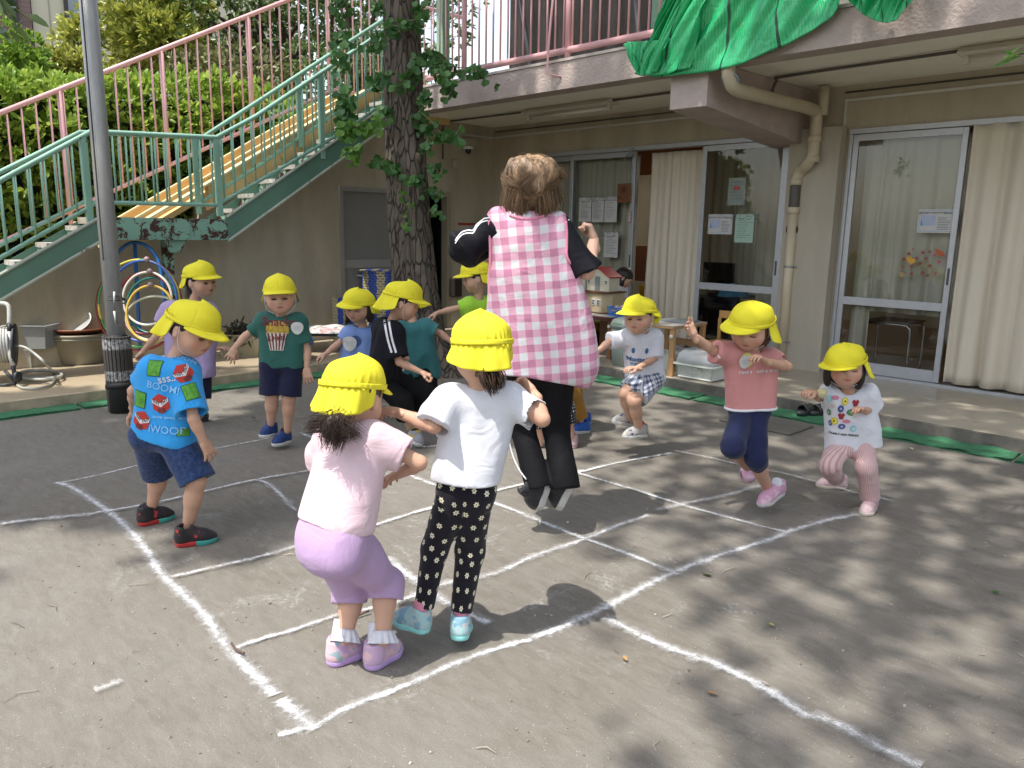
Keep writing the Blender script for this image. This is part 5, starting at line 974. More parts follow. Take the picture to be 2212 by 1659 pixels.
part('seat', wo2, chr_, lambda b: b.box(ch+[-.15, -.14, .27], ch+[.15, .14, .29], .004)); part('backrest', wo2, chr_, lambda b: b.box(ch+[-.15, .12, .49], ch+[.15, .14, .56], .004))
for sx_ in (-1, 1):
    part('leg', wo2, chr_, lambda b: b.box(ch+[sx_*.14-.013, .112, 0], ch+[sx_*.14+.013, .139, .49], .003)); part('leg', wo2, chr_, lambda b: b.box(ch+[sx_*.14-.013, -.14, 0], ch+[sx_*.14+.013, -.115, .269], .003)); part('stretcher', wo2, chr_, lambda b: b.obox(ch+[sx_*.14, 0, .12], (0, .9, .45), (1, 0, 0), (.13, .008, .012)))
# dish rack with clear cover
dk_ = G(1521, 822, T)+FWD*.1*np.array([1, 1, 0]); dk_[2] = T; dr_ = empty('lidded_basket', dk_, 'white lattice basket with clear domed cover on the terrace edge', 'basket'); wlp = M('white lattice', (.58, .6, .56), .4, .03)
part('lattice', wlp, dr_, lambda b: lattice(b, dk_+[0, 0, .015], .37, .26, .11, 26, 1, .0045, .9)); part('rim', wlp, dr_, lambda b: (loft(b, [rr_loop(dk_, .43, .32, .125, .03), rr_loop(dk_, .43, .32, .137, .03)], False), loft(b, [rr_loop(dk_, .43, .32, .137, .03), rr_loop(dk_, .37, .26, .137, .03)], False)))
cvm = NT('clear cover'); cvm.color((.75, .78, .8)); cvm.set(Roughness=.15, Alpha=.38); part('cover', cvm.m, dr_, lambda b: loft(b, [rr_loop(dk_, .40, .29, .139, .04), rr_loop(dk_, .37, .26, .22, .04), rr_loop(dk_, .31, .2, .255, .04)]), True)
wc = G(1456, 806, T)+FWD*.25*np.array([1, 1, 0]); wc[2] = T; o = MB(); boxbin(o, wc, .24, .2, .15, .9, .01, (1, 0, 0)); o = o.build('white_crate', wlp, None, origin=wc); tag(o, 'plain white crate on the floor behind the desk leg', 'crate')
db = G(1574, 818, T)+FWD*.12*np.array([1, 1, 0]); db[2] = T; o = MB(); lattice(o, db, .12, .16, .16, 9, 5, .005); o.box(db+[-.05, -.07, 0], db+[.05, .07, .15]); o = o.build('wicker_basket', M('dark wicker', (.035, .014, .01), .6), None, origin=db); tag(o, 'dark brown wicker basket right of the lidded basket', 'basket')
# TV on a black stand inside, blue bag
tvx0, tvx1 = onY(1517, 600, 7.75)[0], onY(1583, 600, 7.75)[0]; z0_, z1_ = onY(1550, 622, 7.75)[2], onY(1550, 567, 7.75)[2]; tv = empty('television', ((tvx0+tvx1)/2, 7.75, z0_), 'black flat television inside the room behind the glass door', 'television')
part('screen', M('tv black', (.004, .004, .005), .15), tv, lambda b: b.box((tvx0, 7.75, z0_), (tvx1, 7.79, z1_), .004)); part('foot', M('tv grey', (.03, .03, .03), .4), tv, lambda b: (b.box((tvx0+.18, 7.765, z0_-.06), (tvx0+.24, 7.785, z0_-.001)), b.box((tvx0+.1, 7.7, z0_-.07), (tvx0+.32, 7.85, z0_-.0605))))
zs = z0_-.071; o = MB(); o.box((tvx0-.1, 7.6, zs-.03), (tvx1+.15, 8.0, zs)); o.box((tvx0-.1, 7.6, T+.02), (tvx0-.06, 8.0, zs-.031)); o.box((tvx1+.1, 7.6, T+.02), (tvx1+.15, 8.0, zs-.031)); o.box((tvx0-.1, 7.9, T+.02), (tvx1+.15, 7.95, zs-.031)); o = o.build('tv_stand', M('black furniture', (.012, .012, .014), .4), None, origin=(tvx0, 7.7, T)); tag(o, 'black low cabinet under the television', 'cabinet')
crumple('blue_bag', np.array([onY(1583, 662, 7.6)[0], 7.6, zs+.005-.0]), .17, .1, .13, M('blue poly bag', (.08, .28, .50), .3, .2, 14), 'crumpled translucent blue plastic bag beside the television', 'bag', 12)
# school desk with steel frame behind the right door
sx0, sx1 = onY(1866, 700, 7.62)[0], onY(1968, 700, 7.62)[0]; z_t = onY(1915, 697, 7.62)[2]; sd_ = empty('steel_bench', ((sx0+sx1)/2, 7.62, T), 'steel framed table under the draped curtain inside the right door', 'table'); stl = M('steel tube', (.5, .5, .48), .25, .05, metal=.8)
part('tabletop', M('table brown', (.16, .10, .07), .4), sd_, lambda b: b.box((sx0+.03, 7.6, z_t), (sx1, 8.0, z_t+.018)))
for yy in (7.62, 7.98): part('leg', stl, sd_, lambda b: b.tube(smooth_path([(sx0, yy, T+.02), (sx0, yy, z_t-.08), (sx0+.02, yy, z_t-.025), (sx0+.08, yy, z_t-.012), (sx1-.08, yy, z_t-.012), (sx1-.02, yy, z_t-.03), (sx1, yy, z_t-.09), (sx1, yy, T+.02)], 5), .011, 8), True)
# --- papers and signs on the glass
pap = M('paper white', (.50, .50, .48), .7, .02); papg = M('paper green', (.33, .47, .39), .7, .02); inkm = M('ink grey', (.16, .16, .17), .8); inkb = M('ink blue', (.16, .25, .42), .8)
def paper(x0, y0, x1_, y1, Y, mat, label, lines_=12, seed=0, title=None, body=None, extra=None, hdr=True):
    p = onY(x0, (y0+y1)/2, Y); q = onY(x1_, (y0+y1)/2, Y); xm_ = (x0+x1_)/2; zt = onY(xm_, y0, Y)[2]; zb = onY(xm_, y1, Y)[2]; w_ = q[0]-p[0]; h_ = zt-zb
    e = empty('paper_notice', (p[0]+w_/2, Y, zb), label, 'notice', 'notices on the glass doors'); part('sheet', mat, e, lambda b: b.box((p[0], Y-.0015, zb), (q[0], Y, zt)))
    R = np.random.RandomState(seed)
    def ln(b):
        for i in range(lines_):
            z = zt-h_*(.16+.74*i/lines_); x = p[0]+w_*(.1+.06*R.rand()*(i % 3)); L_ = w_*(.35+.45*R.rand())
            while L_ > .008:
                k_ = min(L_, .008+.02*R.rand()); b.quad((x, Y-.0018, z), (x+k_, Y-.0018, z), (x+k_, Y-.0018, z+h_*.018), (x, Y-.0018, z+h_*.018)); x += k_+.004; L_ -= k_+.004
    if lines_: part('text_lines', inkm, e, ln)
    if title: flat_text('title', title, w_*1.6/max(4, len(title)), ((p[0]+q[0])/2, Y-.002, zt-h_*.09), (1, 0, 0), (0, 0, 1), inkm, e)
    if extra: extra(e, p[0], q[0], zb, zt)
    return e
YG = YW+.010
paper(1251, 427, 1277.5, 479, YG, pap, 'white notice sheet, leftmost of three on the glass door', 14, 1, 'おしらせ'); paper(1279, 426, 1304.5, 480, YG, pap, 'densely printed notice sheet, middle of three on the glass door', 18, 2, 'おねがい'); paper(1306, 425, 1333, 480, YG, pap, 'notice sheet half blank, rightmost of three on the glass door', 8, 3, 'ごあんない'); paper(1305, 502, 1335, 556, YG, pap, 'single white notice below the other three on the glass door', 12, 4, 'おたより')
def mapx(e, x0, x1_, zb, zt):
    w_ = x1_-x0; h_ = zt-zb
    part('border', inkb, e, lambda b: [b.quad((x0+a*w_, YG-.0022, zb+c_*h_), (x0+d*w_, YG-.0022, zb+c_*h_), (x0+d*w_, YG-.0022, zb+f_*h_), (x0+a*w_, YG-.0022, zb+f_*h_)) for a, c_, d, f_ in ((.04, .06, .96, .075), (.04, .925, .96, .94), (.04, .06, .05, .94), (.95, .06, .96, .94))] and None)
    part('map', M('map tint', (.38, .42, .55), .8), e, lambda b: b.quad((x0+.08*w_, YG-.0021, zb+.3*h_), (x0+.5*w_, YG-.0021, zb+.3*h_), (x0+.5*w_, YG-.0021, zb+.75*h_), (x0+.08*w_, YG-.0021, zb+.75*h_))); part('map_water', M('map water', (.10, .28, .55), .8), e, lambda b: b.add([(x0+.08*w_, YG-.0024, zb+.3*h_), (x0+.16*w_, YG-.0024, zb+.3*h_), (x0+.08*w_, YG-.0024, zb+.6*h_)], [(0, 1, 2)]))
    flat_text('title', '松蔭おひさま保育園 みち案内について', w_*.056, ((x0+x1_)/2, YG-.0026, zb+.83*h_), (1, 0, 0), (0, 0, 1), inkm, e, .002)
    R = np.random.RandomState(3); part('text_lines', inkm, e, lambda b: [b.quad((x0+.55*w_, YG-.0022, zb+h_*(.14+.07*i)), (x0+w_*(.7+.22*R.rand()), YG-.0022, zb+h_*(.14+.07*i)), (x0+w_*.9, YG-.0022, zb+h_*(.165+.07*i)), (x0+.55*w_, YG-.0022, zb+h_*(.165+.07*i))) for i in range(8)] and None)
paper(1530, 463, 1582, 506, YG, pap, 'white landscape notice with small blue map left of the green paper', 0, 5, extra=mapx)
paper(1588, 463, 1628, 524, YG, papg, 'pale green notice sheet on the glass door', 10, 6, 'おしらせ')
def stamp(e, x0, x1_, zb, zt): part('stamp', M('stamp red', (.4, .08, .06), .7), e, lambda b: b.quad((x0+.35*(x1_-x0), YG-.0022, zb+.55*(zt-zb)), (x0+.7*(x1_-x0), YG-.0022, zb+.55*(zt-zb)), (x0+.7*(x1_-x0), YG-.0022, zb+.68*(zt-zb)), (x0+.35*(x1_-x0), YG-.0022, zb+.68*(zt-zb))))
paper(1573, 384, 1610, 443, YG+.006, pap, 'faint white poster with red stamp above the map notice', 6, 7, extra=stamp)
paper(1983, 452, 2061, 503, YG, pap, 'white landscape notice with blue map on the right door', 0, 8, extra=mapx)
wbp = onY(1348, 417, YW-.02); wsz = .095; wbd = empty('wooden_sign', wbp, 'square wooden name board with flower emblem hanging on the door frame', 'sign'); part('board', M('sign wood', (.17, .065, .02), .5, .15, 8), wbd, lambda b: b.obox(wbp, (1, 0, 0), (0, 1, 0), (wsz, .008, .105), .006))
bi = M('burnt ink', (.05, .02, .01), .7)
part('flower', bi, wbd, lambda b: [b.lathe([(.010, 0), (.017, .0005), (.010, .001)], wbp+[.03*math.cos(a), -.0095, .035+.03*math.sin(a)], 12, (0, -1, 0)) for a in np.linspace(0, 6.28, 8)[:-1]] and b.lathe([(0, 0), (.012, .0005), (0, .001)], wbp+[0, -.0095, .035], 12, (0, -1, 0)) and None); flat_text('lettering', 'のぎく', .055, wbp+[0, -.0095, -.055], (1, 0, 0), (0, 0, 1), bi, wbd, .001)
tgp = onY(1360, 469, YW-.012); tg = empty('door_tag', tgp, 'small white tag with red border on the door stile', 'tag'); part('plate', M('tag red', (.35, .05, .04), .6), tg, lambda b: b.box(tgp+[-.022, -.002, -.06], tgp+[.022, 0, .06])); part('label', pap, tg, lambda b: b.box(tgp+[-.017, -.003, -.053], tgp+[.017, -.002, .053])); flat_text('lettering', '押', .026, tgp+[0, -.0035, .02], (1, 0, 0), (0, 0, 1), inkm, tg); flat_text('lettering', '引', .026, tgp+[0, -.0035, -.02], (1, 0, 0), (0, 0, 1), inkm, tg)
fb = onY(1362, 330, YW-.03); o = MB(); [o.tube(smooth_path([fb+np.array([.03*k_-.03, 0, -.05]), fb+np.array([.03*k_+.02, 0, .0]), fb+np.array([.03*k_-.02, 0, .05])], 5), .004, 6) for k_ in range(3)]; o.tube([fb+[-.08, 0, -.06], fb+[.05, 0, .06]], .004, 6); o = o.build('wall_hook', steel, None, True, origin=fb); tag(o, 'curled grey metal hook bracket at the top of the door frame', 'bracket')
# maple leaf stickers
mr = [M('maple red', (.22, .03, .03), .6), M('maple pink', (.34, .09, .09), .6)]
stk = [(1250, 495, 15), (1217, 535, 26), (1340, 525, 26), (1398, 518, 18), (1440, 545, 22), (1175, 583, 26), (1285, 575, 24), (1365, 578, 22), (1480, 605, 28), (1315, 620, 26), (1397, 638, 25), (1240, 645, 24), (1163, 652, 22), (1240, 708, 26), (1335, 700, 26), (1380, 720, 20), (1445, 703, 26)]
Rr = np.random.RandomState(2)
for i, (zx, zy, r_) in enumerate(stk):
    c0 = onY(1659+zx/4, 414.75+zy/4, YG); rr = r_/4*depth_of(c0)/FOC; a0 = Rr.rand()*.8; P = [c0]
    for k_ in range(14): a = math.pi/2+a0+k_*2*math.pi/14; q = rr*(1. if k_ % 2 == 0 else .36)*(.55 if k_ == 7 else 1); P.append(c0+np.array([q*math.cos(a), 0, q*math.sin(a)]))
    o = MB().add(P, [(0, k_+1, (k_+1) % 14+1) for k_ in range(14)]).build('leaf_sticker', mr[i % 4 == 0], None, origin=c0); tag(o, 'pressed red maple leaf stuck on the right glass door', 'sticker', 'red maple leaves on the right door')
for (zx, zy, nm, col, lab, sh) in ((1232, 590, 'orange', (.60, .30, .03), 'orange ginkgo leaf stuck among the red maple leaves', [(-38, 22), (-20, 35), (0, 25), (42, 5), (35, -20), (5, -35), (-30, 0)]), (1487, 525, 'rust', (.40, .09, .03), 'broad rust red leaf at the upper right of the stickers', [(-48, 30), (-20, 32), (20, 12), (45, -32), (10, -32), (-30, -10)]), (1157, 712, 'tan', (.30, .22, .10), 'round tan leaf at the lower left of the stickers', [(-28, 10), (-10, 22), (5, 18), (28, 10), (22, -18), (0, -25), (-22, -15)])):
    c0 = onY(1659+zx/4, 414.75+zy/4, YG-.001); k_ = depth_of(c0)/FOC/4; P = [c0+np.array([a*k_, 0, b_*k_]) for a, b_ in sh]; o = MB().add(P, [list(range(len(P)))]).build('leaf_sticker', M('leaf '+nm, col, .6), None, origin=c0); tag(o, lab, 'sticker')
# slippers
blk_ = M('black rubber slipper', (.025, .027, .028), .45, .15, 20)
for i, (sx_, lab) in enumerate(((1744, 'left black slipper standing on the green turf'), (1771, 'right black slipper standing on the green turf'))):
    c0 = G(sx_, 893, .02); e = empty('slipper', c0, lab, 'slipper', 'pair of black slippers'); d = nrm([.15, 1, 0]); s_ = np.array([d[1], -d[0], 0])
    part('sole', blk_, e, lambda b: loft(b, [[c0+d*(.125*math.cos(a))+s_*(.042*math.sin(a))*(1+.15*math.cos(a))+[0, 0, z] for a in np.linspace(0, 6.283, 24, endpoint=False)] for z in (0, .028)]), True)
    part('strap', blk_, e, lambda b: b.grid(lambda u, v_: c0+d*(-.07+.1*v_)+s_*.045*math.cos(math.pi*u)+np.array([0, 0, .028+.045*math.sin(math.pi*u)]), 14, 4), True, solid=.006)
# fallen leaves, twigs, grit
for i, (x, y, col, lab, sz) in enumerate([(1540, 1243, (.12, .17, .05), 'flat olive leaf on the soil by the front chalk line', .045), (2158, 1282, (.03, .12, .02), 'fresh green leaf scrap near the right edge of the yard', .035), (1672, 1352, (.36, .33, .10), 'small yellow green leaf on the soil at lower right', .03), (1551, 1500, (.25, .15, .08), 'curled brown leaf left of the lower right chalk line', .035), (1346, 1415, (.33, .2, .08), 'orange brown leaf fragments on the soil', .03), (541, 902, (.16, .1, .03), 'yellowish brown leaf on the left green turf', .04), (1967, 966, (.45, .46, .25), 'pale oblong leaf in front of the right turf', .045), (803, 956, (.3, .2, .1), 'small brown leaf by the green shirt boy', .025)]):
    c0 = G(x, y, .012 if i != 5 else .03); R_ = np.random.RandomState(i); a = R_.rand()*6; V, F, U = leaves(np.array([c0]), np.array([[math.cos(a), math.sin(a), .02]]), sz, .55, R_, .3, 0, 6); o = mkmesh('fallen_leaf', V, F, M('fallen leaf %d' % i, col, .6), None, False, origin=c0); tag(o, lab, 'leaf')
Rr = np.random.RandomState(8); b = MB()
for i in range(55):
    x, y = Rr.uniform(-60, 2270), 900+780*Rr.rand()**1.3; p = G(x, y, .007); L_ = .012+.05*Rr.rand()**2.5; a = Rr.rand()*6.28; d = np.array([math.cos(a), math.sin(a), 0]); s_ = np.array([-d[1], d[0], 0])
    b.tube([p, p+d*L_+s_*L_*.2*Rr.randn(), p+d*2*L_+s_*L_*.5*Rr.randn()], [.0012, .0018, .0008], 4)
for i in range(700):
    x, y = Rr.uniform(-60, 2270), 900+780*Rr.rand(); p = G(x, y, .002); r_ = .0012+.0035*Rr.rand()**3; b.obox(p, nrm(Rr.randn(3)), nrm(Rr.randn(3)), (r_, r_*.8, r_*.6))
o = b.build('soil_litter', M('twigs and grit', (.26, .225, .19), .9, .7, 3), None); tag(o, kind='stuff')
tg_ = G(512, 1400, .01); o = MB().tube(smooth_path([G(500, 1389, .012), G(510, 1404, .014), G(528, 1411, .012)], 4), .004, 6).build('twig', M('twig red', (.10, .06, .045), .8), None, True, origin=tg_); tag(o, 'curved brown twig lying across the left chalk line', 'twig')
tg_ = G(790, 1320, .01); o = MB().tube([G(772, 1330, .01), G(797, 1319, .016)], .004, 6).build('twig', M('twig red', (.10, .06, .045), .8), None, True, origin=tg_); tag(o, 'short straight twig beside the lilac trousers girl', 'twig')
# ================================================================== PEOPLE: distance-field modelling
def rc(a, b, r1, r2=None, flat=None, cut=None):
    """tapered capsule a->b; flat=(dir, s) squashes along dir; cut=(point, normal) removes the side the normal points to"""
    return dict(t='c', a=np.asarray(a, float), b=np.asarray(b, float), r1=r1, r2=r1 if r2 is None else r2, flat=flat, cut=cut)
def el(c, ax, rad, cut=None): return dict(t='e', c=np.asarray(c, float), ax=np.asarray(ax, float), r=np.asarray(rad, float), cut=cut)
def pd(p, P):
    if p['t'] == 'c':
        a, b = p['a'], p['b']
        Q = P
        if p['flat'] is not None:
            n, s = p['flat']; n = nrm(n); Q = P+np.outer(((P-(a+b)/2)@n)*(1/s-1), n); 
            aa = a+n*((a-(a+b)/2)@n)*(1/s-1); bb_ = b+n*((b-(a+b)/2)@n)*(1/s-1)
        else: aa, bb_ = a, b
        ba = bb_-aa; L = max(ba@ba, 1e-9); h = np.clip(((Q-aa)@ba)/L, 0, 1); d = np.linalg.norm(Q-aa-h[:, None]*ba, axis=1)-(p['r1']+(p['r2']-p['r1'])*h)
    else:
        q = (P-p['c'])@p['ax'].T; k0 = np.linalg.norm(q/p['r'], axis=1); k1 = np.linalg.norm(q/p['r']**2, axis=1); d = k0*(k0-1)/np.maximum(k1, 1e-9)
    if p['cut'] is not None: d = np.maximum(d, (P-p['cut'][0])@nrm(p['cut'][1]))
    return d
def pbb(p):
    if p['t'] == 'c': r = max(p['r1'], p['r2'])*1.02; return np.minimum(p['a'], p['b'])-r, np.maximum(p['a'], p['b'])+r
    r = max(p['r']); return p['c']-r, p['c']+r
def smin(a, b, k): h = np.clip(k-np.abs(a-b), 0, None)/k; return np.minimum(a, b)-h*h*k*.25
class SF:
    def __init__(s, vox): s.vox = vox; s.ops = []
    def u(s, p, k=.02): s.ops.append(('u', p, k)); return s
    def sub(s, p, k=.004): s.ops.append(('s', p, k)); return s
    def cut(s, pt, n): s.ops.append(('x', (np.asarray(pt, float), nrm(n)), 0)); return s
    def noise(s, fn): s.ops.append(('n', fn, 0)); return s
    def mesh(s):
        us = [pbb(o[1]) for o in s.ops if o[0] == 'u']; lo = np.min([b[0] for b in us], 0)-3*s.vox-.01; hi = np.max([b[1] for b in us], 0)+3*s.vox+.01
        n = np.ceil((hi-lo)/s.vox).astype(int)+1; D = np.full(n, .05, np.float32); ax = [lo[i]+s.vox*np.arange(n[i]) for i in range(3)]
        for ty, p, k in s.ops:
            if ty == 'n':
                m = np.abs(D) < .03; I = np.argwhere(m); P = lo+I*s.vox; D[m] += p(P); continue
            if ty == 'x':
                pt, nn = p; pl = (ax[0][:, None, None]-pt[0])*nn[0]+(ax[1][None, :, None]-pt[1])*nn[1]+(ax[2][None, None, :]-pt[2])*nn[2]; D = np.maximum(D, pl.astype(np.float32)); continue
            b0, b1 = pbb(p); pad = .05 if ty == 'u' else .02; pad += k; i0 = np.clip(((b0-pad-lo)/s.vox).astype(int), 0, n-1); i1 = np.clip(((b1+pad-lo)/s.vox).astype(int)+2, 1, n)
            if np.any(i1 <= i0): continue
            sl_ = tuple(slice(a, b) for a, b in zip(i0, i1)); g = np.stack(np.meshgrid(*[ax[i][i0[i]:i1[i]] for i in range(3)], indexing='ij'), -1); sh = g.shape[:3]
            d = pd(p, g.reshape(-1, 3)).reshape(sh).astype(np.float32); cur = D[sl_]
            D[sl_] = smin(cur, d, k) if ty == 'u' else np.maximum(cur, -d)
        s.D = D; s.lo = lo
        return surfnet(D, lo, s.vox)
def surfnet(D, lo, vox):
    S_ = D < 0; nx, ny, nz = D.shape; acc = np.zeros((nx-1, ny-1, nz-1, 3), np.float32); cnt = np.zeros((nx-1, ny-1, nz-1), np.float32)
    c8 = np.zeros((nx-1, ny-1, nz-1), np.int8)
    for i in (0, 1):
        for j in (0, 1):
            for k in (0, 1): c8 += S_[i:nx-1+i, j:ny-1+j, k:nz-1+k]
    act = (c8 > 0) & (c8 < 8); I = np.argwhere(act); 
    if len(I) == 0: return np.zeros((0, 3)), np.zeros((0, 4), int)
    vals = {}
    for i in (0, 1):
        for j in (0, 1):
            for k in (0, 1): vals[i, j, k] = D[I[:, 0]+i, I[:, 1]+j, I[:, 2]+k]
    acc = np.zeros((len(I), 3)); cn = np.zeros(len(I))
    for a in range(3):
        o = [x for x in range(3) if x != a]
        for p in (0, 1):
            for q in (0, 1):
                c0 = [0, 0, 0]; c0[o[0]] = p; c0[o[1]] = q; c1 = list(c0); c1[a] = 1; v0, v1 = vals[tuple(c0)], vals[tuple(c1)]
                m = (v0 < 0) != (v1 < 0); t = np.where(m, v0/np.where(m, v0-v1, 1), 0); pt = np.zeros((len(I), 3)); pt[:, o[0]] = p; pt[:, o[1]] = q; pt[:, a] = t; acc += pt*m[:, None]; cn += m
    V = lo+(I+acc/cn[:, None])*vox
    idx = np.full(act.shape, -1, np.int32); idx[act] = np.arange(len(I)); F = []
    for a in range(3):
        s0 = [slice(1, -1)]*3; s0[a] = slice(0, -1); s1 = list(s0); s1[a] = slice(1, None)
        A, B = S_[tuple(s0)], S_[tuple(s1)]; o = [(1, 2), (2, 0), (0, 1)][a]
        for inside in (True, False):
            E = np.argwhere((A == inside) & (B != inside));
            if len(E) == 0: continue
            base = E.copy(); 
            for x in range(3):
                if x != a: base[:, x] += 1
            def at_(d0, d1):
                c = base.copy(); c[:, o[0]] += d0; c[:, o[1]] += d1; return idx[c[:, 0], c[:, 1], c[:, 2]]
            q = np.stack([at_(-1, -1), at_(0, -1), at_(0, 0), at_(-1, 0)], 1)
            F.append(q if inside else q[:, ::-1])
    F = np.vstack(F); F = F[(F >= 0).all(1)]; return V, F
def relax(V, F, n=1, lam=.5):
    for _ in range(n):
        A = np.zeros_like(V); c = np.zeros(len(V))
        for i in range(4):
            a, b = F[:, i], F[:, (i+1) % 4]; np.add.at(A, a, V[b]); np.add.at(c, a, 1); np.add.at(A, b, V[a]); np.add.at(c, b, 1)
        V = V*(1-lam)+lam*A/np.maximum(c, 1)[:, None]
    return V
def fold_noise(frame, f=14., amp=.004, seed=0, aniso=(1, .35, 1)):
    Rr = np.random.RandomState(seed+77); M_ = np.array(frame)
    def fn(P):
        q = (P@M_.T)*np.array(aniso); w_ = snoise(P, 5, seed+3, 2); n1 = 1-np.abs(snoise(q+w_[:, None]*.04, f, seed, 2))*2; n2 = snoise(q, f*2.3, seed+9, 2)
        return (-amp*(2.1*np.maximum(n1, -.35)+.9*n2)).astype(np.float32)
    return fn
# ---- materials for people
def skinmat(nm, base=(.50, .275, .185)):
    t = NT(nm); a = t.attr('tint'); s = t.n('ShaderNodeSeparateXYZ'); t.l(a.outputs['Vector'], s.inputs[0]); n1 = t.noise(t.coord('Object'), 9, 4)
    c = t.mix(n1, tuple(x*.93 for x in base), tuple(x*1.07 for x in base)); c = t.mix(s.outputs[0], c, (.52, .13, .10)); c = t.mix(s.outputs[1], c, (.36, .075, .06)); c = t.mix(s.outputs[2], c, (.10, .045, .03))
    t.color(c); t.set(Roughness=.5); t.b.inputs['Subsurface Weight'].default_value = .12; t.b.inputs['Subsurface Radius'].default_value = (.012, .005, .003); t.b.inputs['Subsurface Scale'].default_value = 1; t.b.inputs['Specular IOR Level'].default_value = .35; return t.m
SKIN = skinmat('child skin', (.53, .315, .22)); SKIN2 = skinmat('adult skin', (.60, .38, .28))
def cloth(nm, col, rough=.85, weave=700, var=.06, pat=None, sheen=.15, bs=.6):
    t = NT(nm); v = t.coord('Object'); n1 = t.noise(v, 7, 4); c = t.mix(n1, tuple(x*(1-var) for x in col), tuple(min(1, x*(1+var)) for x in col))
    a = t.attr('pat'); s = t.n('ShaderNodeSeparateXYZ'); t.l(a.outputs['Vector'], s.inputs[0])
    if pat: c = pat(t, c, s.outputs[0], s.outputs[1], s.outputs[2], v)
    t.color(c); t.set(Roughness=rough); t.b.inputs['Sheen Weight'].default_value = sheen; t.b.inputs['Specular IOR Level'].default_value = .25; b1 = t.bump(t.noise(v, 13, 3, .5, .8), bs, .012); t.bump(t.noise(v, weave, 2), .12, .001, b1); return t.m
CAPY = cloth('yellow cap cloth', (.72, .64, .035), .8, 900, .05, sheen=.0, bs=.25); CAPW = cloth('white cap lining', (.62, .62, .64), .85, 900, .03)
hairm = {}
def hair(nm, c1, c2):
    if nm in hairm: return hairm[nm]
    t = NT('hair '+nm); a = t.attr('pat'); v = t.n('ShaderNodeMapping'); t.l(a.outputs['Vector'], v.inputs[0]); v.inputs['Scale'].default_value = (1, .12, 1); n1 = t.noise(v.outputs[0], 120, 4, .6, .3); n2 = t.noise(v.outputs[0], 22, 3)
    t.color(t.mix(t.ramp(t.math('ADD', t.math('MULTIPLY', n1, .6), t.math('MULTIPLY', n2, .5)), .42, .68), c1, c2)); t.set(Roughness=.42); t.b.inputs['Specular IOR Level'].default_value = .4; t.bump(n1, .7, .004); hairm[nm] = t.m; return t.m
BLK = hair('black', (.006, .004, .004), (.035, .022, .018)); BRW = hair('brown', (.02, .010, .006), (.09, .045, .025)); GOLD = hair('blond brown', (.03, .016, .009), (.44, .28, .155))
EYE = M('eye dark', (.012, .008, .006), .25, .0); EYEW = M('eye white', (.55, .5, .46), .3, .0); BROW = M('brow', (.03, .018, .012), .8, .0); LIP = M('inner mouth', (.12, .02, .018), .5, .0)
STRAP = M('white elastic', (.62, .62, .62), .6, .02)
def frame_of(yaw, pitch, roll=0, up=(0, 0, 1)):
    """yaw 0 = faces the camera, 90 = faces picture right; pitch>0 looks down; returns right(own left side in picture when facing), up, forward"""
    fw = -FWD*np.array([1, 1, 0]); fw = nrm(fw); rt = nrm(RGT*np.array([1, 1, 0])); a = math.radians(yaw); f0 = fw*math.cos(a)+rt*math.sin(a); u0 = np.array([0, 0, 1.]); s0 = np.cross(u0, f0)
    p = math.radians(pitch); f = f0*math.cos(p)-u0*math.sin(p); u = u0*math.cos(p)+f0*math.sin(p); r = math.radians(roll); s = s0*math.cos(r)+u*math.sin(r); u = u*math.cos(r)-s0*math.sin(r); return s, u, f
def head_prims(c, s, u, f, k):
    ax = np.array([s, u, f]); q = lambda a, b, d: c+s*a*k+u*b*k+f*d*k
    P = [(el(q(0, .022, -.008), ax, np.array([.076, .080, .090])*k), .01), (el(q(0, -.020, .022), ax, np.array([.066, .066, .066])*k), .03), (el(q(0, -.058, .042), ax, np.array([.036, .032, .036])*k), .03),
         (el(q(.038, -.030, .048), ax, np.array([.028, .028, .028])*k), .02), (el(q(-.038, -.030, .048), ax, np.array([.028, .028, .028])*k), .02),
         (rc(q(0, -.002, .078), q(0, -.020, .088), .0075*k, .0105*k), .012), (el(q(0, -.0475, .077), ax, np.array([.017, .0085, .011])*k), .008),
         (el(q(.030, .018, .066), ax, np.array([.026, .012, .014])*k), .015), (el(q(-.030, .018, .066), ax, np.array([.026, .012, .014])*k), .015)]
    for sg in (-1, 1):
        P += [(el(q(sg*.079, -.010, -.004), np.array([nrm(s+f*.35*sg*-1), u, nrm(f+s*.35*sg)]), np.array([.006, .024, .015])*k), .006), (el(q(sg*.076, -.018, .0), ax, np.array([.008, .012, .009])*k), .008)]
    subs = [el(q(sg*.029, .000, .083), ax, np.array([.019, .011, .012])*k) for sg in (-1, 1)]
    subs += [el(q(sg*.088, -.008, .002), ax, np.array([.006, .013, .007])*k) for sg in (-1, 1)]
    return P, subs
def face_surface(P, p, dirn, far=.1):
    """march from outside onto the head surface"""
    pts = p+np.outer(np.linspace(far, -.05, 150), dirn); d = None
    for pr, k in P: dd = pd(pr, pts); d = dd if d is None else smin(d, dd, k)
    i = np.argmax(d < 0); return pts[i]
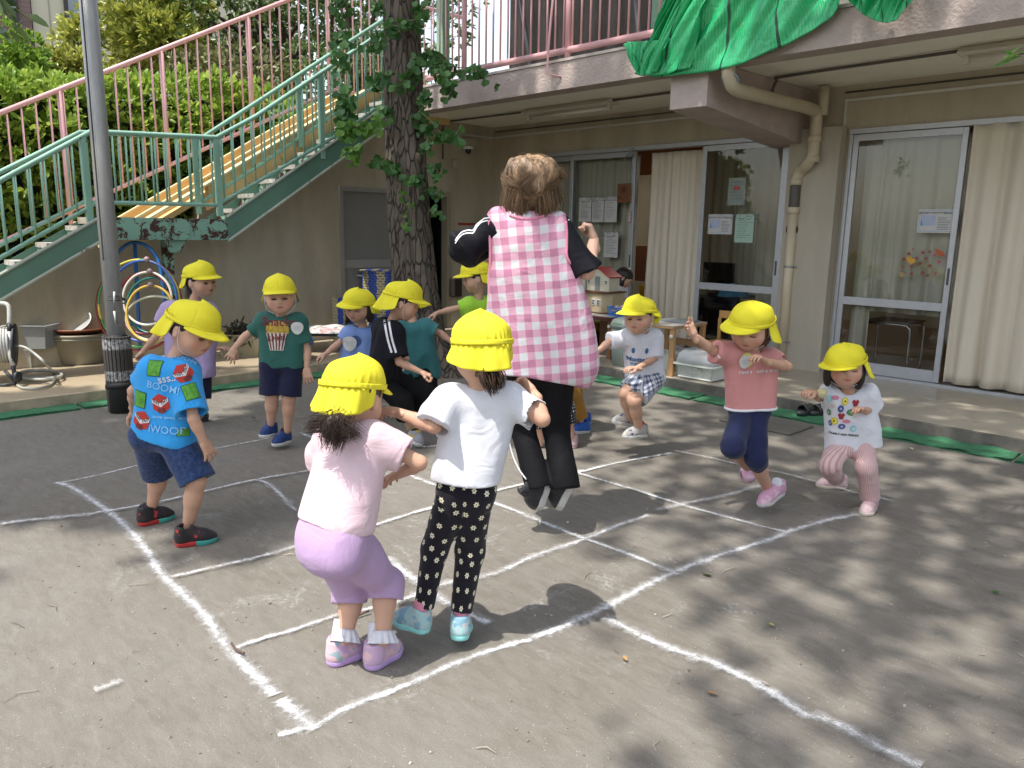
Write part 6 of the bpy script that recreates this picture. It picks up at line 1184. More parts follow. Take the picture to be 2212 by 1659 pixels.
def hand_mesh(wr, d, pn, side, k, curl=.35, spread=.12, vox=.0024, thumb=.5, point=None):
    """five-fingered hand at wrist wr pointing along d, palm normal pn (palm faces pn), thumb on side*cross(d,pn)"""
    d = nrm(d); pn = np.asarray(pn, float); pn = nrm(pn-d*pn.dot(d)); t = np.cross(d, pn)*side; F = SF(vox*k); q = lambda a, b, c: wr+d*a*k+t*b*k+pn*c*k
    F.u(rc(q(-.03, 0, 0), q(.012, .0, 0), .0175*k, .018*k, flat=(pn, .8)), .01)
    for b in (-.016, -.005, .006, .016): F.u(rc(q(.010, b*.8, 0), q(.048, b*1.12, 0), .0115*k, .0105*k, flat=(pn, .85)), .012)
    LN = [.026, .033, .036, .032]; off = [-.0235, -.0085, .0068, .0215]
    for i in range(4):
        L = LN[i]; r = .0066-.0007*(i == 0); base = q(.052-.004*(i in (0,)), off[i], 0); dd = nrm(d+t*spread*(i-1.5)); cu = curl[i] if isinstance(curl, (list, tuple)) else curl; a = 0; p = base; segs = [L*.62, L*.42, L*.32]
        for j, sgm in enumerate(segs):
            a += cu*(.75, .95, .7)[j]; dj = nrm(dd*math.cos(a)+pn*math.sin(a)); p2 = p+dj*sgm*k; F.u(rc(p, p2, (r-.0006*j)*k, (r-.0006*(j+1))*k), .003 if j else .006); p = p2
    tb = q(.014, .017, .004); t1 = nrm(d*.75+t*(.9-.5*thumb)+pn*(.25+.5*thumb)); p1 = tb+t1*.024*k; t2 = nrm(d*.95+t*(.35-.6*thumb)+pn*(.2+.5*thumb)); p2 = p1+t2*.02*k; p3 = p2+nrm(t2+d*.2)*.013*k
    F.u(rc(tb, p1, .0105*k, .0085*k), .008); F.u(rc(p1, p2, .008*k, .0075*k), .003); F.u(rc(p2, p3, .0072*k, .006*k), .003)
    V, Fc = F.mesh(); return relax(V, Fc, 1), Fc
def shoe(root, ank, heel, toe, up, k, mu, ms_, label=None, sock=None, sockm=None, wid=1., leg=None):
    """heel,toe: sole end points; up: shoe up"""
    d = nrm(np.asarray(toe)-heel); up = nrm(np.asarray(up)-d*np.dot(up, d)); s = np.cross(d, up); L = np.linalg.norm(np.asarray(toe)-heel); h = np.asarray(heel, float); w_ = .031*k*wid
    q = lambda a, b, c: h+d*a*L+s*b*k+up*c*k
    vox = .0036 if k < 1.3 else .0042
    F = SF(vox); F.u(rc(q(.17, 0, .034), q(.72, 0, .028), w_*.98, w_*1.02, flat=(up, .9)), .02); F.u(rc(q(.72, 0, .022), q(.88, 0, .018), w_*.98, w_*.72), .02); F.u(rc(q(.16, 0, .03), q(.2, 0, .075), w_*.95, w_*.86), .02); F.u(rc(q(.2, 0, .07), q(.55, 0, .045), w_*.8, w_*.7), .03)
    F.cut(q(0, 0, .016), -up); F.cut(q(.2, 0, .088), nrm(up*1-d*.25))
    if leg is not None: F.sub(rc(q(.24, 0, .07), q(.24, 0, .07)+nrm(leg)*.1, .026*k, .03*k))
    V, Fc = F.mesh(); V = relax(V, Fc, 1)
    pat = np.stack([((V-h)@d)/L, ((V-h)@up)/k, ((V-h)@s)/k], 1)
    o = mkmesh('shoe', V, Fc, mu, root, True, attrs={'pat': pat}); 
    if label: o['label'] = label
    F = SF(vox); F.u(rc(q(.17, 0, .014), q(.7, 0, .014), w_*1.06, w_*1.14), .02); F.u(rc(q(.7, 0, .014), q(.87, 0, .018), w_*1.08, w_*.80), .02); F.cut(q(0, 0, .0), -up); F.cut(q(0, 0, .022), up); V, Fc = F.mesh(); V = relax(V, Fc, 1); pat = np.stack([((V-h)@d)/L, ((V-h)@up)/k, ((V-h)@s)/k], 1)
    so_ = mkmesh('sole', V, Fc, ms_, o, True, attrs={'pat': pat})
    part('strap', mu if mu is not ms_ else ms_, o, lambda b: b.grid(lambda u_, v_: q(.40+.14*v_, 0, 0)+s*(w_*.98)*math.cos(math.pi*u_)+up*((.030+.048*math.sin(math.pi*u_)**.8-.012*v_)*k), 12, 3), True, solid=.004)
    if sock:
        a0 = q(.24, 0, .06); lg = nrm(leg) if leg is not None else up; F = SF(vox); F.u(rc(a0, a0+lg*sock, .0275*k, .0265*k, cut=(a0+lg*sock, lg)), .01); V, Fc = F.mesh(); mkmesh('sock', relax(V, Fc, 1), Fc, sockm, root, True)
    return o
def cap(root, c, s, u, f, k, sd0=0, yaw=0., flap=True, flap_len=.105, tilt=0., brim=.056, lining=True, brimlift=0., flapdir=0., flapflare=.03):
    """gathered kindergarten cap: dome, visor, neck flap"""
    a = math.radians(yaw); s, f = s*math.cos(a)-f*math.sin(a), f*math.cos(a)+s*math.sin(a)
    a = math.radians(tilt); u, f = u*math.cos(a)-f*math.sin(a), f*math.cos(a)+u*math.sin(a)
    q = lambda x, y, z: c+s*x*k+u*y*k+f*z*k; RX, RY, RZ = .0865, .080, .107
    e = empty('cap', c); e.parent = root; e.location = Vector(c)-Vector(wloc(root))
    def band(ph): return .034+.012*math.cos(ph)
    def dome(u_, v_):
        ph = u_*2*math.pi; th = v_*math.pi/2; b0 = band(ph)-.0; gather = (.0035*math.sin(ph*27+math.sin(ph*5))*(1-v_)**5-.007*(1-v_)**6)*(math.cos(ph) < -.1)+.0035*math.sin(ph*4+v_*7+sd0)*math.sin(th)*math.cos(th)*2-.0025*(abs(math.sin(ph*3)) < .07); puff = 1+.03*math.sin(math.pi*v_)+.012*math.sin(ph*6)*math.sin(th)*math.cos(th); sm = math.cos(th)**.84
        return q((RX*puff+gather)*sm*math.sin(ph), b0+(RY+.005)*math.sin(th), -.006+(RZ*puff+gather)*sm*math.cos(ph))
    part('crown', CAPY, e, lambda b: b.grid(dome, 132, 18), True)
    part('band', CAPY, e, lambda b: b.grid(lambda u_, v_: q((RX+.0025+.0016*math.sin(u_*230)*(math.cos(u_*6.283) < -.35))*math.sin(u_*6.2832), band(u_*6.2832)-.006+.016*v_, -.006+(RZ+.0025)*math.cos(u_*6.2832)), 110, 3), True, solid=.003)
    def vis(u_, v_):
        ph = (u_-.5)*2*math.radians(72); w_ = math.cos(ph/math.radians(72)*math.pi/2)**.6; ext = brim*w_*v_; r = 1.0
        return q(RX*math.sin(ph)*(1+.10*v_*w_)+0, band(ph)-.002-.010*v_*v_*w_-.012*v_*abs(math.sin(ph))**2*1.2+brimlift*ext, -.006+RZ*math.cos(ph)+ext*1.04)
    part('visor', CAPY, e, lambda b: b.grid(vis, 30, 8), True, solid=.005)
    if flap:
        fl0 = math.radians(98); fl1 = math.radians(262)
        def flp(off):
            def g(u_, v_):
                ph = fl0+(fl1-fl0)*u_; ed = math.sin(math.pi*u_); L = flap_len*(.55+.45*ed**.5)*v_; ru = .0035*math.sin(ph*27+math.sin(ph*5))*(1-v_)**4-.004*(1-v_)**3; wv = (.013*math.sin(u_*11+sd0)+.006*math.sin(u_*25+sd0*2))*v_; out_ = flapflare*v_*(1+.5*math.sin(u_*5+flapdir)); rr = 1+0*out_
                x = (RX+.001+ru-off+out_*.5+wv)*math.sin(ph); z = -.006+(RZ+.001+ru-off+out_*.5+wv)*math.cos(ph); return q(x+flapdir*.03*v_*v_, band(ph)-.004-L, z-abs(off)*0)
            return g
        part('neck_flap', CAPY, e, lambda b: b.grid(flp(0), 60, 12), True, solid=.0022)
        if lining: part('lining', CAPW, e, lambda b: b.grid(flp(.0042), 60, 12), True)
    return e
def chin_strap(root, c, s, u, f, k):
    q = lambda x, y, z: c+s*x*k+u*y*k+f*z*k
    part('chin_strap', STRAP, root, lambda b: b.tube(smooth_path([q(.084, .02, .01), q(.0815, -.03, .018), q(.062, -.072, .03), q(0, -.0945, .045), q(-.062, -.072, .03), q(-.0815, -.03, .018), q(-.084, .02, .01)], 5), .0014, 6), True)
DECAL = {}
def bvh_of(V, F): return bvhtree.BVHTree.FromPolygons([tuple(v) for v in V], [tuple(map(int, f)) for f in F])
def decal(root, bv, px, py, P2, F2, mat, name='print', rot=0., off=.0025, flip=False, scale=1., up=(0, 0, 1)):
    """2-D artwork (metres) laid on a garment where the picture shows it"""
    d = nrm(ray(px, py)); h = bv.ray_cast(Vector(CAM), Vector(d))
    if h[0] is None: return None
    p, n = np.array(h[0]), np.array(h[1]); n = n if n.dot(-d) > 0 else -n; n = nrm(n+.4*(-d)); up = np.asarray(up, float); t2 = nrm(up-n*up.dot(n)); t1 = np.cross(t2, n); a = math.radians(rot); e1, e2 = t1*math.cos(a)+t2*math.sin(a), t2*math.cos(a)-t1*math.sin(a); V = []
    for x, y in np.asarray(P2)*scale:
        o = p+e1*x+e2*y+n*.08; hh = bv.ray_cast(Vector(o), Vector(-n), .2); V.append(np.array(hh[0])+n*off if hh[0] is not None else p+e1*x+e2*y+n*off)
    return mkmesh(name, V, F2, mat, root, False)
def gridpoly(w_, h_, n=6): 
    V = [(w_*(i/n-.5), h_*(j/n-.5)) for i in range(n+1) for j in range(n+1)]; return V, [(i*(n+1)+j, (i+1)*(n+1)+j, (i+1)*(n+1)+j+1, i*(n+1)+j+1) for i in range(n) for j in range(n)]
def disc(rx, ry, n=24, rings=3, fn=None):
    V = [(0, 0)]; F = []
    for r in range(1, rings+1):
        for k in range(n): a = 2*math.pi*k/n; m = fn(a) if fn else 1; V.append((rx*r/rings*m*math.cos(a), ry*r/rings*m*math.sin(a)))
    for k in range(n): F.append((0, 1+k, 1+(k+1) % n))
    for r in range(rings-1):
        for k in range(n): a = 1+r*n; F.append((a+k, a+n+k, a+n+(k+1) % n, a+(k+1) % n))
    return V, F
# ---- the person builder
FH = nrm(FWD*[1, 1, 0]); RH = nrm(RGT*[1, 1, 0])
def VPT(x, y, base, dz=0.):
    """picture point on the upright plane through base, dz metres behind it"""
    d = ray(x, y); t_ = ((np.asarray(base)-CAM)@FH+dz)/(d@FH); return CAM+d*t_
NPER = [0]
def person(spec):
    J = {}; s = spec; base = np.asarray(s['base'], float); D0 = depth_of(base); k = s.get('k', 1.); NPER[0] += 1; seed = NPER[0]*13
    for n_, v in s['j'].items():
        J[n_] = VPT(v[0], v[1], base, (v[2] if len(v) > 2 else 0)) if not isinstance(v, np.ndarray) else v
    root = empty('person', base*[1, 1, 0], s['label'], 'person', s.get('group'))
    vox = s.get('vox', min(.0075, max(.0045, D0*.0016))); hs_, hu, hf = frame_of(*s['head'])
    hc = J['head']; HK = k*s.get('hk', 1.06); cav = D0 < 4.3; wt_ = max(.007, 1.7*vox)
    shA, shB, hipA, hipB, nk = J['shA'], J['shB'], J['hipA'], J['hipB'], J['neck']; pel = (hipA+hipB)/2; msh = (shA+shB)/2
    spine = nrm(msh-pel); side = nrm((shB-shA)-spine*np.dot(shB-shA, spine)); fr_ = np.cross(side, spine)   # fr_: towards camera or away
    if s.get('chestdir') is not None: pass
    TF = np.array([side, spine, fr_])
    bl = lambda a, b, t: a*(1-t)+b*t
    def torso(F, off=0., ext=None, flare=0., kk=.03, sr=.040, wr_=.052, hr__=.062, belly=.0):
        F.u(rc(shA, shB, (sr-.004)*k+off), kk); a2, b2 = bl(shA, hipA, .25), bl(shB, hipB, .25); ia, ib = bl(shA, shB, .10), bl(shB, shA, .10)
        eA, eB = hipA, hipB
        if ext is not None: eA, eB = hipA-spine*ext-side*flare, hipB-spine*ext+side*flare
        F.u(rc(ia, bl(hipA, hipB, .05) if ext is None else eA, wr_*k*.88+off, hr__*k+off+flare*.3), kk); F.u(rc(ib, bl(hipB, hipA, .05) if ext is None else eB, wr_*k*.88+off, hr__*k+off+flare*.3), kk); F.u(rc(msh-spine*.02*k, pel if ext is None else pel-spine*ext, wr_*k+off, (hr__+.004)*k+off+flare*.3), kk)
        if belly: F.u(el(bl(pel, msh, .35)+s.get('front', fr_)*.02*k, TF, np.array([.07, .08, .055])*k+off+belly), .03)
    # -- body
    F = SF(vox); HP, HS = head_prims(hc, hs_, hu, hf, HK)
    torso(F, -.006, **s.get('bt', dict(wr_=.045, hr__=.046)))
    F.u(rc(msh-spine*.01, hc-hu*.035*HK-hf*.012*HK, .032*k, .030*k), .02)
    hands = []
    for sd in 'AB':
        if 'el'+sd not in J: continue
        sh, e_, w_ = (shA if sd == 'A' else shB), J['el'+sd], J['wr'+sd]; F.u(rc(sh, e_, .0265*k, .0215*k), .02); F.u(rc(e_, bl(e_, w_, .35), .0225*k, .0225*k), .012); F.u(rc(bl(e_, w_, .3), w_, .0225*k, .0162*k), .012)
        h = s['hands'].get(sd) if s.get('hands') else None
        if h: hands.append((sd, w_, e_, h))
    for sd in 'AB':
        if 'kn'+sd not in J: continue
        hp, kn, an = (hipA if sd == 'A' else hipB), J['kn'+sd], J['an'+sd]; lk = s.get('lk', .84 if (s.get('pants') and (max(s['pants']['len'].values()) if isinstance(s['pants']['len'], dict) else s['pants']['len']) > 1.5) else 1.)*k; F.u(rc(hp, kn, .052*lk, .0375*lk), .03); F.u(rc(kn, bl(kn, an, .38), .0355*lk, .036*lk), .02); 
        F.u(rc(bl(kn, an, .28), an, .036*lk, .0215*lk), .015)
    for pr, kk in HP: F.u(pr, kk*HK)
    for pr in HS: F.sub(pr)
    V, Fc = F.mesh(); V = relax(V, Fc, 1, .4)
    # finer head replaces nothing: sockets etc are in the same surface; tint
    L_ = (V-hc)@np.array([hs_, hu, hf]).T/HK; tint = np.zeros((len(V), 3)); near = (np.linalg.norm(L_, axis=1) < .13) & (L_[:, 2] > .02)
    for sg in (-1, 1): dd = np.linalg.norm((L_-[sg*.042, -.028, .068])/[1, 1, 1.2], axis=1); tint[:, 0] += near*np.clip(1-dd/.026, 0, 1)*.55
    dd = np.abs((L_-[0, -.047, .08])/[.017, .0065, .03]); tint[:, 1] = near*np.clip(1.6-np.linalg.norm(dd, axis=1), 0, 1)*.75
    Vh, Fh = [V], [Fc]; nv = len(V); tt = [tint]
    for sd, w_, e_, h in hands:
        d = nrm(VPT(h['to'][0], h['to'][1], base, h['to'][2])-w_) if 'to' in h else nrm(w_-e_); pn = np.asarray(h.get('pn', -FWD*[1, 1, 0])); V2, F2 = hand_mesh(w_+nrm(w_-e_)*.004, d, pn, h.get('side', 1), k*s.get('handk', .95), h.get('curl', .35), h.get('spread', .12), thumb=h.get('thumb', .5)); Vh.append(V2); Fh.append(F2+nv); nv += len(V2); tt.append(np.zeros((len(V2), 3)))
    if len(Vh[0]):
        body = mkmesh('body', np.vstack(Vh), np.vstack(Fh), s.get('skin', SKIN), root, True, attrs={'tint': np.vstack(tt)})
    # -- face
    if s.get('face', True):
        q = lambda a, b, d: hc+hs_*a*HK+hu*b*HK+hf*d*HK; cl = s.get('eyes', .5)
        for sg in (-1, 1):
            p = face_surface(HP, q(sg*.029, -.003, .07), hf)
            part('eye', EYE, root, lambda b: b.grid(lambda u_, v_: p+hs_*.0145*HK*math.cos(math.pi*u_)*1.0+hu*(.0045*HK*(v_-.5)*2*math.sin(math.pi*u_)**.7*cl-.0015*HK*math.cos(math.pi*u_)**2)-hf*(.0065*HK-.0045*HK*math.sin(math.pi*u_)), 12, 4), True, solid=.002)
            pb2 = face_surface(HP, q(sg*.030, .021, .07), hf)
            part('eyebrow', BROW, root, lambda b: b.tube([pb2-hs_*.013*HK-hu*.0015*HK-hf*.003*HK, pb2+hu*.002*HK, pb2+hs_*.013*HK-hu*.0015*HK-hf*.003*HK], [.0012*HK, .002*HK, .0012*HK], 6), True)
            pn_ = face_surface(HP, q(sg*.0055, -.0265, .07), hf); part('nostril', LIP, root, lambda b: b.lathe([(.0001, -.001), (.0019*HK, 0), (.0001, .001)], pn_-hf*.001, 8, hf))
        m_ = face_surface(HP, q(0, -.0475, .07), hf); mo = s.get('mouth', .3)
        part('mouth', LIP, root, lambda b: b.grid(lambda u_, v_: m_+hs_*.0125*HK*math.cos(math.pi*u_)+hu*(.009*mo*HK*(v_-.5)*math.sin(math.pi*u_)+.0015*HK*math.cos(math.pi*u_)**2)-hf*(.004*HK*math.cos(math.pi*u_)**2), 12, 3), True, solid=.0015)
    # -- hair
    hr = s.get('hair', {}); F = SF(vox*.85); ax = np.array([hs_, hu, hf]); q = lambda a, b, d: hc+hs_*a*HK+hu*b*HK+hf*d*HK
    F.u(el(q(0, .024, -.012), ax, np.array([.080, .084, .093])*HK), .01)
    for a in hr.get('lumps', []): F.u(el(q(*a[:3]), ax, np.array(a[3:6])*HK), .02*HK)
    F.noise(lambda P: (-hr.get('rough', .0032)*HK*np.abs(snoise((P-hc)@ax.T*np.array([1, .12, 1]), 75, seed, 2))).astype(np.float32))
    fy = hr.get('fringe', .028)   # face opening
    F.sub(el(q(0, fy-.092, .085), ax, np.array([.068, .095, hr.get('open', .062)])*HK)); F.sub(el(q(0, -.07, .06), ax, np.array([.08, .055, .075])*HK)) if not hr.get('sides') else None
    for sg in (-1, 1):
        if not hr.get('cover_ears'): F.sub(el(q(sg*.09, -.016, .0), ax, np.array([.022, .034, .026])*HK))
    if hr.get('low', None) is not None: F.cut(q(0, hr['low'], 0), -hu)
    if s.get('cap', True) is not False: F.cut(q(0, .040, -.0), nrm(hu-hf*.12))
    V, Fc = F.mesh()
    if len(V): mkmesh('hair', relax(V, Fc, 1, .3), Fc, hr.get('mat', BLK), root, True, attrs={'pat': (V-hc)@ax.T})
    if hr.get('strands'):
        Rr = np.random.RandomState(seed); b = MB()
        for st in hr['strands']:
            (p0, p1, p2, n_, sp, w_) = st[:6]; cvg = st[6] if len(st) > 6 else .85; p0, p1, p2 = q(*p0), q(*p1), q(*p2)
            n_ = int(n_*1.8); w_ *= .62
            for _ in range(n_):
                j0 = Rr.randn(3)*sp*.8*HK; cvg = st[6] if len(st) > 6 else .85; j1 = j0*(1.1 if cvg > .6 else .9)+Rr.randn(3)*sp*.06*HK; j2 = j0*cvg+Rr.randn(3)*sp*.2*HK; P = smooth_path([p0+j0, p1+j1, p2+j2], 4); b.tube(P, np.linspace(w_, w_*.25, len(P))*HK, 3, False)
        o = b.build('loose_hair', hr.get('mat', BLK), root, True); me = o.data; at2 = me.attributes.new('pat', 'FLOAT_VECTOR', 'POINT'); co_ = np.vstack(b.v); R_2 = np.random.RandomState(1); at2.data.foreach_set('vector', (np.repeat(R_2.rand(len(co_)//3+1, 3), 3, 0)[:len(co_)]).astype(np.float32).ravel())
    # -- cap
    if s.get('cap', True) is not False:
        cp = dict(s['cap']) if isinstance(s.get('cap'), dict) else {}; ce = cap(root, hc, hs_, hu, hf, HK, seed, **cp)
        if s.get('strap', True): chin_strap(root, hc, hs_, hu, hf, HK)
    # -- trousers
    pt = s.get('pants')
    if pt:
        F = SF(vox); o_ = pt.get('off', .010); w_ = pt.get('waist', .05); F.u(rc(hipA+spine*w_, hipB+spine*w_, .046*k+o_*.6), .02); F.u(rc(hipA, hipB, .054*k+o_, None), .03)
        if pt.get('bum'): F.u(el(pel+pt['bum'][0]*np.array(pt['bum'][1])-spine*.01, TF, np.array(pt['bum'][2])), .06)
        for sd in 'AB':
            if 'kn'+sd not in J: continue
            hp, kn, an = (hipA if sd == 'A' else hipB), J['kn'+sd], J['an'+sd]; q_ = pt['len']; q_ = q_[sd] if isinstance(q_, dict) else q_; r0 = pt.get('rt', .051)*k+o_; r1 = pt.get('rk', .044)*k+o_; r2 = pt.get('re', .034)*k+o_
            if q_ <= 1:
                en = bl(hp, kn, q_); dl_ = nrm(kn-hp); F.u(rc(hp, en+dl_*.03, r0, r1, cut=(en, dl_)), .02); F.sub(rc(en-dl_*.0, en+dl_*.05, r1-wt_, r1-wt_)) if cav else None
            else:
                F.u(rc(hp, kn, r0, r1), .02); en = bl(kn, an, q_-1); dl_ = nrm(an-kn); F.u(rc(kn, en+dl_*.03, r1, r2, cut=(en, dl_)), .02); F.sub(rc(en-dl_*.0, en+dl_*.05, r2-wt_, r2-wt_)) if cav else None
        F.cut(pel+spine*(w_+.03), spine); F.noise(fold_noise(TF, pt.get('ff', 16)*.7, pt.get('fa', .0035)*1.0, seed+1)); V, Fc = F.mesh(); V = relax(V, Fc, 1, .35)
        pat = (V-pel)@TF.T; w0 = pat[:, 1] < -.05*k; pat[:, 0] = np.arctan2(pat[:, 2], pat[:, 0])*.10*k; best = np.full(len(V), 9.)
        for i_, sd in enumerate('AB'):
            if 'kn'+sd not in J: continue
            L0 = 0.
            for p0, p1 in ((hipA if sd == 'A' else hipB, J['kn'+sd]), (J['kn'+sd], J['an'+sd])):
                d_ = p1-p0; Ls = np.linalg.norm(d_); d_ = d_/Ls; h_ = np.clip((V-p0)@d_, 0, Ls); w_v = V-p0-h_[:, None]*d_; ds_ = np.linalg.norm(w_v, axis=1); m_ = w0 & (ds_ < best); best[m_] = ds_[m_]
                pat[m_, 0] = np.arctan2(w_v@fr_, w_v@side)[m_]*.058*k+i_*.31; pat[m_, 1] = -(L0+h_[m_])-.02; L0 += Ls
        pat[:, 2] = 0
        po = mkmesh('trousers' if not pt.get('name') else pt['name'], V, Fc, pt['mat'], root, True, attrs={'pat': pat})
    # -- shirt
    st = s.get('shirt'); bv = None
    if st:
        F = SF(vox); o_ = st.get('off', .012); torso(F, o_, sr=st.get('sr', .040), ext=st.get('hem', .03), flare=st.get('flare', .012), hr__=st.get('hr', .051), wr_=st.get('wr', .052))
        hemp = pel-spine*(st.get('hem', .03)); hn = nrm(-spine+np.asarray(st.get('hemtilt', (0, 0, 0)), float)); F.cut(hemp, hn)
        for sd in 'AB':
            if 'el'+sd not in J: continue
            sh, e_ = (shA if sd == 'A' else shB), J['el'+sd]; q_ = st.get('sleeve', .6); q_ = q_[sd] if isinstance(q_, dict) else q_; en = bl(sh, e_, q_); dl_ = nrm(e_-sh); rs = st.get('rs', .040)*k; re_ = st.get('re', .046)*k
            if q_ <= 1: F.u(rc(sh, en+dl_*.03, rs, re_, cut=(en, dl_)), .025)
            else: F.u(rc(sh, e_, rs, re_*.9), .025); wv_ = J['wr'+sd]; en = bl(e_, wv_, q_-1); dl_ = nrm(wv_-e_); F.u(rc(e_, en+dl_*.03, re_*.9, st.get('rc', .038)*k, cut=(en, dl_)), .02)
            if st.get('puff'): F.u(el(bl(sh, en, .55), np.eye(3), np.array([.052]*3)*k*st['puff']), .02)
            rq = (re_ if q_ <= 1 else st.get('rc', .038)*k)-wt_
            if cav: F.sub(rc(en-dl_*.005, en+dl_*.05, rq, rq))
        ng = st.get('neckr', .046)*k; F.sub(rc(nk+nrm(hc-nk)*(.015+st.get('collar', 0)), hc, ng, ng*1.2)); F.noise(fold_noise(TF, st.get('ff', 15)*.62, st.get('fa', .0045)*1.1, seed+2, st.get('aniso', (1, .5, 1)))); V, Fc = F.mesh(); V = relax(V, Fc, 1, .35)
        so_ = mkmesh(st.get('name', 'shirt'), V, Fc, st['mat'], root, True, attrs={'pat': (V-msh)@TF.T}); bv = bvh_of(V, Fc)
        if st.get('trim'):
            dd = np.abs((V-hemp)@hn); I = dd < vox*.9; c0 = V[I].mean(0); e1 = side; e2 = np.cross(hn, e1); a_ = np.arctan2((V[I]-c0)@e2, (V[I]-c0)@e1); rr_ = np.linalg.norm(V[I]-c0, axis=1); bins = np.linspace(-math.pi, math.pi, 49)[:-1]
            rad_ = np.array([np.max(rr_[np.abs((a_-t0+math.pi) % (2*math.pi)-math.pi) < .14], initial=.02) for t0 in bins]); rad_ = (np.roll(rad_, 1)+rad_*2+np.roll(rad_, -1))/4
            part('hem_trim', st['trim'], root, lambda b: b.tube([c0+hn*-.004+(e1*math.cos(t0)+e2*math.sin(t0))*(r0+.001) for t0, r0 in zip(bins, rad_)], .0065, 8, closed=True), True)
    for sh_ in s.get('shoes', []):
        hl, to = np.asarray(sh_['heel'], float), np.asarray(sh_['toe'], float); an = J['an'+sh_['s']]; kn = J['kn'+sh_['s']]
        shoe(root, an, hl, to, sh_.get('up', (0, 0, 1)), sh_.get('k', k), sh_['mu'], sh_['ms'], sock=sh_.get('sock'), sockm=sh_.get('sockm'), leg=kn-an, wid=sh_.get('wid', 1.))
    return dict(root=root, J=J, bv=bv, TF=TF, pel=pel, msh=msh, hc=hc, hfr=(hs_, hu, hf), D0=D0, HK=HK)
# ================================================================== THE PEOPLE
def ft(hx, hy, tx, ty, zh=0., zt=None): zt = zh if zt is None else zt; return dict(heel=G(hx, hy, zh), toe=G(tx, ty, zt))
def fv(base, hx, hy, hz, tx, ty, tz): return dict(heel=VPT(hx, hy, base, hz), toe=VPT(tx, ty, base, tz))
W_ = (.62, .62, .64)
def pflower(t, c, x, y, z, v):
    """small cream daisies on black, woven in rows"""
    ang_ = t.math('ARCTAN2', z, x); X_ = t.math('ADD', x, t.math('MULTIPLY', z, .8)); sc_ = 20.
    row = t.math('FLOOR', t.math('MULTIPLY', y, sc_)); fy = t.math('SUBTRACT', t.math('FRACT', t.math('MULTIPLY', y, sc_)), .5); xx = t.math('ADD', t.math('MULTIPLY', X_, sc_), t.math('MULTIPLY', t.math('FRACT', t.math('MULTIPLY', row, .5)), 1.)); 
    col = t.math('FLOOR', xx); fx = t.math('SUBTRACT', t.math('FRACT', xx), .5); jx = t.math('MULTIPLY', t.math('SINE', t.math('ADD', t.math('MULTIPLY', col, 12.9), t.math('MULTIPLY', row, 78.2))), .12); jy = t.math('MULTIPLY', t.math('SINE', t.math('ADD', t.math('MULTIPLY', col, 39.3), t.math('MULTIPLY', row, 11.1))), .12)
    fx = t.math('ADD', fx, jx); fy = t.math('ADD', fy, jy); r = t.math('SQRT', t.math('ADD', t.math('MULTIPLY', fx, fx), t.math('MULTIPLY', fy, fy))); a = t.math('ARCTAN2', fy, fx); pet = t.math('ADD', t.math('MULTIPLY', t.math('COSINE', t.math('MULTIPLY', a, 6.)), .042), .175)
    fl = t.math('LESS_THAN', r, pet); cc = t.math('LESS_THAN', r, .05); return t.mix(cc, t.mix(fl, c, (.74, .70, .52)), (.10, .06, .02))
def pgingham(t, c, x, y, z, v):
    P_ = .0655; w1 = t.math('MULTIPLY', t.noise(v, 5, 2), .02); a = t.math('GREATER_THAN', t.math('FRACT', t.math('DIVIDE', t.math('ADD', x, w1), P_)), .5); b = t.math('GREATER_THAN', t.math('FRACT', t.math('DIVIDE', t.math('ADD', y, w1), P_)), .5)
    s_ = t.math('ADD', a, b); m1 = t.math('GREATER_THAN', s_, .5); m2 = t.math('GREATER_THAN', s_, 1.5); return t.mix(m2, t.mix(m1, (.66, .66, .67), (.68, .38, .48)), (.52, .22, .33))
def pplaid(t, c, x, y, z, v):
    X_ = t.math('ADD', x, t.math('MULTIPLY', z, .9)); a = t.math('GREATER_THAN', t.math('FRACT', t.math('MULTIPLY', X_, 42.)), .5); b = t.math('GREATER_THAN', t.math('FRACT', t.math('MULTIPLY', y, 42.)), .5); s_ = t.math('ADD', a, b)
    l_ = t.math('GREATER_THAN', t.math('FRACT', t.math('MULTIPLY', X_, 14.)), .9); c2 = t.mix(t.math('GREATER_THAN', s_, 1.5), t.mix(t.math('GREATER_THAN', s_, .5), (.55, .57, .62), (.21, .24, .32)), (.07, .085, .14)); return t.mix(l_, c2, (.6, .6, .62))
def pdots(t, c, x, y, z, v):
    X_ = t.math('ADD', x, z); fx = t.math('SUBTRACT', t.math('FRACT', t.math('MULTIPLY', X_, 55.)), .5); fy = t.math('SUBTRACT', t.math('FRACT', t.math('MULTIPLY', y, 55.)), .5); r = t.math('SQRT', t.math('ADD', t.math('MULTIPLY', fx, fx), t.math('MULTIPLY', fy, fy))); return t.mix(t.math('LESS_THAN', r, .16), c, (.6, .6, .6))
def prib(t, c, x, y, z, v):
    X_ = t.math('ADD', x, t.math('MULTIPLY', z, .9)); return t.mix(t.math('GREATER_THAN', t.math('SINE', t.math('MULTIPLY', X_, 700.)), .3), c, (.44, .27, .26))
def pdenim(t, c, x, y, z, v): return t.mix(t.ramp(t.noise(v, 60, 3, .7), .35, .7), c, (.035, .07, .17))
DBR = hair('dark brown', (.012, .007, .005), (.075, .042, .03)); m_white = cloth('white tee', (.64, .65, .70)); m_pinkT = cloth('pale pink tee', (.66, .49, .54)); m_lil = cloth('lilac trousers', (.42, .29, .47)); m_flow = cloth('flower trousers', (.007, .006, .012), pat=pflower)
m_blue = cloth('bright blue tee', (.03, .31, .72)); m_denim = cloth('navy denim', (.012, .026, .09), pat=pdenim); m_lav = cloth('lavender blouse', (.36, .28, .47)); m_navy = cloth('navy shorts', (.008, .009, .035)); m_green = cloth('dark green tee', (.025, .105, .085))
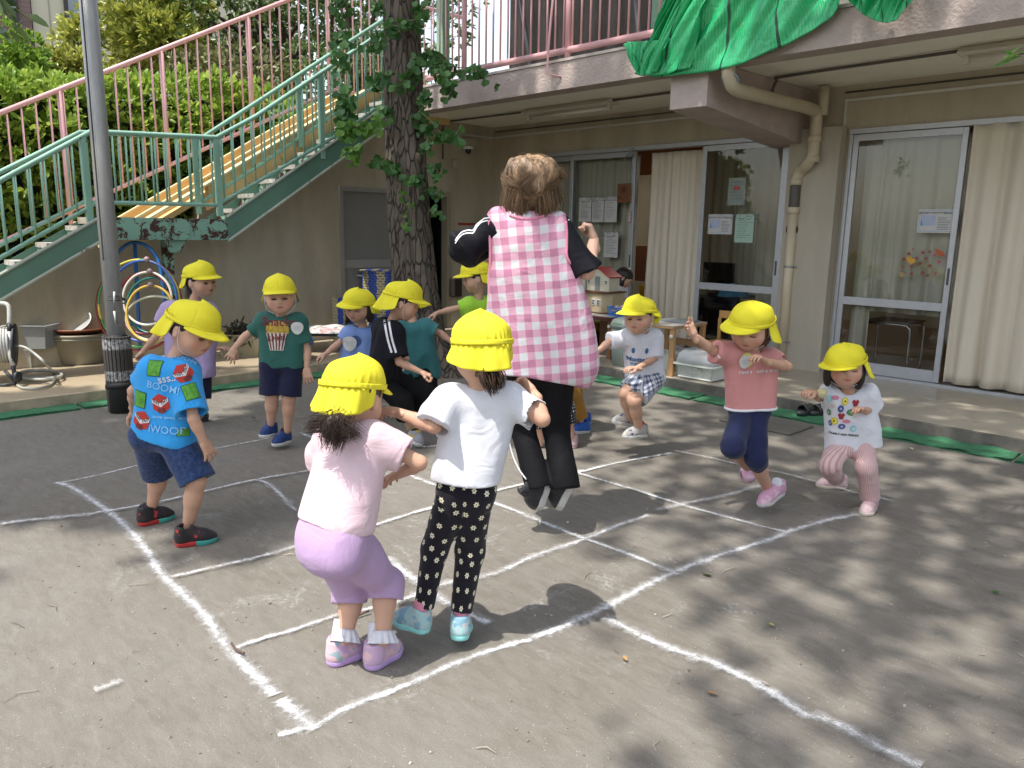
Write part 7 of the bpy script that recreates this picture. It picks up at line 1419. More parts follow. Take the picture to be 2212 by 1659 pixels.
m_lblue = cloth('light blue tee', (.20, .30, .60)); m_black = cloth('black tee', (.005, .005, .010), sheen=.02); m_bpant = cloth('black trousers', (.0035, .0035, .005), .8, sheen=0); m_teal = cloth('teal tee', (.035, .155, .165)); m_lime = cloth('lime tee', (.34, .62, .05)); m_salmon = cloth('salmon tee', (.55, .24, .23)); m_navyl = cloth('navy leggings', (.008, .013, .05))
m_rib = cloth('pale pink ribbed trousers', (.60, .42, .42), pat=prib); m_plaid = cloth('plaid shorts', (.3, .3, .35), pat=pplaid); m_purple = cloth('purple tee', (.10, .03, .40)); m_ochre = cloth('ochre trousers', (.36, .18, .035)); m_dots = cloth('dotted trousers', (.008, .008, .02), pat=pdots); m_apron = cloth('pink gingham apron', (.6, .2, .3), pat=pgingham); m_jack = cloth('black track jacket', (.004, .004, .008), .7, sheen=0); m_trim = cloth('pink apron binding', (.72, .27, .38)); m_wtrim = cloth('white trim', (.66, .66, .68))
def shm(nm, c1, c2=None, c3=None, rough=.5):
    def pt_(t, c, x, y, z, v):
        n1 = t.noise(v, 22, 1); r = c
        if c2: r = t.mix(t.math('GREATER_THAN', n1, .53), r, c2)
        if c3: r = t.mix(t.math('GREATER_THAN', t.noise(v, 28, 1), .64), r, c3)
        return r
    return cloth('shoe '+nm, c1, rough, pat=pt_)
s_lil = shm('iridescent lilac', (.50, .34, .50), (.62, .42, .46), (.28, .38, .42), .3); s_lils = shm('lilac sole', (.45, .30, .58)); s_aqua = shm('aqua', (.33, .50, .52), (.20, .36, .46), (.42, .42, .42)); s_aquas = shm('aqua sole', (.25, .60, .58)); s_red = shm('black red', (.018, .016, .018), (.03, .02, .022), (.4, .03, .03))
def psole(t, c, x, y, z, v): return t.mix(t.math('GREATER_THAN', x, .48), (.38, .03, .025), (.05, .30, .26))
s_reds = cloth('red and teal sole', (.3, .05, .05), .5, pat=psole); s_navy = shm('navy knit', (.012, .035, .14), (.03, .06, .2)); s_ws = shm('off white sole', (.50, .50, .48)); s_grey = shm('grey white trainer', (.36, .34, .31), (.48, .47, .45), (.05, .09, .25)); s_pk = shm('pink trainer', (.55, .30, .42), (.62, .42, .5)); s_pk2 = shm('dusty pink trainer', (.48, .33, .35), (.54, .40, .42)); s_cs = shm('cream sole', (.50, .42, .36)); s_blk = shm('charcoal trainer', (.022, .024, .03)); s_blue = shm('blue trainer', (.02, .09, .38)); s_gy = shm('grey yellow trainer', (.28, .29, .33), (.45, .35, .06))
sock_w = cloth('white sock', (.60, .60, .64)); sock_p = cloth('pink sock', (.62, .24, .33)); sock_o = cloth('orange sock', (.50, .09, .03)); sock_b = cloth('black sock', (.012, .012, .015)); sock_m = cloth('magenta sock', (.38, .05, .22))
girl_short = dict(low=-.11, cover_ears=False, lumps=[(0, -.03, -.05, .078, .075, .05)])
GRP = 'children playing on the chalk grid'
# ---- 1 pink girl in front (seen from behind)
b = G(785, 1440)
p = person(dict(label='girl in pale pink top and lilac trousers crouching in front, seen from behind', group=GRP, base=b, k=.97, head=(160, 18, 0), face=False, strap=False,
 j=dict(head=(762, 858, .03), neck=(764, 918, .0), shA=(706, 953, .02), shB=(812, 950, -.02), hipA=(700, 1150, -.06), hipB=(742, 1156, -.08), elA=(690, 1020, .12), wrA=(742, 1040, .22), elB=(907, 1000, -.01), wrB=(862, 1024, .12),
  knA=(762, 1272, .10), anA=(746, 1380, .02), knB=(832, 1258, .08), anB=(828, 1382, .0)),
 hands=dict(B=dict(to=(822, 1040, .20), side=1, pn=(0, 0, -1), curl=.35, spread=.25), A=dict(to=(760, 1040, .3), curl=.4)), hair=dict(mat=DBR, fringe=.03, strands=[((-.03, -.082, -.105), (-.03, -.098, -.12), (-.035, -.13, -.125), 330, .022, .0018), ((-.03, -.085, -.11), (-.06, -.096, -.12), (-.095, -.11, -.11), 80, .014, .0018), ((-.02, -.085, -.11), (.03, -.095, -.12), (.055, -.105, -.11), 80, .014, .0018), ((.07, -.02, .02), (.075, -.05, .035), (.07, -.08, .03), 26, .010, .002)], lumps=[(-.03, -.08, -.108, .036, .026, .028), (-.03, -.10, -.115, .046, .022, .02)]),
 cap=dict(flap_len=.082, flapflare=.012), pants=dict(mat=m_lil, len=1.28, off=.012, rt=.05, rk=.043, re=.043, bum=(.05, -FH*.55+[0, 0, -.85], (.088, .07, .066)), waist=.03, ff=13, fa=.004), shirt=dict(mat=m_pinkT, hem=-.042, hemtilt=FH*.25, off=.009, flare=.008, hr=.058, wr=.046, sleeve=.6, rs=.042, re=.05, puff=.92, ff=13, fa=.005),
 shoes=[dict(s='A', **ft(716, 1437, 786, 1408), mu=s_lil, ms=s_lils, sock=.075, sockm=sock_w, k=1.02), dict(s='B', **ft(797, 1447, 862, 1404), mu=s_lil, ms=s_lils, sock=.075, sockm=sock_w, k=1.02)]))
for n_, kn_ in (('anA', 'knA'), ('anB', 'knB')):   # frilled socks
    a = p['J'][n_]; d = nrm(p['J'][kn_]-a); e1 = nrm(np.cross(d, (1, 0, 0))); e2 = np.cross(d, e1); a = a+d*.028
    part('sock_frill', sock_w, p['root'], lambda b_: b_.grid(lambda u_, v_: a-d*.038*v_+(e1*math.cos(u_*6.2832)+e2*math.sin(u_*6.2832))*(.030+.016*v_+.0045*v_*math.sin(u_*75)), 80, 5), True, solid=.0015)
# ---- 2 white tee girl
b = G(985, 1398)
p = person(dict(label='girl in white t-shirt and black flowered trousers hopping in front, seen from behind', group=GRP, base=b, k=1.0, head=(192, 12, 0), face=False, strap=False,
 j=dict(head=(1041, 763, .02), neck=(1040, 828, .01), shA=(970, 864, .0), shB=(1100, 864, .0), hipA=(986, 1058, .0), hipB=(1030, 1062, .0), elA=(938, 920, -.07), wrA=(860, 892, -.01), elB=(1172, 906, -.02), wrB=(1152, 850, .05),
  knA=(938, 1185, .03), anA=(914, 1322, .0), knB=(1014, 1190, .05), anB=(992, 1330, .01)),
 hands=dict(A=dict(to=(826, 884, .03), side=-1, pn=(0, 0, -1), curl=.7), B=dict(to=(1130, 828, .09), side=-1, pn=-RH*.8, curl=1.0, thumb=.8)), hair=dict(mat=BRW, fringe=.03, low=-.07, lumps=[(0, -.07, -.08, .035, .03, .025)], strands=[((0, -.05, -.085), (.0, -.075, -.105), (-.01, -.105, -.10), 90, .014, .0034), ((-.02, -.05, -.085), (-.03, -.08, -.1), (-.035, -.1, -.09), 30, .010, .003)]),
 cap=dict(flap_len=.075, flapflare=.008), pants=dict(mat=m_flow, len=1.93, off=.005, rk=.038, re=.029, waist=.04, ff=20, fa=.003), shirt=dict(mat=m_white, hem=-.045, off=.009, flare=.010, wr=.046, hr=.054, sleeve=dict(A=.95, B=.86), rs=.044, re=.054, ff=12, fa=.006),
 shoes=[dict(s='A', **fv(b, 922, 1366, -.02, 852, 1342, .03), mu=s_aqua, ms=s_aquas, sock=.045, sockm=sock_p, k=.95), dict(s='B', **fv(b, 992, 1386, -.04, 1000, 1352, .12), mu=s_aqua, ms=s_aquas, sock=.045, sockm=sock_p, k=.95)]))
# ---- 3 teacher
b = G(1195, 1145)
p = person(dict(label='teacher in pink gingham apron and black tracksuit jumping, seen from behind', base=b, k=1.42, hk=.86, lk=.66, bt=dict(sr=.032, wr_=.036, hr__=.04), handk=.88, head=(183, 6, 0), face=False, cap=False, skin=SKIN2,
 j=dict(head=(1146, 412, .02), neck=(1142, 462, .0), shA=(1078, 500, .0), shB=(1207, 502, .0), hipA=(1135, 800, .0), hipB=(1200, 800, .0), elA=(994, 542, -.03), wrA=(1040, 548, .22), elB=(1268, 588, -.06), wrB=(1283, 520, .09),
  knA=(1128, 925, .05), anA=(1162, 1046, -.05), knB=(1200, 925, .05), anB=(1217, 1046, -.05)),
 hands=dict(B=dict(to=(1272, 480, .10), side=-1, pn=-RH+.2*FH, curl=1.35, spread=.03, thumb=1.0), A=dict(to=(1060, 545, .3), curl=1.2)),
 hair=dict(mat=GOLD, fringe=.03, low=-.11, cover_ears=True, rough=.007, lumps=[(.0, .030, -.026, .088, .080, .102), (0, -.02, -.02, .084, .075, .090), (.04, -.04, -.02, .042, .06, .07), (-.045, -.045, -.02, .036, .055, .06), (.0, -.005, -.112, .040, .036, .034), (-.045, .05, -.05, .05, .05, .06), (.04, .055, -.05, .05, .045, .06)],
   strands=[((.0, .082, .0), (.042, .062, -.080), (.012, .01, -.128), 330, .018, .0015, .4), ((0, .082, .0), (-.042, .06, -.080), (-.012, .01, -.128), 330, .018, .0015, .3), ((.062, .06, -.01), (.078, .025, -.07), (.03, -.01, -.120), 260, .014, .0015, .4), ((-.062, .06, -.01), (-.078, .02, -.07), (-.03, -.01, -.120), 250, .014, .0015, .4),
    ((.058, .01, -.07), (.070, -.05, -.07), (.062, -.105, -.055), 280, .015, .0015), ((-.058, .01, -.07), (-.068, -.05, -.065), (-.056, -.105, -.045), 240, .014, .0015), ((.03, -.02, -.095), (.038, -.07, -.088), (.035, -.112, -.06), 220, .015, .0015), ((-.03, -.02, -.095), (-.035, -.07, -.088), (-.03, -.108, -.06), 200, .015, .0015), ((-.06, .05, -.06), (-.095, .05, -.07), (-.118, .035, -.06), 50, .010, .0012), ((-.06, .0, -.07), (-.09, -.02, -.07), (-.105, -.05, -.06), 50, .010, .0012), ((.01, .02, -.138), (.03, -.005, -.146), (.0, -.03, -.135), 160, .014, .0015)]),
 pants=dict(mat=m_bpant, len=2.06, off=.006, rk=.038, re=.041, waist=.0, ff=12, fa=.005),
 shirt=dict(name='jacket', mat=m_jack, hem=-.10, off=.006, flare=.0, sr=.034, wr=.038, sleeve=dict(A=1.6, B=.98), rs=.040, re=.043, rc=.040, neckr=.034, collar=.02, ff=14, fa=.014, hr=.04),
 shoes=[dict(s='A', **fv(b, 1186, 1048, -.04, 1167, 1093, .0), up=-RH*.9-FH*.15, mu=s_blk, ms=s_ws, k=1.45, wid=.95), dict(s='B', **fv(b, 1240, 1050, -.04, 1216, 1096, .0), up=-RH*.85+FH*.2, mu=s_blk, ms=s_ws, k=1.45, wid=.95)]))
F = SF(.0065); J = p['J']; q = lambda x, y, dz_=0.: VPT(x, y, b, dz_); sc_ = depth_of(b)/FOC
TFt = p['TF']
for (x0, y0, x1, y1, r0, r1) in ((1098, 492, 1120, 770, .060, .078), (1190, 494, 1222, 750, .060, .080), (1144, 500, 1172, 780, .092, .085), (1100, 600, 1104, 790, .082, .085), (1195, 610, 1236, 750, .085, .085), (1082, 488, 1100, 500, .038, .05), (1203, 490, 1190, 500, .04, .05)):
    F.u(rc(q(x0, y0, .0), q(x1, y1+40, -.01), r0+.012, r1+.014), .05)
F.cut(q(1180, 815), nrm(np.array([0, 0, -1.])-RH*.15))
for x, y, r_ in ((1030, 480, .068), (1030, 530, .066), (1036, 562, .052), (1254, 480, .070), (1254, 520, .070), (1256, 550, .074)): F.sub(rc(q(x, y, -.3), q(x, y, .3), r_), .01)
F.sub(rc(p['J']['neck']+[0, 0, .05]-FH*.02, p['hc'], .062, .08)); F.cut(q(1140, 458, 0), nrm(np.array([0, 0, 1.])))
F.noise(fold_noise(TFt, 6, .011, 5, (1, .3, 1))); V, Fc = F.mesh(); V = relax(V, Fc, 2, .4)
ap = mkmesh('apron', V, Fc, m_apron, p['root'], True, attrs={'pat': (V-p['msh'])@TFt.T+[.01, .0, 0]}); bva = bvh_of(V, Fc)
def onsurf(bv, pts, off=.004):
    out_ = []
    for x, y in pts:
        d = nrm(ray(x, y)); h = bv.ray_cast(Vector(CAM), Vector(d))
        if h[0] is not None: out_.append(np.array(h[0])-d*off)
    return np.array(out_)
for pts in ([(1061, 475), (1062, 500), (1061, 530), (1060, 560), (1056, 580), (1054, 600), (1056, 640), (1066, 700), (1074, 760), (1081, 822)], [(1221, 478), (1223, 500), (1222, 525), (1217, 548), (1216, 562), (1224, 570), (1240, 575)], [(1100, 464), (1108, 470), (1125, 475), (1145, 476), (1165, 472), (1176, 466)]):
    for tr_i in range(1):
        ps = []
        for (x, y) in pts:
            for dx_ in (0, 3, 6, 9, 12, 15, 18):
                sg = 1 if pts[0][0] < 1150 else -1
                if pts[0][1] < 466: r_ = onsurf(bva, [(x, y+dx_)])
                else: r_ = onsurf(bva, [(x+sg*dx_-sg*4, y)])
                if len(r_): ps.append(r_[0]); break
        if len(ps) > 3:
            ps = np.array(ps)
            for _ in range(3): ps[1:-1] = (ps[:-2]+2*ps[1:-1]+ps[2:])/4
            part('binding', m_trim, p['root'], lambda b_: b_.tube(smooth_path(ps, 4), .0065, 8), True)
def stripe_on(bv, root, pts, w_, mat, name='stripe', off=.003):
    pts = smooth_path([(x, y, 0) for x, y in pts], 6)[:, :2]; L_, R_ = [], []
    t = np.gradient(pts, axis=0); t /= np.linalg.norm(t, axis=1)[:, None]+1e-9; n_ = np.stack([-t[:, 1], t[:, 0]], 1); V = []
    for (x, y), nn in zip(pts, n_):
        a = onsurf(bv, [(x+nn[0]*w_/2, y+nn[1]*w_/2)], off); c_ = onsurf(bv, [(x-nn[0]*w_/2, y-nn[1]*w_/2)], off)
        if len(a) and len(c_) and (not V or np.linalg.norm(a[0]-V[-2]) < .14): V += [a[0], c_[0]]
    if len(V) >= 4: mkmesh(name, V, [(2*i, 2*i+1, 2*i+3, 2*i+2) for i in range(len(V)//2-1)], mat, root, False)
for dx_ in (0, 6): stripe_on(p['bv'], p['root'], [(1056-dx_*.3, 470+dx_), (1040, 474+dx_), (1030, 484+dx_), (1022, 497+dx_), (1012, 497+dx_), (1000, 500+dx_), (991, 508+dx_), (983, 520+dx_)], 2.6, m_wtrim)
stripe_on(p['bv'], p['root'], [(1227, 474), (1240, 480), (1250, 487)], 2.2, m_wtrim)
for dz_ in (0, 1): pass
part('piping', m_wtrim, p['root'], lambda b_: b_.tube(smooth_path([VPT(1099, 950, b, -.02), VPT(1108, 985, b, -.04), VPT(1122, 1015, b, -.07), VPT(1137, 1036, b, -.09)], 4), .0035, 6), True)
# ---- 4 blue tee boy
b = G(385, 1160)
p = person(dict(label='boy in bright blue printed t-shirt and navy shorts at left, seen from behind', group=GRP, base=b, k=1.02, head=(72, 22, -6), eyes=.5, mouth=.2,
 j=dict(head=(412, 712, .0), neck=(376, 760, .0), shA=(324, 800, -.02), shB=(402, 804, -.02), hipA=(322, 940, .0), hipB=(374, 950, -.02), elA=(288, 845, .03), wrA=(290, 890, .16), elB=(418, 905, -.10), wrB=(440, 953, -.08),
  knA=(346, 1018, .14), anA=(327, 1096, .16), knB=(424, 1040, -.05), anB=(404, 1148, -.04)),
 hands=dict(B=dict(to=(458, 985, -.06), side=1, pn=-RH+FH*.5, curl=.3, spread=.2), A=dict(to=(300, 915, .2), curl=.4)),
 cap=dict(flap_len=.10, flapflare=.03, tilt=-4), hair=dict(mat=BLK, fringe=.012, low=-.05), pants=dict(mat=m_denim, len=.96, off=.014, rk=.054, waist=.02, ff=12, fa=.006), shirt=dict(mat=m_blue, hem=-.005, off=.013, flare=.014, sleeve=.85, rs=.05, re=.062, ff=11, fa=.006),
 shoes=[dict(s='A', **ft(301, 1136, 376, 1118), mu=s_red, ms=s_reds, sock=.03, sockm=sock_b, k=1.05), dict(s='B', **ft(380, 1180, 470, 1168), mu=s_red, ms=s_reds, sock=.0, sockm=sock_b, k=1.05)]))
bv, rt = p['bv'], p['root']; dred = M('print red', (.42, .03, .025), .8, .1, 40); dwh = M('print white', (.66, .66, .68), .8); dgr = M('print green', (.08, .28, .03), .8, .35, 60); dbl = M('print black', (.012, .02, .012), .8); dpb = M('print pale blue', (.22, .50, .80), .8); ddk = M('print dark red', (.14, .02, .02), .8, .5, 60)
def cube(px, py, rot, s_=.05):
    hexa = [(.87*s_*x, s_*y) for x, y in ((0, 1), (1, .5), (1, -.5), (0, -1), (-1, -.5), (-1, .5))]
    V2, F2 = disc(s_, s_, 24, 4, lambda a: .87/math.cos(((a+math.pi/6) % (math.pi/3))-math.pi/6)); decal(rt, bv, px, py, V2, F2, dred, rot=rot, off=.003)
    for sg in (-1, 1):
        G1 = []; n_ = 5
        for i in range(n_+1):
            for j in range(3): u_ = i/n_; x = sg*.84*s_*u_; G1.append((x, s_*(-.28+.5*u_+.42*(j/2))-.06*s_))
        F2 = [(i*3+j, (i+1)*3+j, (i+1)*3+j+1, i*3+j+1) for i in range(n_) for j in range(2)]; decal(rt, bv, px, py, G1, F2, dwh, rot=rot, off=.0042)
        v, f = text_polys('TNT', s_*.44, .0006)
        if len(v): vv = np.stack([v[:, 0]*.82+sg*.43*s_, v[:, 1]+.13*s_-.0*s_+sg*v[:, 0]*.5-.05*s_+.0*s_], 1); vv[:, 1] += 0.5*.43*s_-.14*s_; decal(rt, bv, px, py, vv, f, dbl, rot=rot, off=.0052, name='lettering')
    V2, F2 = gridpoly(s_*.8, s_*.45, 3); V2 = [(x-.0*s_, y+.68*s_*0-.66*s_) for x, y in V2]; V2 = [(x*(1-abs(y+.66*s_)/s_*.6), y) for x, y in V2]; decal(rt, bv, px, py, V2, F2, ddk, rot=rot, off=.0045)
for px, py, ro, ss in ((347, 872, 8, .043), (306, 908, -22, .043), (396, 806, 38, .042), (370, 768, -40, .038)): cube(px, py, ro, ss)
def green(px, py, rot, s_=.062, sy=1.15): V2, F2 = gridpoly(s_, s_*sy, 4); decal(rt, bv, px, py, V2, F2, dbl, rot=rot, off=.0028, scale=1.08); decal(rt, bv, px, py, V2, F2, dgr, rot=rot, off=.0036)
for px, py, ro in ((333, 795, -4), (302, 862, -12), (412, 846, 14), (308, 772, 20)): green(px, py, ro, .056)
green(396, 934, -4, .05, .6)
def dtext(root, bv, px, py, txt, size, mat, rot=0, off=.0045, sx=1., bold=.0004, scale=1.):
    v, f = text_polys(txt, size, bold)
    if len(v): decal(root, bv, px, py, np.stack([v[:, 0]*sx, v[:, 1]], 1), f, mat, rot=rot, off=off, name='lettering')
dtext(rt, bv, 352, 838, 'BOOM!', .042, dpb, -12); dtext(rt, bv, 358, 930, 'iWOOB', .045, dpb, -4); dtext(rt, bv, 360, 818, 'sss..', .045, dwh, 10); dtext(rt, bv, 398, 775, 'BOOM', .034, dpb, -28); dtext(rt, bv, 368, 903, 'BOOM  MINING  MODE', .014, dpb, -3)
# ---- 5 lavender girl
b = G(432, 925)
p = person(dict(label='girl in lavender puff sleeved blouse at the back left, by the metal pole', group=GRP, base=b, k=1.0, head=(66, 4, 3), mouth=.9, eyes=.9,
 j=dict(head=(432, 607, .0), neck=(408, 650, .0), shA=(366, 672, -.02), shB=(454, 674, .03), hipA=(392, 800, .0), hipB=(434, 800, .03), elA=(336, 728, -.05), wrA=(308, 760, -.02), elB=(452, 735, .06), wrB=(466, 752, .05), knA=(395, 870, .05), anA=(392, 930, .25), knB=(432, 862, .0), anB=(432, 900, .15)),
 hands=dict(A=dict(to=(284, 778, .0), side=-1, pn=RH, curl=1.0, thumb=.9), B=dict(to=(478, 750, .05), side=1, pn=(0, 0, -1), curl=.5)), cap=dict(flap_len=.075, flapflare=.04), hair=dict(mat=BLK, fringe=.03, low=-.10, lumps=[(0, -.05, -.05, .05, .05, .04)], strands=[((0, -.06, -.07), (.01, -.09, -.10), (.0, -.12, -.10), 30, .014, .002)]),
 pants=dict(mat=m_navy, len=.95, off=.012, rk=.055, waist=.03), shirt=dict(mat=m_lav, hem=.02, off=.014, flare=.02, sleeve=.5, rs=.046, re=.058, puff=1.08, ff=13, fa=.006, neckr=.052),
 shoes=[dict(s='B', **fv(b, 426, 905, .22, 440, 925, .2), up=(0, 0, 1), mu=s_blk, ms=s_ws)]))
# ---- 6 green tee boy
b = G(597, 968)
p = person(dict(label='boy in dark green t-shirt with popcorn box print, facing the camera', group=GRP, base=b, k=1.02, head=(14, 2, 2), mouth=.35, eyes=.8,
 j=dict(head=(605, 641, -.03), neck=(608, 676, .0), shA=(569, 697, .0), shB=(648, 696, .0), hipA=(588, 790, .0), hipB=(632, 790, .0), elA=(530, 726, .0), wrA=(508, 752, -.02), elB=(664, 758, .0), wrB=(663, 795, -.03), knA=(587, 858, -.03), anA=(585, 915, .0), knB=(624, 860, -.03), anB=(621, 930, .0)),
 hands=dict(A=dict(to=(497, 775, -.03), side=1, pn=FH, curl=.25, spread=.25), B=dict(to=(665, 815, -.04), side=-1, pn=FH, curl=.3)), cap=dict(flap_len=.085, flapflare=.03), hair=dict(mat=BLK, fringe=.022, low=-.03),
 pants=dict(mat=m_navy, len=.9, off=.016, rk=.054, waist=.02), shirt=dict(mat=m_green, hem=.0, off=.011, flare=.008, sleeve=.72, rs=.042, re=.052, ff=14, fa=.004),
 shoes=[dict(s='A', **fv(b, 592, 940, .04, 566, 946, -.05), mu=s_navy, ms=s_ws, sock=.02, sockm=sock_b), dict(s='B', **fv(b, 624, 955, .05, 592, 965, -.06), mu=s_navy, ms=s_ws, sock=.03, sockm=sock_b)]))
bv, rt = p['bv'], p['root']; dmar = M('print maroon', (.15, .02, .025), .8, .2, 50); dyel = M('print mustard', (.42, .28, .04), .8, .4, 60); dcr = M('print cream', (.55, .50, .44), .8, .2, 40)
dtext(rt, bv, 602, 696, 'Snacks', .075, dmar, -3, bold=.0012)
V2, F2 = disc(.068, .05, 30, 4, lambda a: 1+.10*math.sin(a*14)); decal(rt, bv, 599, 712, V2, F2, dyel, off=.003)
Vb, Fb = gridpoly(.1, .105, 6); Vb = [(x*(1+.45*(y/.105)), y) for x, y in Vb]; decal(rt, bv, 597, 738, Vb, Fb, dcr, off=.0036)
for i in range(5):
    Vs, Fs = gridpoly(.009, .1, 4); x0 = (-.04+.02*i); Vs = [((x+x0)*(1+.45*(y/.1)), y) for x, y in Vs]; decal(rt, bv, 597, 738, Vs, Fs, dmar, off=.0045)
dtext(rt, bv, 597, 731, 'JUNKIE', .034, dmar, 3, off=.006, bold=.001)
bdw = M('name badge white', (.62, .62, .6), .4); bdy = M('name badge yellow', (.66, .60, .12), .4)
def badge(p, px, py, r, mat, label=None):
    V2, F2 = disc(r, r*1.05, 20, 2, lambda a: 1+.05*math.sin(3*a)); o = decal(p['root'], p['bv'], px, py, V2, F2, mat, off=.008, name='name_badge')
    V2, F2 = gridpoly(r*1.0, r*.75, 2); decal(p['root'], p['bv'], px, py, V2, F2, M('badge paper', (.55, .56, .55), .5), off=.0095, name='badge_paper')
badge(p, 642, 708, .036, bdw)
# ---- 7 light blue tee girl
b = G(775, 905)
p = person(dict(label='smiling girl in light blue t-shirt behind the crouching girl', group=GRP, base=b, k=1.02, head=(-16, 14, -6), mouth=.25, eyes=.25,
 j=dict(head=(775, 662, -.06), neck=(778, 702, .0), shA=(752, 722, -.03), shB=(822, 722, .05), hipA=(755, 812, .0), hipB=(800, 812, .0), elA=(728, 745, -.06), wrA=(704, 764, -.10), elB=(855, 760, .03), wrB=(872, 770, -.02), knA=(755, 865, -.05), anA=(752, 900, .1), knB=(800, 865, -.05), anB=(800, 900, .1)),
 hands=dict(A=dict(to=(684, 774, -.12), side=1, pn=(0, 0, -1), curl=.7), B=dict(to=(890, 760, -.05), side=1, pn=-RH+[0, 0, .5], curl=.8)), cap=dict(flap_len=.08, yaw=-26), hair=dict(mat=BLK, fringe=.012, low=-.115, cover_ears=True, sides=True, lumps=[(-.072, -.05, -.01, .024, .07, .045), (.072, -.04, -.015, .024, .065, .045), (0, -.05, -.06, .07, .06, .04)], strands=[((-.07, -.08, .0), (-.085, -.11, .0), (-.08, -.135, .02), 40, .012, .002)]),
 pants=dict(mat=m_navy, len=.9, off=.014), shirt=dict(mat=m_lblue, hem=.0, off=.014, flare=.01, sleeve=.55, fa=.004)))
dnb = M('print slate', (.05, .10, .26), .8, .1, 30); V2, F2 = disc(.04, .04, 20, 3); decal(p['root'], p['bv'], 768, 737, V2, F2, dnb); V2, F2 = disc(.05, .033, 20, 3); badge(p, 755, 742, .05, bdw)
# ---- 8 teal tee child
b = G(905, 915)
p = person(dict(label='child in teal t-shirt with yellow badge bending behind the black shirt boy', group=GRP, base=b, k=1.02, head=(-60, 25, 0),
 face=False, hk=.95, j=dict(head=(874, 655, .05), neck=(893, 690, .02), shA=(868, 710, .0), shB=(922, 706, .0), hipA=(880, 802, .03), hipB=(926, 800, .03), elA=(855, 740, .0), wrA=(862, 775, -.03), elB=(952, 720, -.02), wrB=(974, 738, -.04), knA=(885, 850, .0), anA=(900, 905, .05), knB=(925, 850, -.05), anB=(905, 885, .2)),
 hands=dict(B=dict(to=(988, 752, -.05), side=1, pn=(0, 0, -1), curl=.6), A=dict(to=(868, 795, -.04), curl=.4)), cap=dict(), hair=dict(mat=BLK, fringe=.02, low=-.05), pants=dict(mat=m_bpant, len=1.5, off=.014, rk=.05, re=.046), shirt=dict(mat=m_teal, hem=.03, off=.016, flare=.02, sleeve=.7, rs=.046, re=.062, fa=.006)))
badge(p, 894, 684, .032, bdy); V2, F2 = gridpoly(.035, .03, 3); decal(p['root'], p['bv'], 890, 696, V2, F2, dred)
# ---- 9 black shirt boy
b = G(880, 962)
p = person(dict(label='boy in black sports shirt with two white sleeve stripes leaning right', group=GRP, base=b, k=1.04, head=(97, 18, 0), mouth=.3, eyes=.3,
 j=dict(head=(868, 652, -.02), neck=(838, 692, .0), shA=(845, 722, -.09), shB=(830, 712, .08), hipA=(815, 815, -.06), hipB=(838, 815, .06), elA=(862, 782, -.13), wrA=(910, 804, -.12), elB=(850, 760, .12), wrB=(880, 775, .15), knA=(868, 868, -.06), anA=(884, 925, -.02), knB=(920, 852, .08), anB=(880, 890, .15)),
 hands=dict(A=dict(to=(933, 812, -.12), side=-1, pn=(0, 0, -1), curl=.9, thumb=.8)), cap=dict(flap_len=.10, flapflare=.035), hair=dict(mat=BLK, fringe=.0, low=-.06, sides=True, cover_ears=True, strands=[((.03, .0, .085), (.035, -.02, .09), (.03, -.035, .085), 18, .012, .0016), ((.07, -.02, .04), (.075, -.04, .045), (.07, -.06, .04), 18, .012, .0016)]),
 pants=dict(mat=m_bpant, len=1.6, off=.012, rk=.048, re=.042), shirt=dict(mat=m_black, hem=.0, off=.022, flare=.02, sleeve=.82, rs=.058, re=.062, fa=.005, wr=.058), shoes=[dict(s='A', **fv(b, 884, 950, -.04, 906, 962, -.06), mu=s_gy, ms=s_ws, sock=.02, sockm=sock_b)]))
for dx_ in (0, 9.5): stripe_on(p['bv'], p['root'], [(830+dx_, 690), (833+dx_, 710), (838+dx_, 735), (846+dx_, 762)], 4.6, m_wtrim)
# ---- 10 lime boy
b = G(1030, 885)
p = person(dict(label='child in lime green t-shirt touching the teal child on the shoulder', group=GRP, base=b, k=1.03, head=(-82, 12, 0), mouth=.3, eyes=.5,
 j=dict(head=(1030, 600, .0), neck=(1036, 640, .0), shA=(1012, 660, -.02), shB=(1052, 658, .06), hipA=(1022, 748, .0), hipB=(1052, 748, .03), elA=(978, 668, -.02), wrA=(945, 676, -.04), elB=(1060, 700, .1), wrB=(1050, 735, .12), knA=(1020, 812, -.02), anA=(1030, 875, .05), knB=(1050, 812, .05), anB=(1055, 875, .1)),
 hands=dict(A=dict(to=(925, 686, -.05), side=1, pn=(0, 0, -1), curl=.3, spread=.25), B=dict(to=(1040, 755, .1), curl=.4)), cap=dict(flap_len=.09), hair=dict(mat=BLK, fringe=.008, low=-.06), pants=dict(mat=m_navy, len=.9, off=.014), shirt=dict(mat=m_lime, hem=.02, off=.014, flare=.012, sleeve=.5, fa=.005)))
dpk = M('print pink', (.6, .08, .18), .8); dnv = M('print navy', (.02, .10, .30), .8)
for x, y, m_ in ((1018, 683, dnv), (1030, 682, dnv), (1038, 680, dpk), (1033, 696, dnv)): V2, F2 = gridpoly(.025, .04, 2); decal(p['root'], p['bv'], x, y, V2, F2, m_, rot=15)
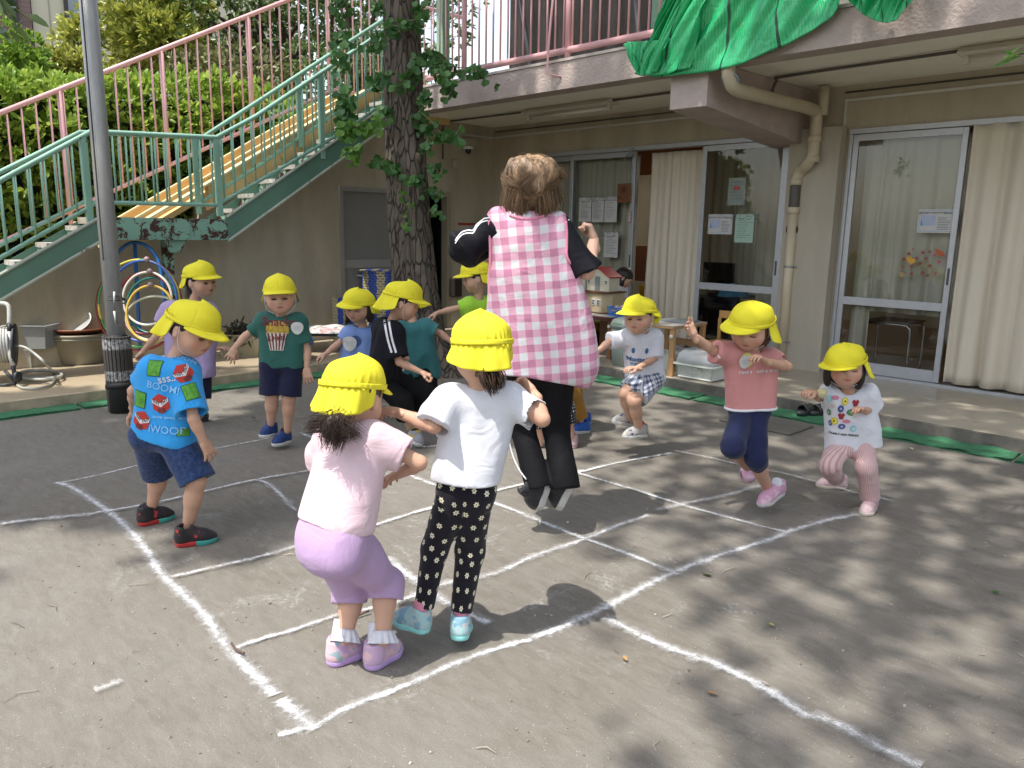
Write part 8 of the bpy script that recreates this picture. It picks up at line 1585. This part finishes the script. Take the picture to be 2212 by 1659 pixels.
# ---- 11 purple child behind the teacher
b = G(1248, 935)
p = person(dict(label='child in purple top and ochre trousers mostly hidden behind the teacher', group=GRP, base=b, k=1.0, head=(-150, 25, 0), face=False, strap=False,
 j=dict(head=(1192, 655, .0), neck=(1208, 690, .0), shA=(1190, 715, .0), shB=(1246, 712, .0), hipA=(1222, 800, .0), hipB=(1254, 795, .0), elA=(1180, 760, .0), wrA=(1185, 800, .0), elB=(1232, 755, .1), wrB=(1215, 780, .1), knA=(1220, 855, .0), anA=(1245, 915, .04), knB=(1240, 850, -.02), anB=(1256, 910, .0)),
 cap=dict(), hair=dict(mat=BLK), pants=dict(mat=m_ochre, len=1.9, off=.01, rk=.046, re=.036), shirt=dict(mat=m_purple, hem=.05, off=.022, flare=.03, sleeve=.6, fa=.006), shoes=[dict(s='A', **ft(1272, 915, 1240, 919), mu=s_blue, ms=s_ws), dict(s='B', **ft(1270, 934, 1238, 936), mu=s_blue, ms=s_ws)]))
# ---- 12 dotted trousers child
b = G(1215, 968)
p = person(dict(label='child in dotted dark trousers and pink boots hidden behind the teacher', group=GRP, base=b, k=.98, head=(180, 10, 0), face=False, strap=False,
 j=dict(head=(1165, 690, .1), neck=(1168, 728, .1), shA=(1140, 745, .08), shB=(1192, 745, .08), hipA=(1172, 830, .04), hipB=(1212, 832, .04), elA=(1132, 780, .0), wrA=(1135, 815, .0), elB=(1200, 785, .0), wrB=(1195, 820, .0), knA=(1165, 890, .0), anA=(1166, 960, .0), knB=(1222, 890, .0), anB=(1234, 945, .0)),
 cap=dict(), hair=dict(mat=BLK), pants=dict(mat=m_dots, len=1.45, off=.014, rk=.05, re=.044), shirt=dict(mat=m_black, hem=.02, off=.012, sleeve=.6), shoes=[dict(s='B', **ft(1238, 970, 1228, 952), mu=s_pk2, ms=s_pk2, sock=.09, sockm=s_pk2), dict(s='A', **fv(b, 1166, 985, .0, 1164, 997, .08), mu=s_grey, ms=s_ws)]))
# ---- 13 plaid boy
b = G(1385, 984)
p = person(dict(label='boy in white lettered t-shirt and plaid shorts jumping beside the teacher', group=GRP, base=b, k=.97, head=(-28, 4, 2), mouth=.15, eyes=.5,
 j=dict(head=(1381, 684, -.06), neck=(1388, 716, .0), shA=(1361, 731, -.02), shB=(1414, 732, .03), hipA=(1378, 818, .03), hipB=(1410, 820, .05), elA=(1318, 737, -.05), wrA=(1288, 762, -.08), elB=(1416, 773, .0), wrB=(1375, 796, -.13), knA=(1350, 850, -.07), anA=(1362, 908, .02), knB=(1370, 868, -.12), anB=(1382, 934, -.06)),
 hands=dict(A=dict(to=(1276, 778, -.09), side=1, pn=(0, 0, -1), curl=.25, spread=.35), B=dict(to=(1354, 794, -.16), side=1, pn=(0, 0, -1), curl=.6, spread=.2)), cap=dict(flap_len=.03, flapdir=-.3, yaw=-26), hair=dict(mat=BRW, fringe=.026, low=-.03),
 pants=dict(mat=m_plaid, len=dict(A=.75, B=.8), off=.014, rk=.052, waist=.03), shirt=dict(mat=m_white, hem=.02, off=.011, flare=.012, sleeve=.98, rs=.043, re=.052, fa=.005, ff=13),
 shoes=[dict(s='A', **fv(b, 1366, 922, .05, 1322, 914, -.02), mu=s_grey, ms=s_ws, sock=.035, sockm=sock_o), dict(s='B', **fv(b, 1397, 942, -.04, 1345, 948, -.10), mu=s_grey, ms=s_ws, sock=.035, sockm=sock_o)]))
dn = M('print steel blue', (.05, .13, .30), .8, .1, 20); dtext(p['root'], p['bv'], 1384, 777, 'Montpellier', .036, dn, -4, bold=.0012, off=.003); dtext(p['root'], p['bv'], 1382, 787, 'SPORTS RESORT', .016, dn, -5, off=.003)
for x, y in ((1368, 757), (1397, 758)): V2, F2 = disc(.011, .018, 12, 2); decal(p['root'], p['bv'], x, y, V2, F2, dn, off=.003)
part('flap_knot', CAPY, p['root'], lambda b_: b_.tube(smooth_path([VPT(1404, 676, b, .0), VPT(1412, 672, b, .02), VPT(1422, 682, b, .02), VPT(1417, 694, b, .0), VPT(1406, 688, b, -.01)], 5), [.012]*5+[.022]*11+[.012]*5 if False else .018, 10), True)
# ---- 14 salmon girl
b = G(1668, 1108)
p = person(dict(label='girl in salmon t-shirt and navy leggings running on one foot at right', group=GRP, base=b, k=.98, head=(-30, 22, -4), mouth=.4, eyes=.3,
 j=dict(head=(1622, 706, -.07), neck=(1638, 748, -.02), shA=(1580, 768, -.02), shB=(1670, 772, .02), hipA=(1604, 882, .0), hipB=(1638, 884, .0), elA=(1540, 758, -.05), wrA=(1500, 725, -.13), elB=(1700, 792, -.03), wrB=(1652, 780, -.16), knA=(1583, 965, -.16), anA=(1614, 1010, .16), knB=(1632, 990, -.14), anB=(1660, 1060, .04)),
 hands=dict(A=dict(to=(1486, 698, -.14), side=-1, pn=RH*.6-FH, curl=[.15, .2, .5, .7], spread=.2), B=dict(to=(1628, 764, -.19), side=-1, pn=(0, 0, -1.), curl=.9, spread=.1)), cap=dict(flap_len=.105, flapdir=.2, flapflare=.03, yaw=-32), hair=dict(mat=BRW, fringe=.03, low=-.09, sides=True, lumps=[(.06, -.03, -.01, .03, .06, .05), (0, -.05, -.06, .06, .05, .04)]),
 pants=dict(mat=m_navyl, len=dict(A=1.1, B=1.15), off=.007, rt=.048, rk=.038, re=.041, waist=.05, fa=.004), shirt=dict(mat=m_salmon, hem=.0, off=.009, hr=.056, wr=.046, trim=m_wtrim, flare=.016, sleeve=.8, rs=.042, re=.048, fa=.006, ff=11),
 shoes=[dict(s='B', **fv(b, 1690, 1062, .09, 1638, 1098, -.06), up=(.1, 0, 1), mu=s_pk, ms=s_ws, sock=.03, sockm=sock_w, k=1.0), dict(s='A', **fv(b, 1612, 1005, .24, 1622, 1030, .17), mu=s_pk, ms=s_pk, up=FH, k=.95)]))
dtext(p['root'], p['bv'], 1640, 802, 'Have a   with a smile', .024, dwh, 3, off=.003); badge(p, 1608, 781, .030, bdw); V2, F2 = disc(.034, .036, 20, 2); decal(p['root'], p['bv'], 1612, 778, V2, F2, bdy, off=.0065)
stripe_on(p['bv'], p['root'], [(1541, 744), (1545, 760), (1556, 774)], 4, m_wtrim); stripe_on(p['bv'], p['root'], [(1702, 762), (1706, 772), (1706, 782)], 4, m_wtrim)
# ---- 15 sticker girl
b = G(1838, 1100)
p = person(dict(label='small girl in white t-shirt with colourful round badges print at far right', group=GRP, base=b, k=.93, head=(-12, 2, -2), mouth=.15, eyes=.35,
 j=dict(head=(1826, 792, -.07), neck=(1832, 834, -.02), shA=(1798, 855, .0), shB=(1872, 853, .0), hipA=(1815, 965, .02), hipB=(1866, 962, .02), elA=(1770, 858, .02), wrA=(1758, 848, -.10), elB=(1884, 884, .02), wrB=(1866, 888, -.10), knA=(1790, 1005, -.13), anA=(1808, 1035, .10), knB=(1872, 1010, -.06), anB=(1880, 1082, .0)),
 hands=dict(A=dict(to=(1734, 845, -.14), side=1, pn=(0, 0, -1), curl=.9, thumb=.7), B=dict(to=(1848, 876, -.16), side=-1, pn=(0, 0, -1), curl=[.2, .4, .8, .9], thumb=.7)), cap=dict(flap_len=.12, brimlift=.5, flapflare=.03, tilt=-20, brim=.058, yaw=-42), hair=dict(mat=BLK, fringe=.022, low=-.105, cover_ears=True, sides=True, lumps=[(-.070, -.04, .0, .022, .065, .045), (.070, -.04, .0, .024, .07, .045), (0, -.05, -.05, .07, .06, .04)]),
 pants=dict(mat=m_rib, len=1.88, off=.006, rk=.043, re=.042, waist=.03, fa=.003), shirt=dict(mat=m_white, hem=.005, off=.012, flare=.014, sleeve=dict(A=.9, B=.75), rs=.048, re=.058, fa=.005, neckr=.055),
 shoes=[dict(s='A', **ft(1828, 1056, 1762, 1052, .0), mu=s_pk2, ms=s_cs, sock=.03, sockm=sock_m, k=.92), dict(s='B', **ft(1884, 1098, 1866, 1116, 0), mu=s_pk2, ms=s_cs, sock=.03, sockm=sock_m, k=.92)]))
cols = dict(y=(.62, .42, .03), p=(.60, .20, .30), r=(.30, .02, .03), n=(.02, .04, .16), g=(.03, .16, .04), b=(.18, .42, .55), w=(.6, .55, .52))
heartf = lambda a: .62+.38*abs(math.sin(a))*(1 if math.sin(a) > 0 else .6)+(.22 if abs(math.cos(a)) > .3 and math.sin(a) > .2 else 0)-(.25 if abs(math.cos(a)) < .22 and math.sin(a) > 0 else 0)
for x, y, c_, rx, ry, sh in ((1792, 861, 'b', .014, .016, 0), (1804, 859, 'p', .019, .011, 0), (1825, 867, 'y', .017, .020, 0), (1848, 872, 'r', .019, .018, 1), (1799, 876, 'w', .012, .014, 0), (1816, 883, 'n', .015, .018, 0), (1839, 891, 'g', .023, .016, 0), (1791, 890, 'g', .011, .016, 0), (1817, 900, 'r', .018, .017, 1), (1802, 909, 'y', .017, .019, 0), (1828, 910, 'p', .019, .010, 0), (1845, 898, 'w', .009, .010, 0), (1794, 913, 'n', .010, .015, 0), (1818, 921, 'n', .017, .014, 0), (1843, 926, 'b', .014, .016, 0)):
    V2, F2 = disc(rx, ry, 20, 2, heartf if sh else None); decal(p['root'], p['bv'], x, y, V2, F2, M('badge print '+c_, cols[c_], .7, .1, 60), off=.003)
    if not sh and c_ in 'yngb': V2, F2 = disc(rx*.78, ry*.78, 16, 2); decal(p['root'], p['bv'], x, y, V2, F2, M('badge ring '+c_, tuple(min(.7, q_*1.6+.05) for q_ in cols[c_]), .7, .3, 90), off=.0042); V2, F2 = disc(rx*.3, ry*.3, 8, 1); decal(p['root'], p['bv'], x, y, V2, F2, dred if c_ == 'y' else dcr, off=.0052)
dtext(p['root'], p['bv'], 1824, 939, 'FAMILY AND FRIENDS', .014, dbl, -3, off=.003, bold=.0004)
part('yellow_tag', M('yellow fluff', (.55, .50, .28), .9, .2, 40, .8, 60), p['root'], lambda b_: b_.lathe([(.0001, -.012), (.02, -.008), (.026, 0), (.02, .008), (.0001, .012)], VPT(1775, 849, b, -.10), 14, -FH), True)
# ---- 16 seated child at the door
b = np.array([onY(1340, 640, 6.95)[0], 6.95, T])
hb_ = VPT(1346, 604, b)
p = person(dict(label='person with long black hair and white shirt sitting behind the dollhouse table', base=b, k=1.0, head=(80, 40, 0), cap=False, face=False, vox=.0075,
 j=dict(head=(1348, 600, .0), neck=(1341, 618, .0), shA=(1332, 625, -.05), shB=(1346, 624, .08), hipA=(1328, 668, -.04), hipB=(1340, 668, .06), elA=(1340, 645, -.08), wrA=(1356, 648, -.05), elB=(1350, 645, .1), wrB=(1362, 648, .05), knA=(1350, 676, -.08), anA=(1352, 720, -.08), knB=(1360, 676, .08), anB=(1362, 720, .08)),
 hair=dict(mat=BLK, fringe=-.01, sides=True, cover_ears=True, lumps=[(0, -.06, -.05, .075, .10, .06), (-.05, -.08, .0, .04, .09, .05)]), pants=dict(mat=m_bpant, len=1.9), shirt=dict(mat=m_white, hem=.0, off=.012, sleeve=.8)))
st_ = np.array([p['pel'][0], p['pel'][1], T]); o = MB(); o.box(st_+[-.14, -.14, 0], st_+[.14, .14, max(.1, p['pel'][2]-T-.075)], .01); o = o.build('stool', M('stool wood', (.2, .1, .05), .5), None, origin=st_); tag(o, 'plain low stool under the person behind the dollhouse table', 'stool')
